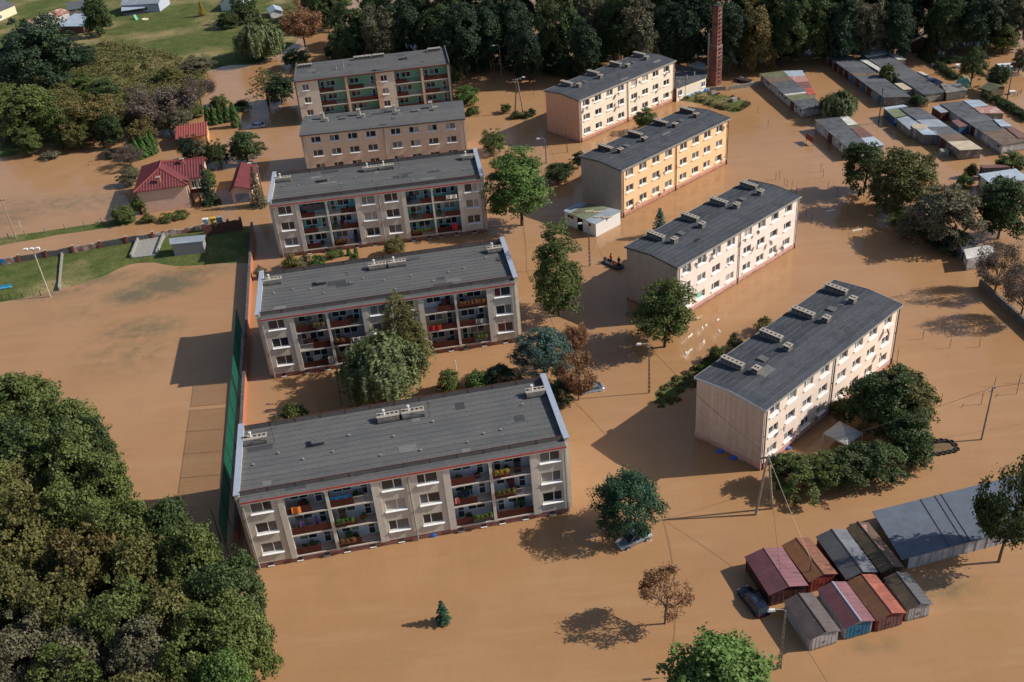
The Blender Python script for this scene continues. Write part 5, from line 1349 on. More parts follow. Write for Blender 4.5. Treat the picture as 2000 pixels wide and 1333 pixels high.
TREES = [
 # key, leaf, (x, y, height, radius), label
 ('locust0','fresh',(3.59, 166.37, 16.5, 6.32),'tall green tree between the turquoise-balconied block and the apricot block'),
 ('locust1','green',(7.48, 134.08, 14.0, 5.09),'tall light green tree on the lane between the grey blocks and the pale pink block'),
 ('mid1','green',(-0.35, 201.23, 5.0, 2.77),'small bright green tree beside the beige block'),
 ('locust0','green',(22.0, 123.12, 12.5, 4.88),'broad green tree at the corner of the pale pink block'),
 ('willow0','willow',(-18.01, 116.29, 10.0, 5.41),'weeping willow in front of the middle grey block'),
 ('locust1','olive',(-14.78, 121.61, 12.0, 3.9),'olive green tree rising behind the weeping willow'),
 ('pineball2','blue',(4.12, 117.62, 9.0, 4.39),'blue-green pine behind the nearest grey block'),
 ('pineball2','deep',(5.68, 110.59, 5.0, 1.99),'dark conifer under the blue-green pine, beside the parapet'),
 ('brown0','brown',(8.82, 122.26, 7.0, 1.97),'withered brown tree behind the blue-green pine'),
 ('brown1','brown',(8.33, 111.98, 8.25, 2.65),'withered brown tree with a drowned car behind it'),
 ('pineball','pine',(11.53, 86.28, 8.5, 4.28),'round dark pine with a silver car under it'),
 ('small_open','brown',(13.25, 72.06, 7.7, 2.49),'thin brown-leaved tree alone in the water, lower middle'),
 ('spruce_small','pine',(-9.8, 74.84, 3.35, 0.97),'tiny spruce poking out of the water, lower middle'),
 ('big0','fresh',(15.69, 59.78, 10.0, 5.43),'bright green tree crown cut by the bottom picture edge'),
 ('open0','dark',(49.88, 76.38, 15.6, 3.51),'tall dark tree beside the large grey garage, right edge'),
 ('spruce0','blue',(27.22, 157.42, 5.7, 1.78),'small blue spruce between the apricot and pale pink blocks'),
 ('mid0','green',(32.51, 205.81, 5.5, 2.71),'small olive tree in front of the cream block'),
 ('mid2','dark',(65.98, 167.31, 10.0, 4.22),'dark tree at the end of the white garage row'),
 ('big1','olive',(69.15, 159.23, 11.5, 5.99),'large olive-green tree beside the garden wall'),
 ('big3','greyleaf',(71.24, 146.38, 11.0, 5.3),'round brownish tree with visible boughs beside the garden wall'),
 ('big2','dark',(81.08, 146.09, 11.0, 4.96),'dark green tree at the right edge below the metal-roofed shed'),
 ('bare0','bare',(73.0, 129.36, 10.1, 3.7),'nearly bare brown tree on the right casting a wide shadow'),
 ('bare1','bare',(73.21, 121.54, 11.35, 3.32),'nearly bare brown tree cut by the right picture edge'),
 ('mid1','green',(79.14, 171.78, 5.0, 1.41),'slim green tree behind the large olive-green tree'),
 ('willow1','willow',(72.54, 203.2, 6.0, 3.65),'weeping tree at the end of the whitewashed garage row'),
 ('mid2','green',(89.45, 220.78, 5.0, 1.95),'small tree growing between the two long garage rows'),
 ('willow1','willow',(-61.64, 282.12, 11.0, 6.15),'pale green weeping willow at the meadow edge'),
 ('open0','brown',(-51.08, 290.95, 14.0, 5.87),'russet brown tree behind the pale willow'),
 ('mid0','dark',(-50.96, 271.91, 5.0, 3.96),'round dark tree beside the cream balcony block'),
 ('larch','olive',(-54.1, 243.04, 10.15, 5.38),'sparse larch standing in water left of the cream balcony block'),
 ('mid1','deep',(-51.16, 244.46, 7.95, 3.77),'dark pine beside the sparse larch'),
 ('mid2','dark',(-53.39, 209.19, 7.0, 4.17),'round dark tree above the red-roofed garage'),
 ('spruce1','greyleaf',(-46.96, 185.1, 8.65, 1.81),'grey-blue spruce between the red garage and the grey block'),
 ('open1','bare',(-75.86, 233.25, 13.0, 7.14),'big half-bare grey tree with mistletoe balls behind the carport'),
 ('bare1','bare',(-71.41, 247.47, 9.0, 4.39),'half-bare grey tree at the water edge near the thuja hedge'),
 ('big3','autumn',(-92.37, 231.41, 12.0, 6.64),'large tree turning yellow at the edge of the meadow'),
 ('big0','green',(-106.79, 233.66, 13.0, 7.4),'large green tree at the left edge above the flooded yard'),
 ('big1','green',(-118.28, 245.21, 11.0, 5.6),'green tree at the very left edge below the huge dark tree'),
 ('big3','olive',(-104.33, 243.44, 11.0, 5.2),'olive tree between the large green tree and the yellowing tree'),
 ('mid0','green',(-105.26, 225.26, 6.0, 3.5),'low green tree at the yard bank, left edge'),
 ('mid2','dark',(-87.02, 225.59, 8.0, 3.61),'dark green tree right of the yellowing tree'),
 ('mid1','olive',(-94.65, 225.54, 7.0, 3.5),'olive tree overhanging the flooded yard'),
 ('bare0','bare',(-84.39, 237.96, 10.0, 5.1),'bare grey tree left of the big half-bare one'),
 ('mid2','greyleaf',(-72.78, 229.28, 6.0, 3.55),'grey-green tree above the carport roof'),
 ('mid0','olive',(-83.52, 266.78, 5.0, 3.76),'olive thicket on the meadow edge above the half-bare tree'),
 ('mid1','greyleaf',(-78.53, 274.72, 4.5, 4.41),'grey-green thicket at the top of the flooded inlet'),
 ('mid0','dark',(-97.77, 258.23, 6.0, 4.57),'dark thicket in the middle of the bank'),
 ('mid2','green',(-105.53, 264.28, 6.0, 4.66),'green thicket below the bluish shrubby tree'),
 ('mid1','dark',(-58.95, 207.12, 6.0, 2.4),'dark tree right of the carport'),
 ('mid0','green',(-58.57, 193.72, 5.5, 1.97),'green tree between the pink house and its garage'),
 ('oak0','deep',(-120.07, 270.09, 19.0, 10.02),'huge dark tree at the left picture edge'),
 ('big2','dark',(-115.01, 272.38, 12.0, 4.34),'dark tree right of the huge dark tree'),
 ('mid1','autumn',(-78.91, 220.51, 8.0, 3.78),'orange-tinged tree behind the pink house'),
 ('bare1','bare',(-79.2, 211.18, 6.0, 3.1),'leafless grey bush-like tree left of the pink house'),
 ('mid0','green',(-99.0, 226.04, 4.5, 2.58),'small green tree at the edge of the flooded yard'),
 ('mid2','dark',(-117.31, 319.19, 12.8, 5.03),'dark leafy tree beside the pale blue shed roof'),
 ('mid0','deep',(-114.13, 288.11, 7.0, 5.58),'bluish shrubby tree below the sheds'),
 ('spruce0','yellow',(-88.19, 330.92, 6.05, 1.62),'golden conifer on the meadow'),
 ('mid1','dark',(-72.23, 319.57, 9.0, 4.53),'dark tree in front of the white house, top edge'),
 ('mid2','dark',(-77.21, 314.23, 6.0, 3.7),'dark bushy tree left of the pale willow'),
 ('mid0','greyleaf',(-62.74, 207.99, 6.0, 2.19),'grey-green tree between the carport and the pink house'),
 ('spruce1','deep',(-57.27, 188.17, 8.75, 2.04),'dark spruce beside the porch of the pink house'),
 ('mid1','deep',(-65.58, 210.93, 6.0, 2.77),'dark tree behind the ridge of the pink house'),
 ('pineball2','dark',(106.08, 215.39, 9.55, 2.95),'tall pine among the flooded allotments'),
 ('spruce1','deep',(103.87, 236.69, 4.9, 1.47),'slim dark spruce beside the allotment hut'),
 ('mid2','dark',(109.86, 211.6, 6.0, 2.55),'dark tree beside the small allotment hut'),
 ('mid0','greyleaf',(118.91, 220.48, 6.0, 2.29),'grey-green tree at the right edge of the allotments'),
 ('mid1','green',(121.92, 234.3, 8.0, 3.01),'light green tree at the far side of the allotments'),
 ('spruce1','dark',(14.77, 255.52, 11.65, 4.3),'tall feathery spruce at the edge of the far wood'),
 ('spruce0','dark',(20.96, 244.18, 4.6, 1.63),'small spruce beside the cream block'),
 ('spruce0','deep',(-42.15, 280.49, 7.05, 1.69),'small dark spruce at the corner of the far wood'),
]
for key, lf, T, lab in TREES: tree(key, lf, T, lab)
# mistletoe balls in the half-bare tree
for k, (px, py) in enumerate(((-88.92, 254.48), (-85.35, 255.51), (-84.96, 241.41), (-84.4, 234.8), (-71.92, 237.95))):
    tree('bush%d' % (k % 4), 'olive', (px, py, 1.8, 1.1), 'dense olive ball of mistletoe in the half-bare grey tree', 'mistletoe', 'mistletoe', 'mistletoe balls', z=(8.1 if k < 2 else 7.1))
# the wood on the far shore and the wood lower left
WOOD = [((-36.23, 262.53, 13.0, 3.94), 1, 'dark', 'dark green tree, first from the left in the front row of the far wood'), ((-33.1, 272.86, 16.0, 5.68), 0, 'dark', 'dark green tree, second from the left in the front row of the far wood'), ((-26.26, 261.87, 17.0, 5.61), 2, 'greyleaf', 'grey-green tree, third from the left in the front row of the far wood'), ((-19.08, 264.59, 18.0, 5.91), 0, 'deep', 'blackish green tree, fourth from the left in the front row of the far wood'), ((-29.25, 288.19, 17.0, 6.37), 1, 'dark', 'dark green tree, third from the left in the back row of the far wood'), ((-18.11, 284.0, 18.0, 6.14), 2, 'deep', 'blackish green tree, fourth from the left in the back row of the far wood'), ((-12.5, 261.27, 17.0, 5.47), 1, 'dark', 'dark green tree, fifth from the left in the front row of the far wood'), ((-5.95, 253.78, 18.0, 5.46), 0, 'deep', 'blackish green tree, sixth from the left in the front row of the far wood'), ((-8.56, 278.26, 18.0, 6.17), 2, 'dark', 'dark green tree, fifth from the left in the back row of the far wood'), ((0.48, 256.24, 18.0, 5.63), 1, 'deep', 'blackish green tree, seventh from the left in the front row of the far wood'), ((-0.22, 281.71, 18.0, 6.24), 0, 'dark', 'dark green tree, sixth from the left in the back row of the far wood'), ((7.02, 258.73, 18.0, 5.54), 2, 'deep', 'blackish green tree, eighth from the left in the front row of the far wood'), ((9.5, 280.52, 19.0, 6.21), 1, 'deep', 'blackish green tree, seventh from the left in the back row of the far wood'), ((9.9, 243.41, 16.0, 4.05), 0, 'deep', 'blackish green tree, ninth from the left in the front row of the far wood'), ((19.27, 250.69, 19.0, 5.64), 0, 'dark', 'dark green tree, tenth from the left in the front row of the far wood'), ((18.87, 276.87, 18.0, 6.15), 2, 'autumn', 'yellowing tree, eighth from the left in the back row of the far wood'), ((25.83, 253.1, 19.0, 5.82), 1, 'greyleaf', 'grey-green tree, twelfth from the left in the front row of the far wood'), ((23.09, 240.12, 15.0, 4.25), 2, 'deep', 'blackish green tree, eleventh from the left in the front row of the far wood'), ((29.72, 275.81, 18.0, 6.13), 0, 'deep', 'blackish green tree, ninth from the left in the back row of the far wood'), ((32.97, 249.69, 18.0, 5.63), 2, 'dark', 'dark green tree, thirteenth from the left in the front row of the far wood'), ((38.33, 243.87, 17.0, 5.4), 0, 'greyleaf', 'grey-green tree, fourteenth from the left in the front row of the far wood'), ((38.27, 268.81, 18.0, 5.99), 1, 'deep', 'blackish green tree, tenth from the left in the back row of the far wood'), ((43.44, 244.87, 17.0, 5.42), 1, 'deep', 'blackish green tree, fifteenth from the left in the front row of the far wood'), ((47.36, 267.27, 18.0, 5.96), 2, 'dark', 'dark green tree, eleventh from the left in the back row of the far wood'), ((48.54, 242.44, 17.0, 5.13), 0, 'deep', 'blackish green tree, sixteenth from the left in the front row of the far wood'), ((54.55, 263.35, 18.0, 5.89), 1, 'deep', 'blackish green tree, twelfth from the left in the back row of the far wood'), ((56.99, 236.48, 17.0, 5.15), 2, 'deep', 'blackish green tree, seventeenth from the left in the front row of the far wood'), ((62.37, 257.32, 18.0, 5.78), 0, 'dark', 'dark green tree, thirteenth from the left in the back row of the far wood'), ((63.35, 237.86, 17.0, 5.41), 1, 'autumn', 'yellowing tree, eighteenth from the left in the front row of the far wood'), ((70.29, 258.07, 18.0, 5.79), 2, 'olive', 'olive green tree, fourteenth from the left in the back row of the far wood'), ((70.21, 238.51, 16.0, 5.07), 0, 'dark', 'dark green tree, nineteenth from the left in the front row of the far wood'), ((76.54, 255.01, 18.0, 5.73), 1, 'deep', 'blackish green tree, fifteenth from the left in the back row of the far wood'), ((78.03, 240.35, 16.0, 5.22), 2, 'dark', 'dark green tree, twentieth from the left in the front row of the far wood'), ((84.85, 257.08, 18.0, 5.77), 0, 'deep', 'blackish green tree, sixteenth from the left in the back row of the far wood'), ((83.87, 237.66, 16.0, 5.06), 1, 'deep', 'blackish green tree, twenty-first from the left in the front row of the far wood'), ((90.93, 254.04, 18.0, 5.71), 2, 'dark', 'dark green tree, seventeenth from the left in the back row of the far wood'), ((91.07, 239.08, 15.0, 5.09), 0, 'greyleaf', 'grey-green tree, twenty-second from the left in the front row of the far wood'), ((98.07, 252.59, 18.0, 5.69), 1, 'deep', 'blackish green tree, eighteenth from the left in the back row of the far wood'), ((96.24, 236.59, 15.0, 4.56), 2, 'deep', 'blackish green tree, twenty-third from the left in the front row of the far wood'), ((104.01, 248.18, 18.0, 5.6), 0, 'deep', 'blackish green tree, nineteenth from the left in the back row of the far wood'), ((108.47, 237.03, 15.0, 5.05), 1, 'dark', 'dark green tree, twenty-fourth from the left in the front row of the far wood'), ((111.46, 248.05, 18.0, 5.6), 2, 'deep', 'blackish green tree, twentieth from the left in the back row of the far wood'), ((114.64, 235.92, 15.0, 4.79), 0, 'deep', 'blackish green tree, twenty-fifth from the left in the front row of the far wood'), ((119.98, 247.54, 18.0, 5.59), 1, 'dark', 'dark green tree, twenty-first from the left in the back row of the far wood'), ((123.05, 240.99, 14.0, 4.88), 2, 'deep', 'blackish green tree, twenty-second from the left in the back row of the far wood'), ((125.86, 237.84, 14.0, 4.83), 0, 'greyleaf', 'grey-green tree, twenty-fourth from the left in the back row of the far wood'), ((128.63, 246.01, 18.0, 5.56), 1, 'dark', 'dark green tree, twenty-third from the left in the back row of the far wood'), ((-45.12, 307.37, 13.0, 5.26), 0, 'dark', 'dark green tree, second from the left in the back row of the far wood'), ((-50.6, 316.43, 14.0, 5.39), 1, 'olive', 'olive green tree, first from the left in the back row of the far wood')]
for i, (T, k, l, lab) in enumerate(WOOD): tree('oak%d' % k, l, T, lab, group='trees of the far wood')
UND = [((-42.22, 277.69, 4.0, 2.36), 0), ((-35.11, 268.6, 5.0, 3.11), 1), ((-7.94, 259.19, 6.0, 3.28), 2), ((-3.36, 257.87, 6.0, 3.52), 0), ((1.5, 258.17, 6.0, 3.53), 1), ((6.29, 253.49, 7.0, 3.47), 2), ((10.54, 249.74, 6.0, 2.92), 0), ((16.8, 248.01, 7.0, 3.41), 1), ((19.63, 244.76, 6.0, 2.75), 2), ((25.2, 249.66, 6.0, 3.43), 0), ((32.42, 256.03, 6.0, 3.24), 1), ((48.76, 249.5, 6.0, 3.17), 2), ((52.69, 250.03, 6.0, 3.18), 0), ((57.91, 247.65, 6.0, 3.41), 1), ((61.68, 244.87, 6.0, 3.37), 2), ((66.2, 244.37, 6.0, 3.49), 0), ((70.82, 243.84, 6.0, 3.36), 1), ((76.08, 245.64, 6.0, 3.38), 2), ((81.17, 245.81, 6.0, 3.39), 0), ((86.03, 246.06, 6.0, 3.39), 1), ((90.41, 245.59, 6.0, 3.38), 2), ((95.0, 245.06, 6.0, 3.38), 0), ((99.52, 245.41, 6.0, 3.13), 1), ((104.08, 247.5, 6.0, 3.15), 2), ((110.28, 245.59, 6.0, 3.38), 0), ((114.52, 244.28, 6.0, 3.37), 1), ((118.61, 243.02, 6.0, 3.11), 2), ((123.89, 244.88, 5.0, 3.13), 0)]
for i, (T, k) in enumerate(UND): tree('mid%d' % k, 'deep', T, 'dark shrub of the thicket under the far wood', 'shrub', 'bush', 'shrubs under the far wood')
WOOD2 = [((-64.81, 110.24, 13.0, 5.69), 0, 'green', 'green tree, second from the left in the top row of the lower left wood'), ((-58.0, 105.43, 13.0, 5.36), 1, 'green', 'green tree, third from the left in the top row of the lower left wood'), ((-53.0, 100.1, 13.0, 4.39), 2, 'dark', 'dark green tree, third from the left in the second row of the lower left wood'), ((-61.9, 100.35, 13.0, 5.02), 1, 'dark', 'dark green tree, first from the left in the second row of the lower left wood'), ((-55.17, 94.89, 14.0, 4.52), 0, 'green', 'green tree, second from the left in the second row of the lower left wood'), ((-48.97, 93.16, 12.0, 3.59), 2, 'green', 'green tree, fourth from the left in the second row of the lower left wood'), ((-59.16, 91.16, 13.0, 5.01), 2, 'olive', 'olive green tree, second from the left in the third row of the lower left wood'), ((-50.65, 87.27, 14.0, 4.28), 1, 'green', 'green tree, third from the left in the third row of the lower left wood'), ((-43.9, 85.0, 13.0, 3.94), 0, 'green', 'green tree, fourth from the left in the third row of the lower left wood'), ((-39.55, 85.08, 12.0, 3.11), 1, 'dark', 'dark green tree, fifth from the left in the third row of the lower left wood'), ((-53.4, 82.02, 14.0, 4.67), 0, 'olive', 'olive green tree, second from the left in the fourth row of the lower left wood'), ((-45.95, 79.22, 14.0, 4.3), 2, 'autumn', 'yellowing tree, third from the left in the fourth row of the lower left wood'), ((-40.14, 78.01, 13.0, 4.0), 1, 'olive', 'olive green tree, fourth from the left in the fourth row of the lower left wood'), ((-35.44, 78.54, 13.0, 3.75), 2, 'green', 'green tree, fifth from the left in the fourth row of the lower left wood'), ((-30.97, 74.77, 13.0, 3.64), 0, 'dark', 'dark green tree, sixth from the left in the fourth row of the lower left wood'), ((-53.08, 75.29, 13.0, 3.92), 1, 'olive', 'olive green tree, first from the left in the fifth row of the lower left wood'), ((-47.45, 73.27, 13.0, 4.11), 2, 'olive', 'olive green tree, second from the left in the fifth row of the lower left wood'), ((-41.4, 71.91, 13.0, 3.81), 0, 'green', 'green tree, third from the left in the fifth row of the lower left wood'), ((-35.3, 70.89, 13.0, 3.78), 1, 'olive', 'olive green tree, fourth from the left in the fifth row of the lower left wood'), ((-29.55, 69.15, 12.0, 3.73), 2, 'green', 'green tree, fifth from the left in the fifth row of the lower left wood'), ((-50.34, 69.27, 12.0, 3.99), 0, 'greyleaf', 'grey-green tree, second from the left in the bottom row of the lower left wood'), ((-43.83, 67.62, 12.0, 3.93), 1, 'greyleaf', 'grey-green tree, fourth from the left in the bottom row of the lower left wood'), ((-37.58, 66.33, 12.0, 3.89), 2, 'greyleaf', 'grey-green tree, fifth from the left in the bottom row of the lower left wood'), ((-31.96, 65.12, 12.0, 3.61), 0, 'green', 'green tree, seventh from the left in the bottom row of the lower left wood'), ((-29.33, 63.28, 11.0, 3.09), 1, 'fresh', 'bright green tree, eighth from the left in the bottom row of the lower left wood'), ((-69.2, 104.41, 13.0, 5.48), 2, 'green', 'green tree, first from the left in the top row of the lower left wood'), ((-64.22, 90.52, 13.0, 4.98), 0, 'green', 'green tree, first from the left in the third row of the lower left wood'), ((-58.95, 78.81, 13.0, 4.56), 1, 'olive', 'olive green tree, first from the left in the fourth row of the lower left wood'), ((-55.19, 68.87, 12.0, 4.22), 2, 'green', 'green tree, first from the left in the bottom row of the lower left wood'), ((-44.27, 62.31, 11.0, 4.0), 0, 'green', 'green tree, third from the left in the bottom row of the lower left wood'), ((-36.5, 61.5, 11.0, 3.97), 1, 'olive', 'olive green tree, fifth from the left in the bottom row of the lower left wood')]
for i, (T, k, l, lab) in enumerate(WOOD2): tree(('oak%d' if i % 3 else 'big%d') % k, l, T, lab, group='trees of the lower left wood')

BUSH = [
 (0,'dark',(45.43, 100.15, 9.5, 5.24),'big dark rounded bush behind the white gazebo','oak1'),
 (1,'dark',(46.99, 94.72, 7.0, 3.39),'dark bush right of the white gazebo','mid0'),
 (2,'olive',(48.42, 100.04, 9.0, 3.5),'olive bush above the tyre ring','mid1'),
 (0,'green',(31.8, 90.5, 5.0, 3.19),'leafy hedge bush nearest the A-shaped pole','mid2'),
 (1,'green',(34.78, 90.75, 4.8, 2.89),'second hedge bush from the A-shaped pole','mid0'),
 (2,'dark',(37.93, 91.15, 5.0, 3.14),'third hedge bush from the A-shaped pole','mid1'),
 (3,'dark',(42.11, 91.33, 5.0, 3.39),'fourth hedge bush from the A-shaped pole','mid2'),
 (0,'dark',(46.74, 92.54, 4.4, 2.44),'small hedge bush at the end beside the tyre ring','mid0'),
 (1,'olive',(41.24, 103.69, 3.6, 1.18),'climbing shrub against the peach block front','bush1'),
 (2,'dark',(12.08, 184.53, 4.0, 3.0),'dark laurel bush beside the apricot block gable','mid1'),
 (3,'deep',(16.21, 189.68, 3.6, 1.43),'dark upright bush at the apricot block corner','mid2'),
 (0,'fresh',(-6.13, 232.22, 4.5, 3.6),'big spreading green bush beside the cream balcony block','mid0'),
 (1,'olive',(-7.83, 249.11, 3.5, 1.91),'yellowish bush at the cream balcony block corner','bush0'),
 (2,'green',(-4.42, 225.36, 2.2, 1.76),'round bush below the big spreading bush','bush1'),
 (3,'green',(3.3, 224.13, 2.4, 1.4),'solitary round bush left of the pole foot','bush2'),
 (0,'dark',(5.41, 220.08, 1.6, 1.5),'low bush at the foot of the A-frame lamp','bush3'),
 (1,'dark',(7.5, 220.21, 1.6, 1.27),'low bush between the legs of the A-frame lamp','bush0'),
 (2,'dark',(8.95, 220.94, 2.0, 1.04),'small round bush right of the A-frame lamp','bush1'),
 (0,'autumn',(37.24, 124.64, 2.6, 1.72),'reddish bush behind the peach block roof','bush2'),
 (1,'greyleaf',(31.74, 120.69, 2.8, 1.24),'brown-green bush beside the peach block','bush3'),
 (2,'green',(28.81, 118.39, 2.6, 1.44),'green bush at the peach block corner','bush0'),
 (3,'thuja',(27.82, 117.36, 1.4, 0.72),'small yellow-green shrub on the grass beside the peach block','bush1'),
 (0,'thuja',(25.81, 116.69, 1.0, 0.5),'tiny yellow-green shrub on the grass beside the peach block','bush2'),
 (0,'olive',(-36.95, 157.58, 2.6, 1.77),'yellow-green bush behind the left parapet of the middle grey block','bush3'),
 (1,'greyleaf',(-34.64, 158.55, 1.9, 1.34),'greyish bush in the garden strip behind the middle grey block','bush0'),
 (2,'thuja',(-32.37, 158.41, 2.0, 1.25),'yellow-leaved bush in the garden strip behind the middle grey block','bush1'),
 (3,'green',(-29.98, 160.34, 1.9, 1.26),'low green bush by the pink plinth of the turquoise-balconied block','bush2'),
 (0,'olive',(-19.07, 159.35, 3.6, 1.87),'olive shrub in front of the turquoise-balconied block','mid1'),
 (1,'green',(-26.07, 158.45, 1.5, 0.89),'small green shrub in the garden strip','bush3'),
 (2,'green',(-9.57, 116.53, 3.8, 1.85),'green shrub behind the roof edge of the nearest grey block','mid0'),
 (3,'fresh',(-5.02, 116.63, 3.2, 2.07),'bright green shrub behind the nearest grey block','bush0'),
 (0,'deep',(-1.99, 116.87, 3.6, 2.28),'dark shrub beside the blue-green pine','mid2'),
 (1,'green',(-30.68, 113.77, 2.8, 1.75),'green shrub between the two nearest grey blocks','bush1'),
 (2,'greyleaf',(-32.62, 112.75, 1.6, 1.12),'greyish low shrub beside the wall end','bush2'),
 (3,'green',(-72.83, 182.92, 3.6, 2.28),'round green bush at the corner of the pink house','mid1'),
 (0,'olive',(-68.16, 182.02, 1.8, 1.49),'olive bush under the pink house wall','bush3'),
 (1,'green',(-64.52, 181.74, 1.8, 1.48),'low green bush under the pink house wall','bush0'),
 (2,'green',(-61.83, 182.68, 1.9, 1.49),'green bush at the right corner of the pink house','bush1'),
 (3,'greyleaf',(-41.9, 155.19, 2.6, 1.14),'shrub growing over the brick wall beside the grey block','bush2'),
 (0,'green',(94.38, 170.85, 4.0, 2.92),'green bush behind the dark red shed roof','mid0'),
 (1,'dark',(86.64, 169.96, 2.8, 1.22),'dark bush left of the metal-roofed shed','bush3'),
 (2,'fresh',(83.92, 166.17, 2.6, 1.38),'bright round bush in front of the metal-roofed shed','bush0'),
 (3,'green',(68.43, 153.34, 3.2, 3.04),'green undergrowth along the garden wall','mid1'),
 (0,'deep',(71.92, 144.85, 3.4, 3.74),'dark undergrowth under the round brownish tree','mid2'),
 (1,'greyleaf',(-85.5, 217.9, 2.6, 1.48),'small pale shrub at the edge of the flooded yard','bush1'),
 (2,'greyleaf',(-76.79, 201.18, 4.0, 2.35),'greyish shrub left of the pink house roof','mid2'),
 (3,'green',(-70.66, 186.0, 4.2, 1.61),'yellow-green shrub at the pink house left wall','bush2'),
 (0,'green',(-71.85, 240.09, 3.6, 3.08),'green bush beside the thuja hedge','mid1'),
 (1,'dark',(-60.56, 242.16, 2.6, 2.24),'dark low bush at the flooded car','bush3'),
 (2,'green',(-66.82, 247.41, 2.6, 2.53),'grey-green shrub at the water edge above the thuja hedge','bush0'),
 (3,'green',(105.91, 205.98, 2.4, 1.2),'green shrub in front of the small allotment hut','bush1'),
 (0,'green',(98.74, 183.6, 1.0, 0.0),'low tuft at the white gable wall','bush2'),
 (1,'dark',(91.26, 206.89, 2.4, 1.97),'dark bush in the lane between two garage rows','bush3'),
 (2,'greyleaf',(-100.16, 221.39, 2.0, 2.31),'pale low shrubs at the meadow bank','bush1'),
]
for k, lf, T, lab, key in BUSH:
    if T[3] < 0.2: continue
    tree(key, lf, T, lab, 'bush', 'bush')
# thuja hedge and columns near the flooded silver car
for i, T in enumerate([(-66.65, 233.69, 4.8, 0.97), (-65.31, 233.7, 4.8, 0.91), (-63.99, 234.38, 4.65, 0.91), (-62.46, 234.68, 4.55, 0.91), (-59.79, 230.7, 5.95, 1.14)]):
    tree('thuja0', 'thuja', T, ['first thuja column of the hedge, farthest from the silver car', 'second thuja column of the hedge', 'third thuja column of the hedge, the middle one', 'fourth thuja column of the hedge', 'tallest thuja column, at the hedge end towards the silver car'][i], 'thuja', 'thuja', 'thuja columns')
for i, T in enumerate([(-78.67, 215.38, 4.8, 0.91), (-77.65, 216.31, 5.3, 1.02), (-76.63, 217.25, 5.55, 1.03), (-75.85, 218.25, 5.3, 0.92)]):
    tree('thuja0', 'thuja', T, 'upright thuja in the clump behind the pink house', 'thuja', 'thuja', 'thuja clump behind the pink house')
for i, T in enumerate([(-28.53, 160.51, 1.45, 0.41), (-27.27, 160.65, 1.45, 0.41), (-26.02, 160.8, 1.35, 0.41)]):
    tree('thuja1', 'thuja', T, ['left one of three clipped cones before the turquoise-balconied block', 'middle one of three clipped cones before the turquoise-balconied block', 'right one of three clipped cones before the turquoise-balconied block'][i], 'clipped_bush', 'bush', 'clipped cones')
# hedges of the allotments: rows of small bushes standing in the water
HED = [((103.92, 235.88), 1.5), ((104.03, 234.1), 1.5), ((104.13, 232.34), 1.5), ((104.23, 230.6), 1.5), ((104.34, 228.89), 1.5), ((104.44, 227.19), 1.5), ((104.54, 225.52), 1.5), ((104.63, 223.86), 1.5), ((104.73, 222.23), 1.5), ((104.83, 220.61), 1.5)]
HED2 = [((107.24, 204.56), 1.6), ((107.41, 203.1), 1.6), ((107.56, 201.66), 1.6), ((107.72, 200.24), 1.6), ((107.88, 198.83), 1.6), ((108.03, 197.44), 1.6), ((108.18, 196.07), 1.6), ((108.34, 194.7), 1.6), ((108.48, 193.36), 1.6)]
HED3 = [((105.7, 231.47), 1.5), ((106.68, 231.5), 1.5), ((107.66, 231.53), 1.5), ((108.64, 231.56), 1.5), ((109.61, 231.59), 1.5), ((110.59, 231.62), 1.5)]
for H, lab in ((HED, 'low hedge bush in the row towards the dome tent'), (HED2, 'low hedge bush in the row at the right picture edge'), (HED3, 'low hedge bush in the row left of the tall pine')):
    for i, ((x, y), h) in enumerate(H): tree('bush%d' % (i % 4), 'dark', (x, y, h, 1.3), lab, 'hedge_bush', 'bush', 'allotment hedge bushes')

# rough growth on the meadow bank: uncountable tufts
rng = np.random.default_rng(77)
P, K = [], []
zone = [(-115.24, 230.35), (-97.4, 230.93), (-77.73, 239.45), (-72.53, 256.36), (-76.37, 273.69), (-90.45, 293.5), (-114.46, 310.43), (-126.03, 298.91), (-136.89, 288.09)]
zx = [p[0] for p in zone]; zy = [p[1] for p in zone]
cx = rng.uniform(min(zx), max(zx), 2600); cy = rng.uniform(min(zy), max(zy), 2600)
kp = in_poly(cx, cy, zone); cx, cy = cx[kp], cy[kp]
for i, (a, b) in enumerate(zip(cx, cy)):
    R = rng.uniform(0.6, 2.1); n = int(40*R); d = rng.normal(0, 1, (n, 3)); d /= np.linalg.norm(d, axis=1)[:, None]; d[:, 2] = np.abs(d[:, 2])
    P.append(np.array([a, b, 0.5])+d*R*np.array([1, 1, 0.85])); K.append(np.full(n, i))
P, K = np.concatenate(P), np.concatenate(K)
me = leaves_mesh('undergrowth', P, np.tile([0, 0, 1.0], (len(P), 1)), 0.34, rng, K)
me.materials.clear(); me.materials.append(leaf_mat('rough_growth', lin(96, 100, 56), lin(124, 112, 72)))
o = put('undergrowth', me); o['kind'] = 'stuff'; o['label'] = 'rough weeds and brambles on the meadow bank'; o['category'] = 'weeds'

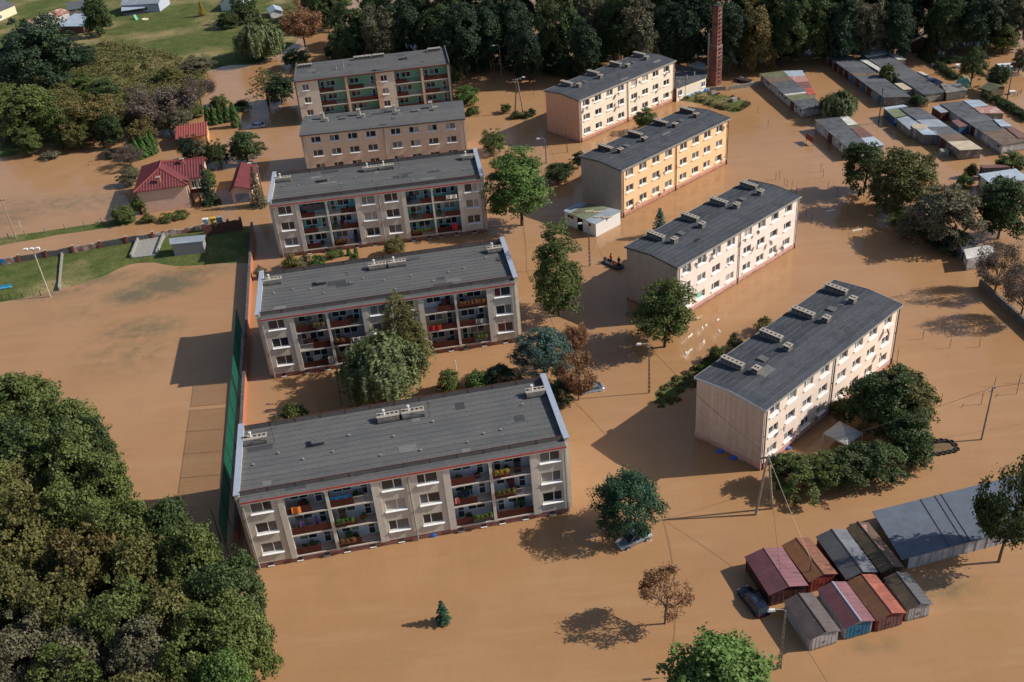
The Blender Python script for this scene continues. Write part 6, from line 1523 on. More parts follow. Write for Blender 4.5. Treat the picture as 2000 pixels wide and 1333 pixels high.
P, K = [], []
for zi, (zone, num, R0, R1) in enumerate((([(42.63, 222.48), (47.39, 226.42), (51.73, 224.58), (56.13, 219.34), (57.46, 215.35), (53.24, 211.91), (49.73, 215.36), (46.37, 220.17)], 170, 0.25, 0.6),
        ([(18.23, 111.67), (21.45, 114.83), (24.84, 116.81), (28.29, 120.16), (29.06, 118.99), (25.79, 114.4), (22.0, 110.16), (18.8, 107.64)], 150, 0.15, 0.45),
        ([(-88.53, 233.68), (-72.8, 254.51), (-75.61, 271.34), (-89.49, 289.45), (-97.87, 277.43)], 500, 0.5, 1.4))):
    zx = [p[0] for p in zone]; zy = [p[1] for p in zone]
    cx = rng.uniform(min(zx), max(zx), num*2); cy = rng.uniform(min(zy), max(zy), num*2)
    kp = in_poly(cx, cy, zone)
    for a, b in zip(cx[kp][:num], cy[kp][:num]):
        R = rng.uniform(R0, R1); n = int(24+30*R); d = rng.normal(0, 1, (n, 3)); d /= np.linalg.norm(d, axis=1)[:, None]; d[:, 2] = np.abs(d[:, 2])
        P.append(np.array([a, b, 0.25 if zi == 0 else (0.0 if zi == 1 else 0.4)])+d*R*np.array([1, 1, 0.8])); K.append(np.full(n, len(P)))
P, K = np.concatenate(P), np.concatenate(K)
me = leaves_mesh('weeds', P, np.tile([0, 0, 1.0], (len(P), 1)), 0.24, rng, K)
me.materials.clear(); me.materials.append(leaf_mat('dry_weeds', lin(92, 92, 52), lin(120, 104, 66)))
o = put('weeds', me); o['kind'] = 'stuff'; o['label'] = 'dry weeds on the mound, beside the peach block and on the bank'; o['category'] = 'weeds'

# ---------------------------------------------------------------- walls, fences, poles
def wall_run(name, label, cat, A, B_, h, th, m, n, pillar=None, pm=None, capm=None, jag=0.0, seed=1):
    """wall from A to B in n panels; every panel and pillar a part"""
    L = math.hypot(B_[0]-A[0], B_[1]-A[1]); dg = math.degrees(math.atan2(B_[1]-A[1], B_[0]-A[0]))
    t = thing(name, label, cat, A, dg); r = random.Random(seed)
    for i in range(n):
        a, b = L*i/n, L*(i+1)/n
        k = 5; s = MB()
        hs = [h+r.uniform(-jag, jag*0.4) for _ in range(k+1)]
        for j in range(k):
            x0, x1 = a+(b-a)*j/k, a+(b-a)*(j+1)/k
            s.hexa([(x0,-th/2,-1),(x1,-th/2,-1),(x1,th/2,-1),(x0,th/2,-1),(x0,-th/2,hs[j]),(x1,-th/2,hs[j+1]),(x1,th/2,hs[j+1]),(x0,th/2,hs[j])])
        s.build('wall_panel', r.choice(m) if isinstance(m, (list, tuple)) else m, t)
        if capm:
            s = MB(); s.box(a, b-0.02, -th/2-0.06, th/2+0.06, h+0.005, h+0.09); s.build('coping', capm, t)
    if pillar:
        for i in range(n+1):
            x = L*i/n; s = MB(); s.box(x-pillar, x+pillar, -th/2-0.12, th/2+0.12, -1, h+0.28); o = s.build('pillar', pm, t)
            s = MB(); s.box(x-pillar-0.05, x+pillar+0.05, -th/2-0.17, th/2+0.17, h+0.28, h+0.36); s.build('cap', M_capst, o)
    return t
def brickish(nm, c1, c2, mort, patch=None, bw=0.3, bh=0.1):
    m, N, Lk, B = node_mat(nm)
    g = N.new('ShaderNodeTexCoord').outputs['Object']
    br = N.new('ShaderNodeTexBrick'); br.inputs['Scale'].default_value = 1.0; br.inputs['Brick Width'].default_value = bw; br.inputs['Row Height'].default_value = bh; br.inputs['Mortar Size'].default_value = 0.012
    br.inputs['Color1'].default_value = c1; br.inputs['Color2'].default_value = c2; br.inputs['Mortar'].default_value = mort
    mp = N.new('ShaderNodeMapping'); mp.inputs['Rotation'].default_value = (math.radians(90), 0, 0); Lk.new(g, mp.inputs[0]); Lk.new(mp.outputs[0], br.inputs['Vector'])
    c = br.outputs[0]
    if patch: c = n_mix(N, Lk, c, patch, n_range(N, Lk, n_noise(N, Lk, g, 0.9, 6), 0.42, 0.56))
    Lk.new(c, B.inputs['Base Color']); B.inputs['Roughness'].default_value = 0.92
    return m
M_obrick = brickish('orange_brick', lin(196, 108, 70), lin(178, 92, 60), lin(170, 130, 104))
M_rbrick = brickish('crumbling_brick', lin(132, 72, 58), lin(112, 62, 52), lin(130, 112, 98), lin(168, 156, 144))
M_rbrick2 = brickish('dark_brick', lin(112, 62, 52), lin(92, 54, 46), lin(110, 92, 80))
M_pbrick = mat('red_pillar_brick', lin(140, 72, 58), 0.9, 0.2, 4, 0.02, 8)
M_patch = mat('patched_plaster', lin(178, 168, 156), 0.9, 0.15, 2, 0.02, 5, col2=lin(132, 86, 72), patch=0.7, pscale=0.9)
wall_run('brick_wall', 'orange brick wall running along the flooded pitch behind the green net', 'wall', (-46.4, 174.0), (-34.3, 90.0), 1.75, 0.3, M_obrick, 12, None, None, M_dkconc)
for i, (A, Bp) in enumerate((((-41.2, 136.0), (-38.7, 118.5)), ((-38.6, 117.5), (-34.6, 88.0)))):
    L = math.hypot(Bp[0]-A[0], Bp[1]-A[1]); dg = math.degrees(math.atan2(Bp[1]-A[1], Bp[0]-A[0]))
    t = thing('net_fence', ['short far section of green ball-stop net beside the brick wall', 'long near section of green ball-stop net reaching the nearest grey block'][i], 'net', (A[0]-0.55, A[1]), dg)
    m = mat('green_net_cord', lin(36, 112, 88), 0.8, 0.05)
    n = max(3, int(L/4.5))
    for k in range(n):          # real cords: sparse when the sun looks through, dense when seen along the net
        s = MB(); x0, x1 = L*k/n, L*(k+1)/n
        q = int((x1-x0)/0.11)
        for j in range(q): xx = x0+(x1-x0)*j/q; s.box(xx, xx+0.016, -0.008, 0.008, 1.2, 5.0)
        for j in range(36): zz = 1.2+3.8*j/35; s.box(x0, x1, -0.007, 0.007, zz, zz+0.012)
        s.build('net_panel', m, t)['kind'] = 'stuff'
    for k in range(n+1):
        s = MB(); s.tube([(L*k/n, 0.05, -1), (L*k/n, 0.05, 5.1)], 0.05, 5); s.build('post', mat('green_post', lin(40, 84, 66), 0.6), t)
    s = MB(); s.tube([(0, 0, 5.0), (L, 0, 5.0)], 0.025, 4); s.build('top_wire', M_steel, t)
wall_run('ruined_wall', 'crumbling garden wall with red brick pillars along the flooded lane', 'wall', (-93.29, 168.28), (-65.15, 174.09), 1.35, 0.25, [M_patch, M_rbrick, M_dkconc], 6, 0.22, M_pbrick, None, 0.18, 3)
wall_run('brick_wall', 'low crumbling brick wall between the ruined wall and the dark brick wall', 'wall', (-64.97, 174.16), (-55.97, 176.35), 1.2, 0.25, [M_rbrick, M_patch], 3, None, None, None, 0.25, 5)
wall_run('brick_wall', 'dark red brick wall with white and yellow boxes behind it', 'wall', (-55.28, 173.44), (-48.58, 174.68), 2.3, 0.3, M_rbrick2, 3, 0.2, M_rbrick2, None, 0.25, 6)
wall_run('low_wall', 'low concrete wall jutting from the ruined wall across the lawn', 'wall', (-81.16, 170.57), (-77.32, 157.03), 0.75, 0.3, M_concrete, 3)
t = thing('foundation', 'roofless concrete foundation with low walls beside the grey brick shed', 'foundation', (-67.49, 166.63), 4)
for nm, x0, x1, y0, y1, z in (('side_wall', 0, 0.3, 0, 7.5, 1.0), ('side_wall', 4.6, 4.9, 0, 7.5, 1.0), ('rear_wall', 0.32, 4.58, 7.2, 7.5, 0.9), ('floor_slab', 0.32, 4.58, -0.2, 7.18, 0.42)):
    s = MB(); s.box(x0, x1, y0, y1, -1, z); s.build(nm, M_concrete, t)
wall_run('garden_wall', 'shaded garden wall under the olive-green and brownish trees', 'wall', (67.98, 162.31), (72.98, 139.58), 1.5, 0.25, M_dkconc, 9, None, None, M_concrete)
wall_run('garden_wall', 'shaded garden wall behind the bare trees at the right edge', 'wall', (71.78, 131.91), (73.56, 114.98), 1.2, 0.25, M_dkconc, 7, None, None, M_dkconc)
wall_run('low_wall', 'short concrete wall right of the chimney foot', 'wall', (50.52, 226.65), (54.14, 226.4), 0.9, 0.3, M_concrete, 2)
wall_run('low_wall', 'concrete wall reaching the whitewashed garage row', 'wall', (54.92, 226.2), (62.87, 227.64), 0.9, 0.3, M_concrete, 3)

def street_lamp(label, base, h, arm=-1.0, dg=0.0, stays=False, group='street lamps'):
    t = thing('street_lamp', label, 'street lamp', base, dg, group)
    s = MB()
    for x in (-0.09, 0.09):
        s.hexa([(x*1.3-0.04,-0.08,-1),(x*1.3+0.04,-0.08,-1),(x*1.3+0.04,0.08,-1),(x*1.3-0.04,0.08,-1),(x*0.6-0.03,-0.06,h-0.3),(x*0.6+0.03,-0.06,h-0.3),(x*0.6+0.03,0.06,h-0.3),(x*0.6-0.03,0.06,h-0.3)])
    for i in range(int(h/0.7)):
        z = 0.2+i*0.7; f = 1.3-0.7*z/h; s.box(-0.09*f, 0.09*f, -0.07, 0.07, z, z+0.28)
    s.build('pole', M_pole, t)
    sx = 1 if arm > 0 else -1
    a = MB(); a.tube([(0, 0, h-0.4), (0.0, 0, h+0.15), (arm*0.25, 0, h+0.42), (arm, 0, h+0.48)], 0.05, 6); a.build('arm', M_pipe, t)
    hd = MB(); hd.hexa([(arm,-0.14,h+0.36),(arm+sx*0.75,-0.14,h+0.36),(arm+sx*0.75,0.14,h+0.36),(arm,0.14,h+0.36),(arm+sx*0.05,-0.09,h+0.56),(arm+sx*0.6,-0.09,h+0.58),(arm+sx*0.6,0.09,h+0.58),(arm+sx*0.05,0.09,h+0.56)] if sx > 0 else
        [(arm-0.75,-0.14,h+0.36),(arm,-0.14,h+0.36),(arm,0.14,h+0.36),(arm-0.75,0.14,h+0.36),(arm-0.6,-0.09,h+0.58),(arm-0.05,-0.09,h+0.56),(arm-0.05,0.09,h+0.56),(arm-0.6,0.09,h+0.58)])
    hd.build('lamp_head', M_white, t)
    if stays:
        c = MB()
        for z in (h*0.78, h*0.72, h*0.66): c.box(-0.45, 0.45, -0.04, 0.04, z, z+0.06); c.box(-0.42, -0.36, -0.05, 0.05, z, z+0.2); c.box(0.36, 0.42, -0.05, 0.05, z, z+0.2)
        c.build('insulator_brackets', M_steel, t)['kind'] = 'stuff'
    return t
street_lamp('street lamp between the nearest grey block and the peach block', (18.02, 112.18), 7.7)
street_lamp('street lamp beside the kiosk and the rescue boat', (14.04, 149.08), 7.6)
street_lamp('street lamp in front of the pale grey metal garage', (23.27, 65.22), 7.95)
street_lamp('street lamp before the far wood beside two short posts', (3.24, 248.62), 7.85)
street_lamp('street lamp with insulators left of the apricot block', (10.13, 193.22), 5.05, stays=True)
street_lamp('street lamp leaning over the red garage roof', (-46.07, 185.86), 8.25)

def utility_pole(label, base, h, m=M_wood, cross=True, rad=0.13, name='utility_pole'):
    t = thing(name, label, 'pole', base, rnd.uniform(0, 40))
    s = MB(); s.tube([(0, 0, -1), (0, 0, h)], [rad, rad*0.7], 7); s.build('post', m, t)
    if cross:
        s = MB(); s.box(-0.7, 0.7, -0.05, 0.05, h-0.45, h-0.36); o = s.build('crossarm', M_steel, t)
        for x in (-0.6, 0.0, 0.6):
            s = MB(); s.tube([(x, 0, h-0.36), (x, 0, h-0.18)], 0.045, 6); s.build('insulator', M_white, o)
    return t
utility_pole('utility pole in open water right of the tyre ring', (56.71, 96.46), 8.05, M_pole)
utility_pole('utility pole at the left edge beside the flooded yard', (-93.1, 179.71), 8.5, M_pole)
utility_pole('wooden pole in front of the garage row with canopies', (79.91, 198.9), 7.55, M_wood)
utility_pole('thin pole at the corner of the cream block gable', (14.87, 198.07), 5.35, M_wood, False, 0.09)
utility_pole('pole in the shade of the far wood left of the garage rows', (75.28, 242.87), 7.7, M_wood)
utility_pole('tall pole among the allotments near the far shore', (105.46, 235.43), 6.55, M_wood)
utility_pole('pole beside the allotment hedge at the right edge', (109.13, 204.39), 5.45, M_wood, False)
utility_pole('left one of two short posts near the far street lamp', (0.84, 245.39), 5.9, M_wood, False, 0.1, 'post')
utility_pole('right one of two short posts near the far street lamp', (1.46, 245.22), 5.5, M_wood, False, 0.1, 'post')
utility_pole('slim mast on the mauve metal garage with a wire', (29.11, 75.53), 3.4, M_steel, False, 0.06, 'mast')
utility_pole('thin dark pole beside the boiler house', (43.96, 222.14), 5.25, M_steel, False, 0.07, 'post')
utility_pole('leaning post at the end of the green net', (-36.52, 90.47), 5.0, M_steel, False, 0.07, 'post')
def a_frame(label, A, B_, h, lamp=None):
    cx, cy = (A[0]+B_[0])/2, (A[1]+B_[1])/2
    t = thing('a_frame_pole', label, 'pole', (cx, cy))
    for p, e in ((A, 0.12), (B_, -0.12)):
        s = MB(); d = (p[0]-cx, p[1]-cy); k = math.hypot(*d)
        s.tube([(d[0]*1.1, d[1]*1.1, -0.8), (d[0]*0.08, d[1]*0.08, h)], [0.17, 0.11], 6); s.build('leg', M_pole, t)
    s = MB(); s.box(-0.35, 0.35, -0.09, 0.09, h*0.86, h*0.86+0.14); s.build('brace', M_steel, t)
    s = MB(); s.box(-0.9, 0.9, -0.06, 0.06, h-0.25, h-0.12); o = s.build('crossarm', M_steel, t)
    for x in (-0.8, -0.3, 0.3, 0.8):
        s = MB(); s.tube([(x, 0, h-0.12), (x, 0, h+0.12)], 0.05, 6); s.build('insulator', M_white, o)
    if lamp:
        s = MB(); s.tube([(0, 0, h), (1.2, 0.1, h+0.35)], 0.05, 5); s.build('arm', M_pipe, t)
        s = MB(); s.hexa([(1.2,0,h+0.25),(1.9,0,h+0.25),(1.9,0.28,h+0.25),(1.2,0.28,h+0.25),(1.25,0.05,h+0.45),(1.8,0.05,h+0.45),(1.8,0.23,h+0.45),(1.25,0.23,h+0.45)]); s.build('lamp_head', M_white, t)
    return t
a_frame('A-shaped concrete power pole at the corner of the peach block', (26.3, 86.82), (28.38, 87.59), 8.3)
a_frame('A-shaped lamp pole with whitewashed feet left of the cream block', (5.3, 223.58), (7.17, 223.45), 7.8, True)
t = thing('floodlight_mast', 'tall floodlight mast with three white lamps at the flooded pitch', 'floodlight', (-78.34, 155.1))
H_ = 9.05
s = MB(); s.tube([(0, 0, -1), (0, 0, H_)], [0.13, 0.08], 8); s.build('mast', mat('pale_mast', lin(190, 176, 156), 0.7), t)
s = MB(); s.box(-1.2, 1.0, -0.05, 0.05, H_-0.05, H_+0.05); s.build('crossarm', M_white, t)
for x in (-1.1, -0.1, 0.9):
    s = MB(); s.hexa([(x-0.3,-0.25,H_+0.05),(x+0.3,-0.25,H_+0.05),(x+0.3,0.15,H_+0.05),(x-0.3,0.15,H_+0.05),(x-0.3,-0.35,H_+0.45),(x+0.3,-0.35,H_+0.45),(x+0.3,0.05,H_+0.5),(x-0.3,0.05,H_+0.5)]); s.build('floodlight', M_white, t)

def wire(label, a, b, sag=0.5, r=0.022, m=None):
    s = MB(); pts = []
    for i in range(13):
        k = i/12; pts.append((a[0]+(b[0]-a[0])*k, a[1]+(b[1]-a[1])*k, a[2]+(b[2]-a[2])*k-sag*4*k*(1-k)))
    s.tube(pts, r, 4, 0, False)
    return tag(s.build('power_line', m or M_steel), label, 'wire', 'overhead wires')
AF = ((27.34, 87.2)); AF = (AF[0], AF[1], 8.4)
LP = lambda p, h: (p[0], p[1], h)
L_a = LP((18.02, 112.18), 7.6); L_b = LP((14.04, 149.08), 7.6); L_c = LP((23.27, 65.22), 7.8); P_r = LP((56.71, 96.46), 8.0)
wire('bright wire from the A-shaped pole down to the garage mast', AF, LP((29.11, 75.53), 3.6), 0.2, 0.02, mat('bright_cable', lin(206, 190, 166), 0.4))
wire('wire from the A-shaped pole over the hedge to the pole in open water', AF, P_r, 0.6)
wire('wire from the pole in open water to the right picture edge', P_r, (P_r[0]+30, P_r[1]+4, 8.2), 0.6)
wire('wire from the A-shaped pole to the street lamp near the peach block', AF, L_a, 0.7)
wire('wire between the street lamp near the peach block and the kiosk lamp', L_a, L_b, 0.8)
wire('wire from the A-shaped pole to the lamp at the metal garages', AF, L_c, 0.7)
wire('wire from the garage lamp to the bottom picture edge', L_c, (L_c[0]+6, L_c[1]-28, 7.6), 0.6)
wire('wire from the kiosk lamp to the insulator lamp', L_b, LP((10.13, 193.22), 6.0), 0.8)

# ---------------------------------------------------------------- cars, boat, people
def car(label, loc, dg, paint, sink=0.0, tilt=(0, 0), estate=False):
    """car built from lofted cross-sections; x runs to the front"""
    t = thing('car', label, 'car', (loc[0], loc[1], -sink), dg, 'flooded cars')
    t.rotation_euler = (tilt[0], tilt[1], math.radians(dg))
    W = 0.86
    secs = [(-2.1, 0.70, 0.34, 0.86), (-2.0, 0.80, 0.26, 0.92), (-1.4, W, 0.22, 0.96), (-0.4, W, 0.2, 0.95), (0.7, W, 0.2, 0.93), (1.3, 0.84, 0.22, 0.86), (1.9, 0.78, 0.26, 0.74), (2.1, 0.66, 0.34, 0.62)]
    b = MB(); n0 = 0
    for (x, w, z0, z1) in secs:
        m = (z0+z1)/2
        b.v += [(x, -w*0.9, z0), (x, -w, m), (x, -w*0.97, z1-0.06), (x, -w*0.86, z1), (x, 0, z1+0.04), (x, w*0.86, z1), (x, w*0.97, z1-0.06), (x, w, m), (x, w*0.9, z0)]
    k = 9
    for i in range(len(secs)-1):
        for j in range(k):
            j2 = (j+1) % k
            b.f.append((i*k+j, (i+1)*k+j, (i+1)*k+j2, i*k+j2)); b.m.append(0)
    b.f.append(tuple(range(k))); b.f.append(tuple((len(secs)-1)*k+j for j in range(k-1, -1, -1))); b.m += [0, 0]
    body = b.build('body', paint, t)
    for p in body.data.polygons: p.use_smooth = True
    rear_t, rear_b = (-1.75, -2.02) if estate else (-1.15, -1.85)
    c = MB(); zt = 1.44; w1, w2 = 0.78, 0.60
    c.hexa([(rear_b,-w1,0.93),(1.05,-w1,0.9),(1.05,w1,0.9),(rear_b,w1,0.93),(rear_t,-w2,zt-0.02),(0.25,-w2,zt),(0.25,w2,zt),(rear_t,w2,zt-0.02)])
    cab = c.build('roof_and_pillars', paint, t)
    def pane(P, nm='window'):
        s = MB(); s.quad(*P); s.build(nm, M_glass, t)
    e = 0.012
    lp = lambda a, b_, k: tuple(a[i]+(b_[i]-a[i])*k for i in range(3))
    def inset(P, f=0.1, off=(0, 0, 0)):
        ce = tuple(sum(p[i] for p in P)/4 for i in range(3))
        return [tuple(lp(p, ce, f)[i]+off[i] for i in range(3)) for p in P]
    pane(inset([(1.05,-w1,0.9),(1.05,w1,0.9),(0.25,w2,zt),(0.25,-w2,zt)], 0.1, (e, 0, e)), 'windscreen')
    pane(inset([(rear_b,w1,0.93),(rear_b,-w1,0.93),(rear_t,-w2,zt-0.02),(rear_t,w2,zt-0.02)], 0.12, (-e, 0, e)), 'rear_window')
    mid = -0.45
    for sgn in (-1, 1):
        for (a, b_, ta, tb) in ((rear_b+0.12, mid-0.05, rear_t+0.05, mid-0.03), (mid+0.05, 0.95, mid+0.03, 0.2)):
            P = [(a, sgn*w1, 0.95), (b_, sgn*w1, 0.93), (tb, sgn*w2, zt-0.05), (ta, sgn*w2, zt-0.05)]
            if sgn > 0: P = P[::-1]
            pane(inset(P, 0.07, (0, sgn*e, e*0.5)), 'side_window')
    for x in (-1.28, 1.32):
        for sgn in (-1, 1):
            y = sgn*0.82
            s = MB(); s.tube([(x, y-0.1, 0.31), (x, y+0.1, 0.31)], 0.31, 14); o = s.build('wheel', mat('tyre_rubber', lin(32, 32, 33), 0.9), t)
            s = MB(); s.tube([(x, y+sgn*0.1, 0.31), (x, y+sgn*0.115, 0.31)], 0.19, 10); s.build('rim', M_ltmetal, o)
    for sgn in (-1, 1):
        s = MB(); s.box(1.98, 2.09, sgn*0.52-0.16, sgn*0.52+0.16, 0.56, 0.70); s.build('headlight', M_white, t)
        s = MB(); s.box(-2.12, -2.04, sgn*0.58-0.14, sgn*0.58+0.14, 0.68, 0.84); s.build('tail_light', mat('tail_light_red', lin(150, 30, 28), 0.3), t)
        s = MB(); s.box(0.72, 0.88, sgn*0.93-0.09, sgn*0.93+0.09, 0.92, 1.04); s.build('wing_mirror', paint, t)
    if estate:
        for sgn in (-1, 1):
            s = MB(); s.tube([(-1.6, sgn*0.52, zt+0.05), (0.1, sgn*0.52, zt+0.06)], 0.022, 5); s.build('roof_rail', M_steel, t)
        s = MB(); s.quad((-0.9, -0.4, zt+0.012), (-0.1, -0.4, zt+0.014), (-0.1, 0.4, zt+0.014), (-0.9, 0.4, zt+0.012)); s.build('sunroof', M_glass, t)
    return t
Psil = mat('silver_car_paint', lin(172, 178, 188), 0.25, 0.03, 2, metal=0.6, spec=0.5)
Pnav = mat('dark_blue_car_paint', lin(36, 44, 60), 0.2, 0.03, 2, metal=0.3, spec=0.5)
car('silver car nudged under the round dark pine', (11.79, 84.42), 205, Psil, 0.32, (0.04, 0.02))
car('dark blue estate car beside the mauve metal garage', (22.77, 73.75), 108, Pnav, 0.35, (0, 0), True)
car('silver car in water beside the tall thuja column', (-54.85, 229.18), 185, Psil, 0.35)
car('pale car half hidden behind the withered brown tree', (9.97, 114.13), 190, Psil, 0.55)

M_orange = mat('orange_life_vest', lin(236, 96, 40), 0.7, 0.08)
M_black = mat('dark_clothes', lin(34, 34, 40), 0.8, 0.1)
M_skin = mat('skin', lin(206, 160, 136), 0.6, 0.05)
M_hair = mat('dark_hair', lin(50, 40, 34), 0.8, 0.1)
def person(label, loc, z, dg, joints, edges, radii, top, legs, vest=True, helmet=None):
    t = thing('person', label, 'person', (loc[0], loc[1], z), dg)
    me = bpy.data.meshes.new('body'); me.from_pydata(joints, edges, [])
    o = put('body', me, t); me.materials.append(legs)
    sk = o.modifiers.new('Skin', 'SKIN')
    for i, v in enumerate(me.skin_vertices[0].data): v.radius = (radii[i], radii[i]); v.use_root = (i == 0)
    o.modifiers.new('Subsurf', 'SUBSURF').levels = 1; o.modifiers['Subsurf'].render_levels = 1
    n, h = joints[1], joints[3]
    v = MB(); a = Vector(joints[0]); b = Vector(joints[2])
    v.tube([a.lerp(b, 0.1), a.lerp(b, 0.5), a.lerp(b, 0.9), a.lerp(b, 1.02)], [0.19, 0.24, 0.23, 0.12], 10); v.build('jacket', top, t)
    hd = MB(); c = Vector(joints[3]); hd.lathe([(0.0, -0.12), (0.07, -0.10), (0.095, 0.0), (0.09, 0.07), (0.05, 0.12), (0.0, 0.13)], 10, tuple(c)); ho = hd.build('head', M_skin, t)
    hr = MB(); hr.lathe([(0.10, 0.0), (0.108, 0.05), (0.07, 0.13), (0.0, 0.155)], 10, tuple(c+Vector((0, -0.015, 0)))); hr.build('helmet' if helmet else 'hair', helmet or M_hair, t)
    return t
STAND = [(0,0,0.95),(0,0,1.2),(0,0,1.42),(0,0.02,1.66),(-0.2,0,1.4),(-0.28,0.05,1.13),(-0.22,0.2,0.95),(0.2,0,1.4),(0.28,0.05,1.13),(0.22,0.2,0.95),(-0.1,0,0.88),(-0.12,0.03,0.48),(-0.13,0,0.06),(0.1,0,0.88),(0.12,0.03,0.48),(0.13,0,0.06)]
SE = [(0,1),(1,2),(2,3),(2,4),(4,5),(5,6),(2,7),(7,8),(8,9),(0,10),(10,11),(11,12),(0,13),(13,14),(14,15)]
SR = [0.15,0.15,0.13,0.07,0.075,0.055,0.045,0.075,0.055,0.045,0.11,0.075,0.055,0.11,0.075,0.055]
SIT = [(0,0,0.25),(0,0.02,0.48),(0,0.05,0.72),(0,0.09,0.95),(-0.2,0.05,0.7),(-0.27,0.14,0.45),(-0.16,0.32,0.36),(0.2,0.05,0.7),(0.27,0.14,0.45),(0.16,0.32,0.36),(-0.1,0.05,0.22),(-0.14,0.46,0.36),(-0.14,0.5,0.03),(0.1,0.05,0.22),(0.14,0.46,0.36),(0.14,0.5,0.03)]
BL = (17.92, 148.54)
BD = (16.9, 149.99, -53.88, 3.56)[2]
t = thing('rescue_boat', 'dark rubber dinghy with three people beside the pale pink block', 'boat', BL, BD)
hull = MB(); pts = []
for i in range(25):
    a = math.pi*(-0.5+i/24)
    pts.append((1.35+0.75*math.cos(a), 0.62*math.sin(a), 0.22+0.18*max(0, math.cos(a))))
path = [(-2.0, -0.62, 0.2)]+pts+[(-2.0, 0.62, 0.2)]
hull.tube(path, [0.18]+[0.22]*25+[0.18], 8); hull.build('tube', mat('dark_rubber', lin(58, 58, 64), 0.6, 0.1), t)
s = MB(); s.box(-1.8, 1.4, -0.5, 0.5, 0.02, 0.1); s.build('floor', mat('boat_floor', lin(92, 92, 96), 0.7), t)
s = MB(); s.box(-1.86, -1.8, -0.55, 0.55, 0.05, 0.5); s.build('transom', M_steel, t)
s = MB(); s.box(-2.15, -1.87, -0.16, 0.16, 0.35, 0.8); s.box(-2.08, -1.95, -0.06, 0.06, -0.3, 0.36); s.build('outboard_motor', M_black, t)
for x in (-0.6, 0.6):
    s = MB(); s.box(x-0.12, x+0.12, -0.5, 0.5, 0.3, 0.36); s.build('thwart', M_steel, t)
cb, sb = math.cos(math.radians(BD)), math.sin(math.radians(BD))
bp_ = lambda x, y: (BL[0]+x*cb-y*sb, BL[1]+x*sb+y*cb)
person('person in orange vest standing in the dinghy', bp_(-0.9, 0.35), 0.1, 40, STAND, SE, SR, M_orange, M_black)
person('person in dark clothes standing at the dinghy side', bp_(0.9, 0.4), 0.1, 200, STAND, SE, SR, M_black, M_black)
person('crouching person in orange vest at the front of the dinghy', bp_(0.35, -0.3), 0.1, 300, SIT, SE, SR, M_orange, M_orange, helmet=M_orange)

# ---------------------------------------------------------------- gazebo, tyres, sign and other small things
GZ = (39.9, 98.04)
t = thing('gazebo', 'white garden gazebo canopy between the dark bushes and the peach block', 'gazebo', GZ, 38)
M_canvas = mat('white_canvas', lin(190, 186, 180), 0.8, 0.06, 2)
hw, ze, zp = 1.7, 1.7, 2.5
cs = [(-hw, -hw), (hw, -hw), (hw, hw), (-hw, hw)]
for i in range(4):
    a, b = cs[i], cs[(i+1) % 4]
    s = MB(); s.tri((*a, ze), (*b, ze), (0, 0, zp)); s.quad((*a, ze-0.22), (*b, ze-0.22), (*b, ze), (*a, ze)); s.build('canopy_panel', M_canvas, t)
    s = MB(); s.tube([(a[0]*0.98, a[1]*0.98, -1), (a[0]*0.98, a[1]*0.98, ze)], 0.04, 5); s.build('post', M_white, t)
def torus(R_, r_, n=14, m_=6):
    s = MB(); 
    for i in range(n):
        a = 2*math.pi*i/n
        for j in range(m_):
            b = 2*math.pi*j/m_; s.v.append(((R_+r_*math.cos(b))*math.cos(a), (R_+r_*math.cos(b))*math.sin(a), r_*math.sin(b)))
    for i in range(n):
        for j in range(m_):
            s.f.append((i*m_+j, ((i+1) % n)*m_+j, ((i+1) % n)*m_+(j+1) % m_, i*m_+(j+1) % m_)); s.m.append(0)
    return s
TY = torus(0.26, 0.11).mesh('tyre', mat('old_tyre', lin(40, 40, 42), 0.9, 0.15))
TP = [(50.61, 96.62), (51.25, 96.94), (51.89, 96.95), (52.45, 96.76), (52.98, 96.49), (53.16, 95.86), (53.08, 95.07), (52.57, 94.74), (51.9, 94.64), (51.23, 94.53), (50.56, 94.43), (49.91, 94.52), (49.91, 95.31), (50.15, 96.08)]
for p in TP:
    o = put('tyre', TY, None, (p[0], p[1], 0.06), rnd.uniform(0, 3)); tag(o, 'old car tyre in the ring edging a drowned flower bed', 'tyre', 'tyres around the flower bed')
s = MB(); s.prism([(p[0]*0.9+0.1*TP[3][0], p[1]*0.9+0.1*TP[9][1]) for p in TP], -0.3, 0.035); structure(s.build('ground_bed', mat('wet_soil', lin(112, 92, 66), 0.9, 0.25, 2)))
SB = (62.96, 192.98, -74.45, 2.73)
t = thing('sign_board', 'red-brown board on posts standing in the water beside the white garage row', 'sign', SB[:2], SB[2])
s = MB(); s.box(0, SB[3], -0.04, 0.04, 0.55, 1.75); s.build('board', mat('red_brown_board', lin(136, 70, 58), 0.8, 0.12, 2), t)
for x in (0.15, SB[3]-0.15):
    s = MB(); s.box(x-0.05, x+0.05, 0.05, 0.13, -1, 1.85); s.build('post', M_steel, t)
POLES = [(52.33, 175.94), (53.09, 176.25), (53.28, 173.39), (53.49, 172.42), (53.89, 170.74), (54.27, 169.09), (61.44, 177.79), (60.98, 175.01), (60.28, 169.61), (60.99, 166.79), (59.82, 162.5), (60.49, 159.24), (60.74, 152.24), (62.56, 152.46), (53.32, 159.66), (53.66, 157.77), (63.01, 107.0), (54.63, 103.91), (59.67, 103.39), (60.98, 116.49), (64.93, 116.11), (52.86, 114.56), (58.27, 119.33), (66.36, 107.19), (64.93, 104.85), (4.25, 242.57), (7.79, 238.65), (10.49, 240.16), (10.21, 232.25), (56.39, 215.62), (56.44, 229.72), (66.39, 188.38), (65.54, 154.21), (67.81, 154.15), (67.06, 159.97), (57.54, 210.2), (57.7, 202.24), (63.0, 205.75)]
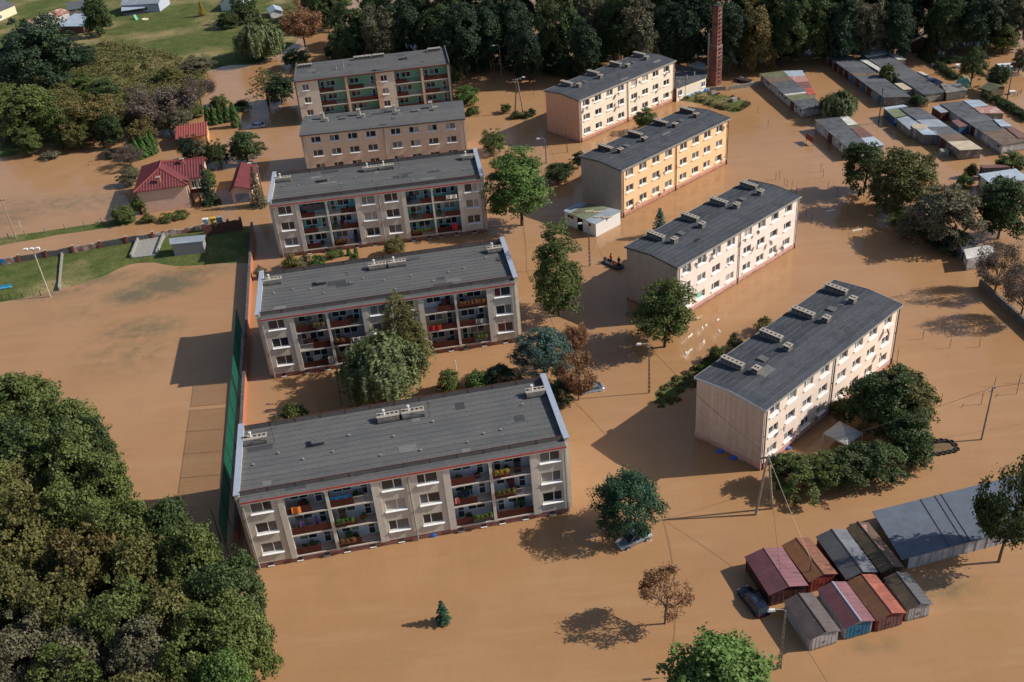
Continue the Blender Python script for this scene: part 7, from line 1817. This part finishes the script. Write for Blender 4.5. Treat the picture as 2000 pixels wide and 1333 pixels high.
for i, p in enumerate(POLES):
    h = 1.3+(i*37 % 10)*0.07
    s = MB(); s.tube([(0, 0, -1), (0, 0, h)], 0.035, 5)
    t = tag(s.build('clothes_pole', M_steel, None, (p[0], p[1], 0)), 'thin steel clothes-line pole sticking out of the flood', 'pole', 'clothes-line poles')
    if i % 3 == 0:
        s = MB(); s.tube([(-0.55, 0, h), (0.55, 0, h)], 0.03, 4); o = s.build('crossbar', M_steel, t); o.rotation_euler = (0, 0, 0.9+(i % 2)*0.3)
DEB = [(31.12, 129.06), (29.08, 127.8), (28.41, 127.19), (30.67, 125.96), (26.03, 125.17), (26.4, 125.53), (27.88, 123.48), (27.75, 123.22), (25.57, 121.67), (25.09, 121.08), (24.78, 120.99), (31.54, 163.42), (28.81, 167.35)]
for i, p in enumerate(DEB):
    s = MB(); k = 0.35+(i*29 % 7)*0.05
    s.hexa([(-k,-0.14,-0.05),(k,-0.1,-0.05),(k*0.9,0.16,-0.05),(-k*0.8,0.12,-0.05),(-k*0.8,-0.1,0.05),(k*0.8,-0.08,0.07),(k*0.7,0.1,0.06),(-k*0.6,0.1,0.04)])
    tag(s.build('floating_debris', mat('pale_flotsam', lin(232, 226, 206), 0.7), None, (p[0], p[1], 0.02), 0.8+(i % 4)*0.3), 'small white scrap floating on the flood', 'debris', 'floating white scraps')
for (A, lab) in (((58.18, 161.36), 'pale plank floating in the shadow of the olive tree'), ((60.23, 153.31), 'pale plank floating near the clothes-line poles')):
    s = MB(); s.box(-0.95, 0.95, -0.13, 0.13, -0.03, 0.06); tag(s.build('plank', M_white, None, (A[0], A[1], 0.02), 0.25), lab, 'plank')
# things round the boiler house
for i, p in enumerate([(44.99, 223.24), (46.14, 224.31), (47.12, 225.09), (47.98, 225.22), (49.51, 226.92)]):
    s = MB(); s.lathe([(0.0, 0.75), (0.45, 0.65), (0.75, 0.3), (0.85, -0.2)], 9); o = s.build('tarpaulin_bag', mat('blue_tarp', lin(62, 140, 196), 0.5, 0.15, 3), None, (p[0], p[1], 0.1)); o.scale = (1, 0.7, 0.8)
    tag(o, 'blue tarpaulin bundle against the boiler house wall', 'bag', 'blue bundles by the boiler house')
s = MB(); s.box(-0.6, 0.6, -0.5, 0.5, 0, 0.9); s.box(-0.66, 0.66, -0.56, 0.56, 0.9, 0.98); p = (53.92, 217.24)
tag(s.build('utility_box', M_concrete, None, (p[0], p[1], 0.35), 0.5), 'grey box on the grassy mound near the chimney', 'box')
s = MB(); s.hexa([(-1.0,-0.6,0),(1.0,-0.5,0),(0.8,0.6,0),(-0.9,0.6,0),(-0.6,-0.4,0.8),(0.4,-0.3,1.0),(0.5,0.3,0.9),(-0.5,0.4,0.7)]); p = (50.67, 223.48)
tag(s.build('rubble_heap', M_concrete, None, (p[0], p[1], 0.3), 0.3), 'heap of pale rubble on the mound beside the chimney foot', 'rubble')
TRL = (57.52, 231.26, -44.68, 3.55)
t = thing('trailer', 'dark flatbed trailer with a pale board near the low concrete wall', 'trailer', TRL[:2], TRL[2])
s = MB(); s.box(0, 3.6, 0, 1.6, 0.3, 0.7); s.build('bed', M_steel, t)
s = MB(); s.hexa([(0.0,1.7,0.7),(4.4,1.4,-0.3),(4.4,1.75,-0.3),(0.0,2.05,0.7),(0.0,1.7,0.8),(4.4,1.4,-0.2),(4.4,1.75,-0.2),(0.0,2.05,0.8)]); s.build('ramp', R_wh, t)
for x in (0.8, 2.6):
    s = MB(); s.tube([(x, -0.1, 0.2), (x, 0.1, 0.2)], 0.3, 10); s.build('wheel', mat('tyre_rubber', lin(32, 32, 33), 0.9), t)
p = (84.53, 186.04)
t = thing('tank', 'round whitewashed tank with flat top beside the garage canopy', 'tank', (84.75, 190.05))
s = MB(); s.lathe([(1.35, -1.0), (1.35, 2.1), (0.0, 2.1)], 18); s.build('shell', Wa, t)
s = MB(); s.lathe([(1.5, 2.1), (1.5, 2.25), (0.0, 2.3)], 18); s.build('lid', R_cr, t)
p = (85.85, 180.28)
s = MB(); s.hexa([(-0.8,-0.7,-0.5),(0.8,-0.7,-0.5),(0.8,0.7,-0.5),(-0.8,0.7,-0.5),(-0.7,-0.6,1.1),(0.7,-0.6,1.1),(0.6,0.6,1.2),(-0.6,0.6,1.2)])
tag(s.build('cable_drum', M_concrete, None, (p[0], p[1], 0)), 'pale grey covered heap in front of the cream-roofed garage', 'heap')
# allotments
t = thing('dome_tent', 'pale green domed netting tent among the flooded allotments', 'tent', (104.91, 216.39))
for i in range(8):
    s = MB(); a0, a1 = math.pi*2*i/8, math.pi*2*(i+1)/8
    for j in range(5):
        b0, b1 = math.pi/2*j/5, math.pi/2*(j+1)/5
        P = lambda a, b: (1.6*math.cos(b)*math.cos(a), 1.6*math.cos(b)*math.sin(a), 1.75*math.sin(b))
        s.quad(P(a0, b0), P(a1, b0), P(a1, b1), P(a0, b1))
    s.build('panel', mat('mint_netting', lin(140, 186, 164), 0.7, 0.1), t)
PT = (115.34, 222.05, -3.95, 7.02)
t = thing('polytunnel', 'long white polytunnel at the right edge of the allotments', 'polytunnel', PT[:2], PT[2])
for i in range(6):
    s = MB(); x0, x1 = PT[3]*i/6, PT[3]*(i+1)/6-0.03
    for j in range(8):
        b0, b1 = math.pi*j/8, math.pi*(j+1)/8
        P = lambda x, b: (x, 1.5-1.5*math.cos(b), 1.8*math.sin(b)-0.3)
        s.quad(P(x0, b0), P(x1, b0), P(x1, b1), P(x0, b1))
    s.build('film_bay', mat('white_film', lin(222, 226, 234), 0.4, 0.08), t)
for i, (p, k) in enumerate(zip([(112.1, 208.44), (113.21, 207.5), (116.24, 236.31), (116.4, 233.87), (114.77, 227.39), (105.18, 226.33), (108.35, 227.68), (107.37, 230.23), (112.44, 217.14), (103.8, 229.71), (101.99, 224.27), (110.71, 236.31), (108.59, 237.73), (110.48, 227.09)], range(14))):
    s = MB()
    if k % 3 == 0: s.box(-0.6, 0.6, -0.4, 0.4, -0.5, 0.6); s.box(-0.65, 0.65, -0.45, 0.45, 0.6, 0.68)
    elif k % 3 == 1: s.box(-0.8, -0.72, -0.05, 0.05, -0.5, 1.0); s.box(0.72, 0.8, -0.05, 0.05, -0.5, 1.0); s.box(-0.8, 0.8, -0.03, 0.03, 0.75, 0.85)
    else: s.lathe([(0.3, -0.5), (0.32, 0.7), (0.26, 0.8), (0.0, 0.8)], 9)
    lab = ['covered white crate standing in the flooded allotments', 'wooden trestle standing in the flooded allotments', 'rain barrel standing in the flooded allotments'][k % 3]
    tag(s.build(['crate', 'trestle', 'barrel'][k % 3], [M_white, M_wood, D_bl][k % 3], None, (p[0], p[1], 0), k*0.7), lab, ['crate', 'trestle', 'barrel'][k % 3], ['allotment crates', 'allotment trestles', 'allotment barrels'][k % 3])
# pitch, yard and meadow
t = thing('goal_frame', 'small steel goal frame standing in the flooded yard', 'goal', (-89.52, 214.36), 8)
for x in (0, 2.3):
    s = MB(); s.tube([(x, 0, -1), (x, 0, 0.9)], 0.05, 5); s.build('upright', M_rust, t)
s = MB(); s.tube([(0, 0, 0.9), (2.3, 0, 0.9)], 0.05, 5); s.build('crossbar', M_rust, t)
t = thing('dugout_bench', 'blue row of seats at the left edge of the pitch lawn', 'bench', (-88.98, 158.38), 12)
for i in range(5):
    s = MB(); s.box(i*0.55, i*0.55+0.48, 0, 0.45, 0.5, 0.56); s.box(i*0.55, i*0.55+0.48, 0.42, 0.48, 0.56, 0.95); s.build('seat', mat('blue_seat', lin(70, 160, 200), 0.4), t)
s = MB(); s.box(0, 2.7, 0.18, 0.26, 0.0, 0.5); s.build('frame', M_white, t)
p = (-91.63, 168.37)
s = MB(); s.box(-0.7, 0.7, -0.04, 0.04, 0.5, 1.3); s.box(-0.6, -0.52, -0.03, 0.03, -0.5, 0.5); s.box(0.52, 0.6, -0.03, 0.03, -0.5, 0.5)
tag(s.build('notice_board', mat('blue_board', lin(52, 130, 200), 0.5), None, (p[0], p[1], 0.2), 0.1), 'bright blue board before the ruined wall at the left edge', 'board')
for i, p in enumerate([(-91.6, 180.5), (-87.83, 181.07), (-84.33, 181.92), (-80.66, 182.31), (-94.5, 179.76), (-77.47, 183.02)]):
    s = MB(); s.box(-0.07, 0.07, -0.07, 0.07, -0.5, 1.3); tag(s.build('fence_post', M_concrete, None, (p[0], p[1], 0)), 'concrete fence post on the grass verge of the lane', 'post', 'verge fence posts')
for i, p in enumerate([(-86.75, 155.52), (-83.24, 155.6), (-80.19, 155.77), (-85.46, 155.65)]):
    s = MB(); s.box(-0.05, 0.05, -0.05, 0.05, -0.5, 1.0); tag(s.build('fence_post', M_steel, None, (p[0], p[1], 0)), 'thin dark fence post at the lawn edge beside the floodlight', 'post', 'pitch fence posts')
p = (-93.91, 184.48)
s = MB(); s.box(-0.07, 0.07, -0.03, 0.03, -0.5, 1.5); tag(s.build('marker_post', M_white, None, (p[0], p[1], 0)), 'white marker post in the flooded yard', 'post')
p = (-8.4, 122.02)
s = MB(); s.tube([(0, 0, -0.5), (0, 0, 1.6)], 0.07, 6); tag(s.build('marker_post', M_white, None, (p[0], p[1], 0)), 'white post in the water before the middle grey block', 'post')
t = thing('playground_slide', 'green play slide on the meadow near the charcoal shed', 'slide', (*(-110.09, 333.79), 0.9), 30)
s = MB(); s.hexa([(-0.4,-1.0,0.1),(0.4,-1.0,0.1),(0.4,1.0,1.3),(-0.4,1.0,1.3),(-0.4,-1.0,0.25),(0.4,-1.0,0.25),(0.4,1.0,1.45),(-0.4,1.0,1.45)]); s.build('chute', mat('mint_plastic', lin(120, 200, 160), 0.4), t)
for x in (-0.35, 0.35):
    s = MB(); s.box(x-0.05, x+0.05, 1.0, 1.1, -0.5, 1.8); s.build('ladder_rail', M_wood, t)
s = MB(); s.lathe([(0.9, -0.2), (1.05, 0.1), (0.95, 0.3), (0.8, 0.25), (0.75, 0.08), (0.0, 0.08)], 16); p = (-107.06, 332.83)
tag(s.build('paddling_pool', mat('cream_plastic', lin(226, 214, 180), 0.5), None, (p[0], p[1], 1.0)), 'round cream paddling pool on the meadow', 'pool')
for k, (A, m, lab) in enumerate((((-55.2, 174.48), M_white, 'white box behind the dark red brick wall'), ((-53.79, 174.63), mat('yellow_plastic', lin(206, 170, 60), 0.5), 'yellow box behind the dark red brick wall'), ((-52.67, 174.84), D_gr, 'grey box behind the dark red brick wall'))):
    s = MB(); s.box(-0.5, 0.5, 0.6, 1.3, -0.5, 2.6); s.box(-0.55, 0.55, 0.55, 1.35, 2.6, 2.7); tag(s.build('container', m, None, (A[0], A[1], 0)), lab, 'container')
# bundles floating at the feet of the blocks
for k, (p, lab) in enumerate((((-11.23, 88.06), 'blue bags against the plinth of the nearest grey block'), ((24.77, 98.53), 'blue bag floating at the streaked gable, upper one'), ((26.1, 97.03), 'blue bag floating at the streaked gable, lower one'), ((32.93, 97.99), 'blue bag at the front of the peach block'), ((30.64, 96.11), 'blue bag at the near corner of the peach block'))):
    s = MB(); s.lathe([(0.0, 0.6), (0.3, 0.55), (0.5, 0.25), (0.5, -0.2)], 9); o = s.build('plastic_bag', mat('blue_plastic', lin(60, 104, 190), 0.4, 0.2, 5), None, (p[0], p[1], 0.05)); o.scale = (1.1, 0.6, 1.1 if k == 0 else 0.6)
    tag(o, lab, 'bag')

# ---------------------------------------------------------------- things on the balconies
BK = {1: (-31.78, 86.03, 7.58), 2: (-35.73, 124.68, 6.42), 3: (-39.84, 162.89, 4.6)}
def onblock(k, x, y):
    bx, by, dg = BK[k]; c, s_ = math.cos(math.radians(dg)), math.sin(math.radians(dg))
    return (bx+x*c-y*s_, by+x*s_+y*c), dg
M_terra = mat('planter', lin(132, 84, 60), 0.8)
def planter(k, x0, x1, z, leaf, label):
    (px, py), dg = onblock(k, x0, FY-0.14)
    t = thing('flower_box', label, 'flower box', (px, py, z), dg)
    w = x1-x0
    s = MB(); s.box(0, w, -0.12, 0.12, 0.68, 0.95); s.build('box', M_terra, t)
    n = max(2, int(w/0.5))
    for i in range(n):
        o = put('plants', ARCH['bush%d' % (i % 4)][1], t, (w*(i+0.5)/n, -0.02, 0.82), i*1.3, F[leaf]); o.scale = (0.26, 0.24, 0.28)
def cloth(k, x0, x1, z0, z1, m, label, name='towel', dy=-0.1):
    (px, py), dg = onblock(k, x0, FY+dy)
    t = MB(); w = x1-x0; n = 8
    for i in range(n):
        a, b = w*i/n, w*(i+1)/n; f = lambda q: 0.05*math.sin(q*7)
        t.hexa([(a, f(a), z0), (b, f(b), z0), (b, f(b)+0.03, z0), (a, f(a)+0.03, z0), (a, f(a), z1), (b, f(b), z1), (b, f(b)+0.03, z1), (a, f(a)+0.03, z1)])
    tag(t.build(name, m, None, (px, py, 0), math.radians(dg)), label, 'laundry' if name != 'tarpaulin' else 'tarpaulin')
cloth(1, 5.75, 6.75, 7.25, 8.15, mat('orange_towelling', lin(226, 134, 58), 0.9, 0.15, 6), 'orange towel hung over a top balcony of the nearest grey block')
cloth(1, 10.15, 12.3, 7.15, 8.5, mat('cyan_tarpaulin', lin(30, 124, 180), 0.45, 0.2, 3), 'blue tarpaulin over a top balcony of the nearest grey block', 'tarpaulin', 0.12)
cloth(1, 6.2, 6.7, 4.9, 5.7, mat('lilac_cloth', lin(150, 110, 170), 0.9, 0.2, 6), 'lilac laundry on a middle balcony of the nearest grey block', 'laundry', 0.3)
cloth(1, 7.9, 8.2, 4.4, 5.9, mat('purple_cloth', lin(100, 60, 110), 0.9, 0.2, 6), 'purple garment on a middle balcony of the nearest grey block', 'laundry', 0.4)
cloth(1, 23.8, 24.3, 4.5, 5.3, mat('red_white_cloth', lin(206, 120, 110), 0.9, 0.4, 8), 'red and white laundry on a right-hand middle balcony of the nearest grey block', 'laundry', -0.08)
planter(1, 10.2, 12.2, 4.0, 'thuja', 'lush green planter on a middle balcony of the nearest grey block')
planter(1, 10.1, 11.9, 0.95, 'red', 'red flowers on a ground-floor balcony of the nearest grey block')
planter(1, 28.5, 30.2, 7.05, 'yellow', 'yellow flowers on a top balcony of the nearest grey block')
planter(1, 28.5, 30.8, 4.0, 'olive', 'yellowish planter on a right-hand middle balcony of the nearest grey block')
planter(1, 25.8, 27.9, 0.95, 'fresh', 'row of pot plants on a right-hand ground-floor balcony of the nearest grey block')
cloth(2, 8.8, 9.5, 1.2, 2.4, mat('grey_white_cloth', lin(196, 190, 184), 0.9, 0.2, 6), 'white laundry on a ground-floor balcony of the middle grey block', 'laundry')
cloth(2, 12.8, 14.5, 4.3, 5.0, M_white, 'white sheet on a middle balcony of the middle grey block', 'laundry')
cloth(2, 30.8, 32.3, 4.3, 5.0, M_concrete, 'pale sheet on a right-hand middle balcony of the middle grey block', 'laundry')
cloth(2, 23.7, 25.7, 4.2, 5.0, mat('bright_red_panel', lin(170, 52, 42), 0.8), 'bright red cloth on a right-hand middle balcony of the middle grey block', 'laundry')
planter(2, 28.6, 32.4, 7.05, 'red', 'flower box along a top balcony of the middle grey block')
planter(2, 10.2, 11.6, 4.0, 'red', 'small red flower box on a middle balcony of the middle grey block')
planter(2, 7.6, 9.2, 7.05, 'olive', 'dry flower box on a left top balcony of the middle grey block')
planter(2, 30.6, 32.2, 0.95, 'fresh', 'pale green plants on a right-hand ground-floor balcony of the middle grey block')
cloth(3, 5.6, 9.4, 8.2, 9.2, mat('mixed_laundry', lin(96, 86, 92), 0.9, 0.6, 9), 'line of mixed dark laundry on a top balcony of the turquoise-balconied block', 'laundry', 0.5)
cloth(3, 30.6, 32.5, 7.35, 8.1, M_white, 'white sheet over a top balcony of the turquoise-balconied block', 'laundry')
cloth(3, 31.0, 32.0, 1.3, 2.6, mat('scarlet_cloth', lin(200, 56, 58), 0.9), 'scarlet blanket on a ground-floor balcony of the turquoise-balconied block', 'laundry')
planter(3, 23.8, 27.8, 0.95, 'olive', 'flower box along a ground-floor balcony of the turquoise-balconied block')
planter(3, 10.3, 12.6, 0.95, 'red', 'flower box on a left ground-floor balcony of the turquoise-balconied block')

# clutter stored on the balconies
M_cl = [mat('clutter_dark', lin(44, 42, 44), 0.8, 0.2, 4), mat('clutter_wood', lin(98, 72, 52), 0.8, 0.2, 4), mat('clutter_grey', lin(120, 120, 124), 0.7, 0.2, 4), mat('clutter_green', lin(50, 78, 48), 0.8, 0.3, 5), mat('clutter_navy', lin(46, 56, 84), 0.8, 0.2, 4), mat('clutter_maroon', lin(104, 46, 50), 0.8, 0.2, 4)]
rc = random.Random(99)
BN = {1: 'nearest grey block', 2: 'middle grey block', 3: 'turquoise-balconied block'}
for k in (1, 2, 3):
    for x0, x1 in L_LOG:
        for z in FL:
            for j in range(rc.choice((1, 2, 2, 3))):
                kind = rc.choice(('cabinet', 'chair', 'drying_rack', 'pot_plant', 'bundle'))
                xx = rc.uniform(x0+0.4, x1-1.2); yy = FY+rc.uniform(0.35, 1.0)
                (px, py), dg = onblock(k, xx, yy)
                m = rc.choice(M_cl); s = MB()
                if kind == 'cabinet':
                    h = rc.uniform(0.9, 1.7); s.box(0, 0.7, 0, 0.4, 0, h); s.box(-0.03, 0.73, -0.03, 0.43, h, h+0.04); s.box(0.33, 0.36, -0.02, 0.0, 0.1, h-0.1)
                elif kind == 'chair':
                    s.box(0, 0.45, 0, 0.45, 0.42, 0.47); s.box(0, 0.45, 0.41, 0.45, 0.47, 0.95)
                    for a, b in ((0, 0), (0.4, 0), (0, 0.4), (0.4, 0.4)): s.box(a, a+0.05, b, b+0.05, 0, 0.42)
                elif kind == 'drying_rack':
                    m = rc.choice(M_cl[2:]+[M_white])
                    for q in range(5): s.box(q*0.28, q*0.28+0.2, 0.02*q, 0.02*q+0.03, 0.5+rc.uniform(0, 0.25), 1.5)
                    s.box(-0.05, 1.35, -0.02, 0.12, 1.5, 1.54); s.box(0, 0.03, 0, 0.03, 0, 1.5); s.box(1.28, 1.31, 0, 0.03, 0, 1.5)
                elif kind == 'bundle':
                    s.lathe([(0.0, 0.6), (0.25, 0.55), (0.38, 0.3), (0.36, 0.0)], 9, (0.3, 0.2, 0))
                else:
                    t = thing('pot_plant', 'leafy pot plant standing on a balcony of the %s' % BN[k], 'pot plant', (px, py, z), dg, 'pot plants on balconies')
                    s.lathe([(0.12, 0), (0.18, 0.35), (0.0, 0.33)], 9); s.build('pot', M_terra, t)
                    o = put('plant', ARCH['bush%d' % rc.randrange(4)][1], t, (0, 0, 0.3), rc.random()*6, F[rc.choice(('dark', 'green', 'fresh'))]); o.scale = (0.32, 0.32, 0.42)
                    continue
                nm = {'drying_rack': 'drying rack with laundry'}.get(kind, kind)
                tag(s.build(kind, m, None, (px, py, z), math.radians(dg)), '%s stored on a balcony of the %s' % (nm, BN[k]), nm.split(' with')[0], 'household things on balconies')

# television aerials on the roofs
AER = MB(); AER.tube([(0, 0, -0.3), (0, 0, 2.2)], 0.03, 5)
AER.tube([(-0.7, 0, 2.0), (0.7, 0, 2.0)], 0.018, 4)
for i in range(6): AER.tube([(-0.6+i*0.24, -0.3+i*0.02, 2.0), (-0.6+i*0.24, 0.3-i*0.02, 2.0)], 0.012, 4)
AERM = AER.mesh('aerial', M_steel)
for k, xs_ in ((1, (4.2, 22.6)), (2, (15.8, 34.0)), (3, (7.0, 23.0))):
    for j, x in enumerate(xs_):
        (px, py), dg = onblock(k, x, 9.0)
        tag(put('aerial', AERM, None, (px, py, 10.0), rnd.uniform(0, 3)), '%s television aerial on the roof of the %s' % (('left', 'right')[j], BN[k]), 'aerial', 'roof aerials')
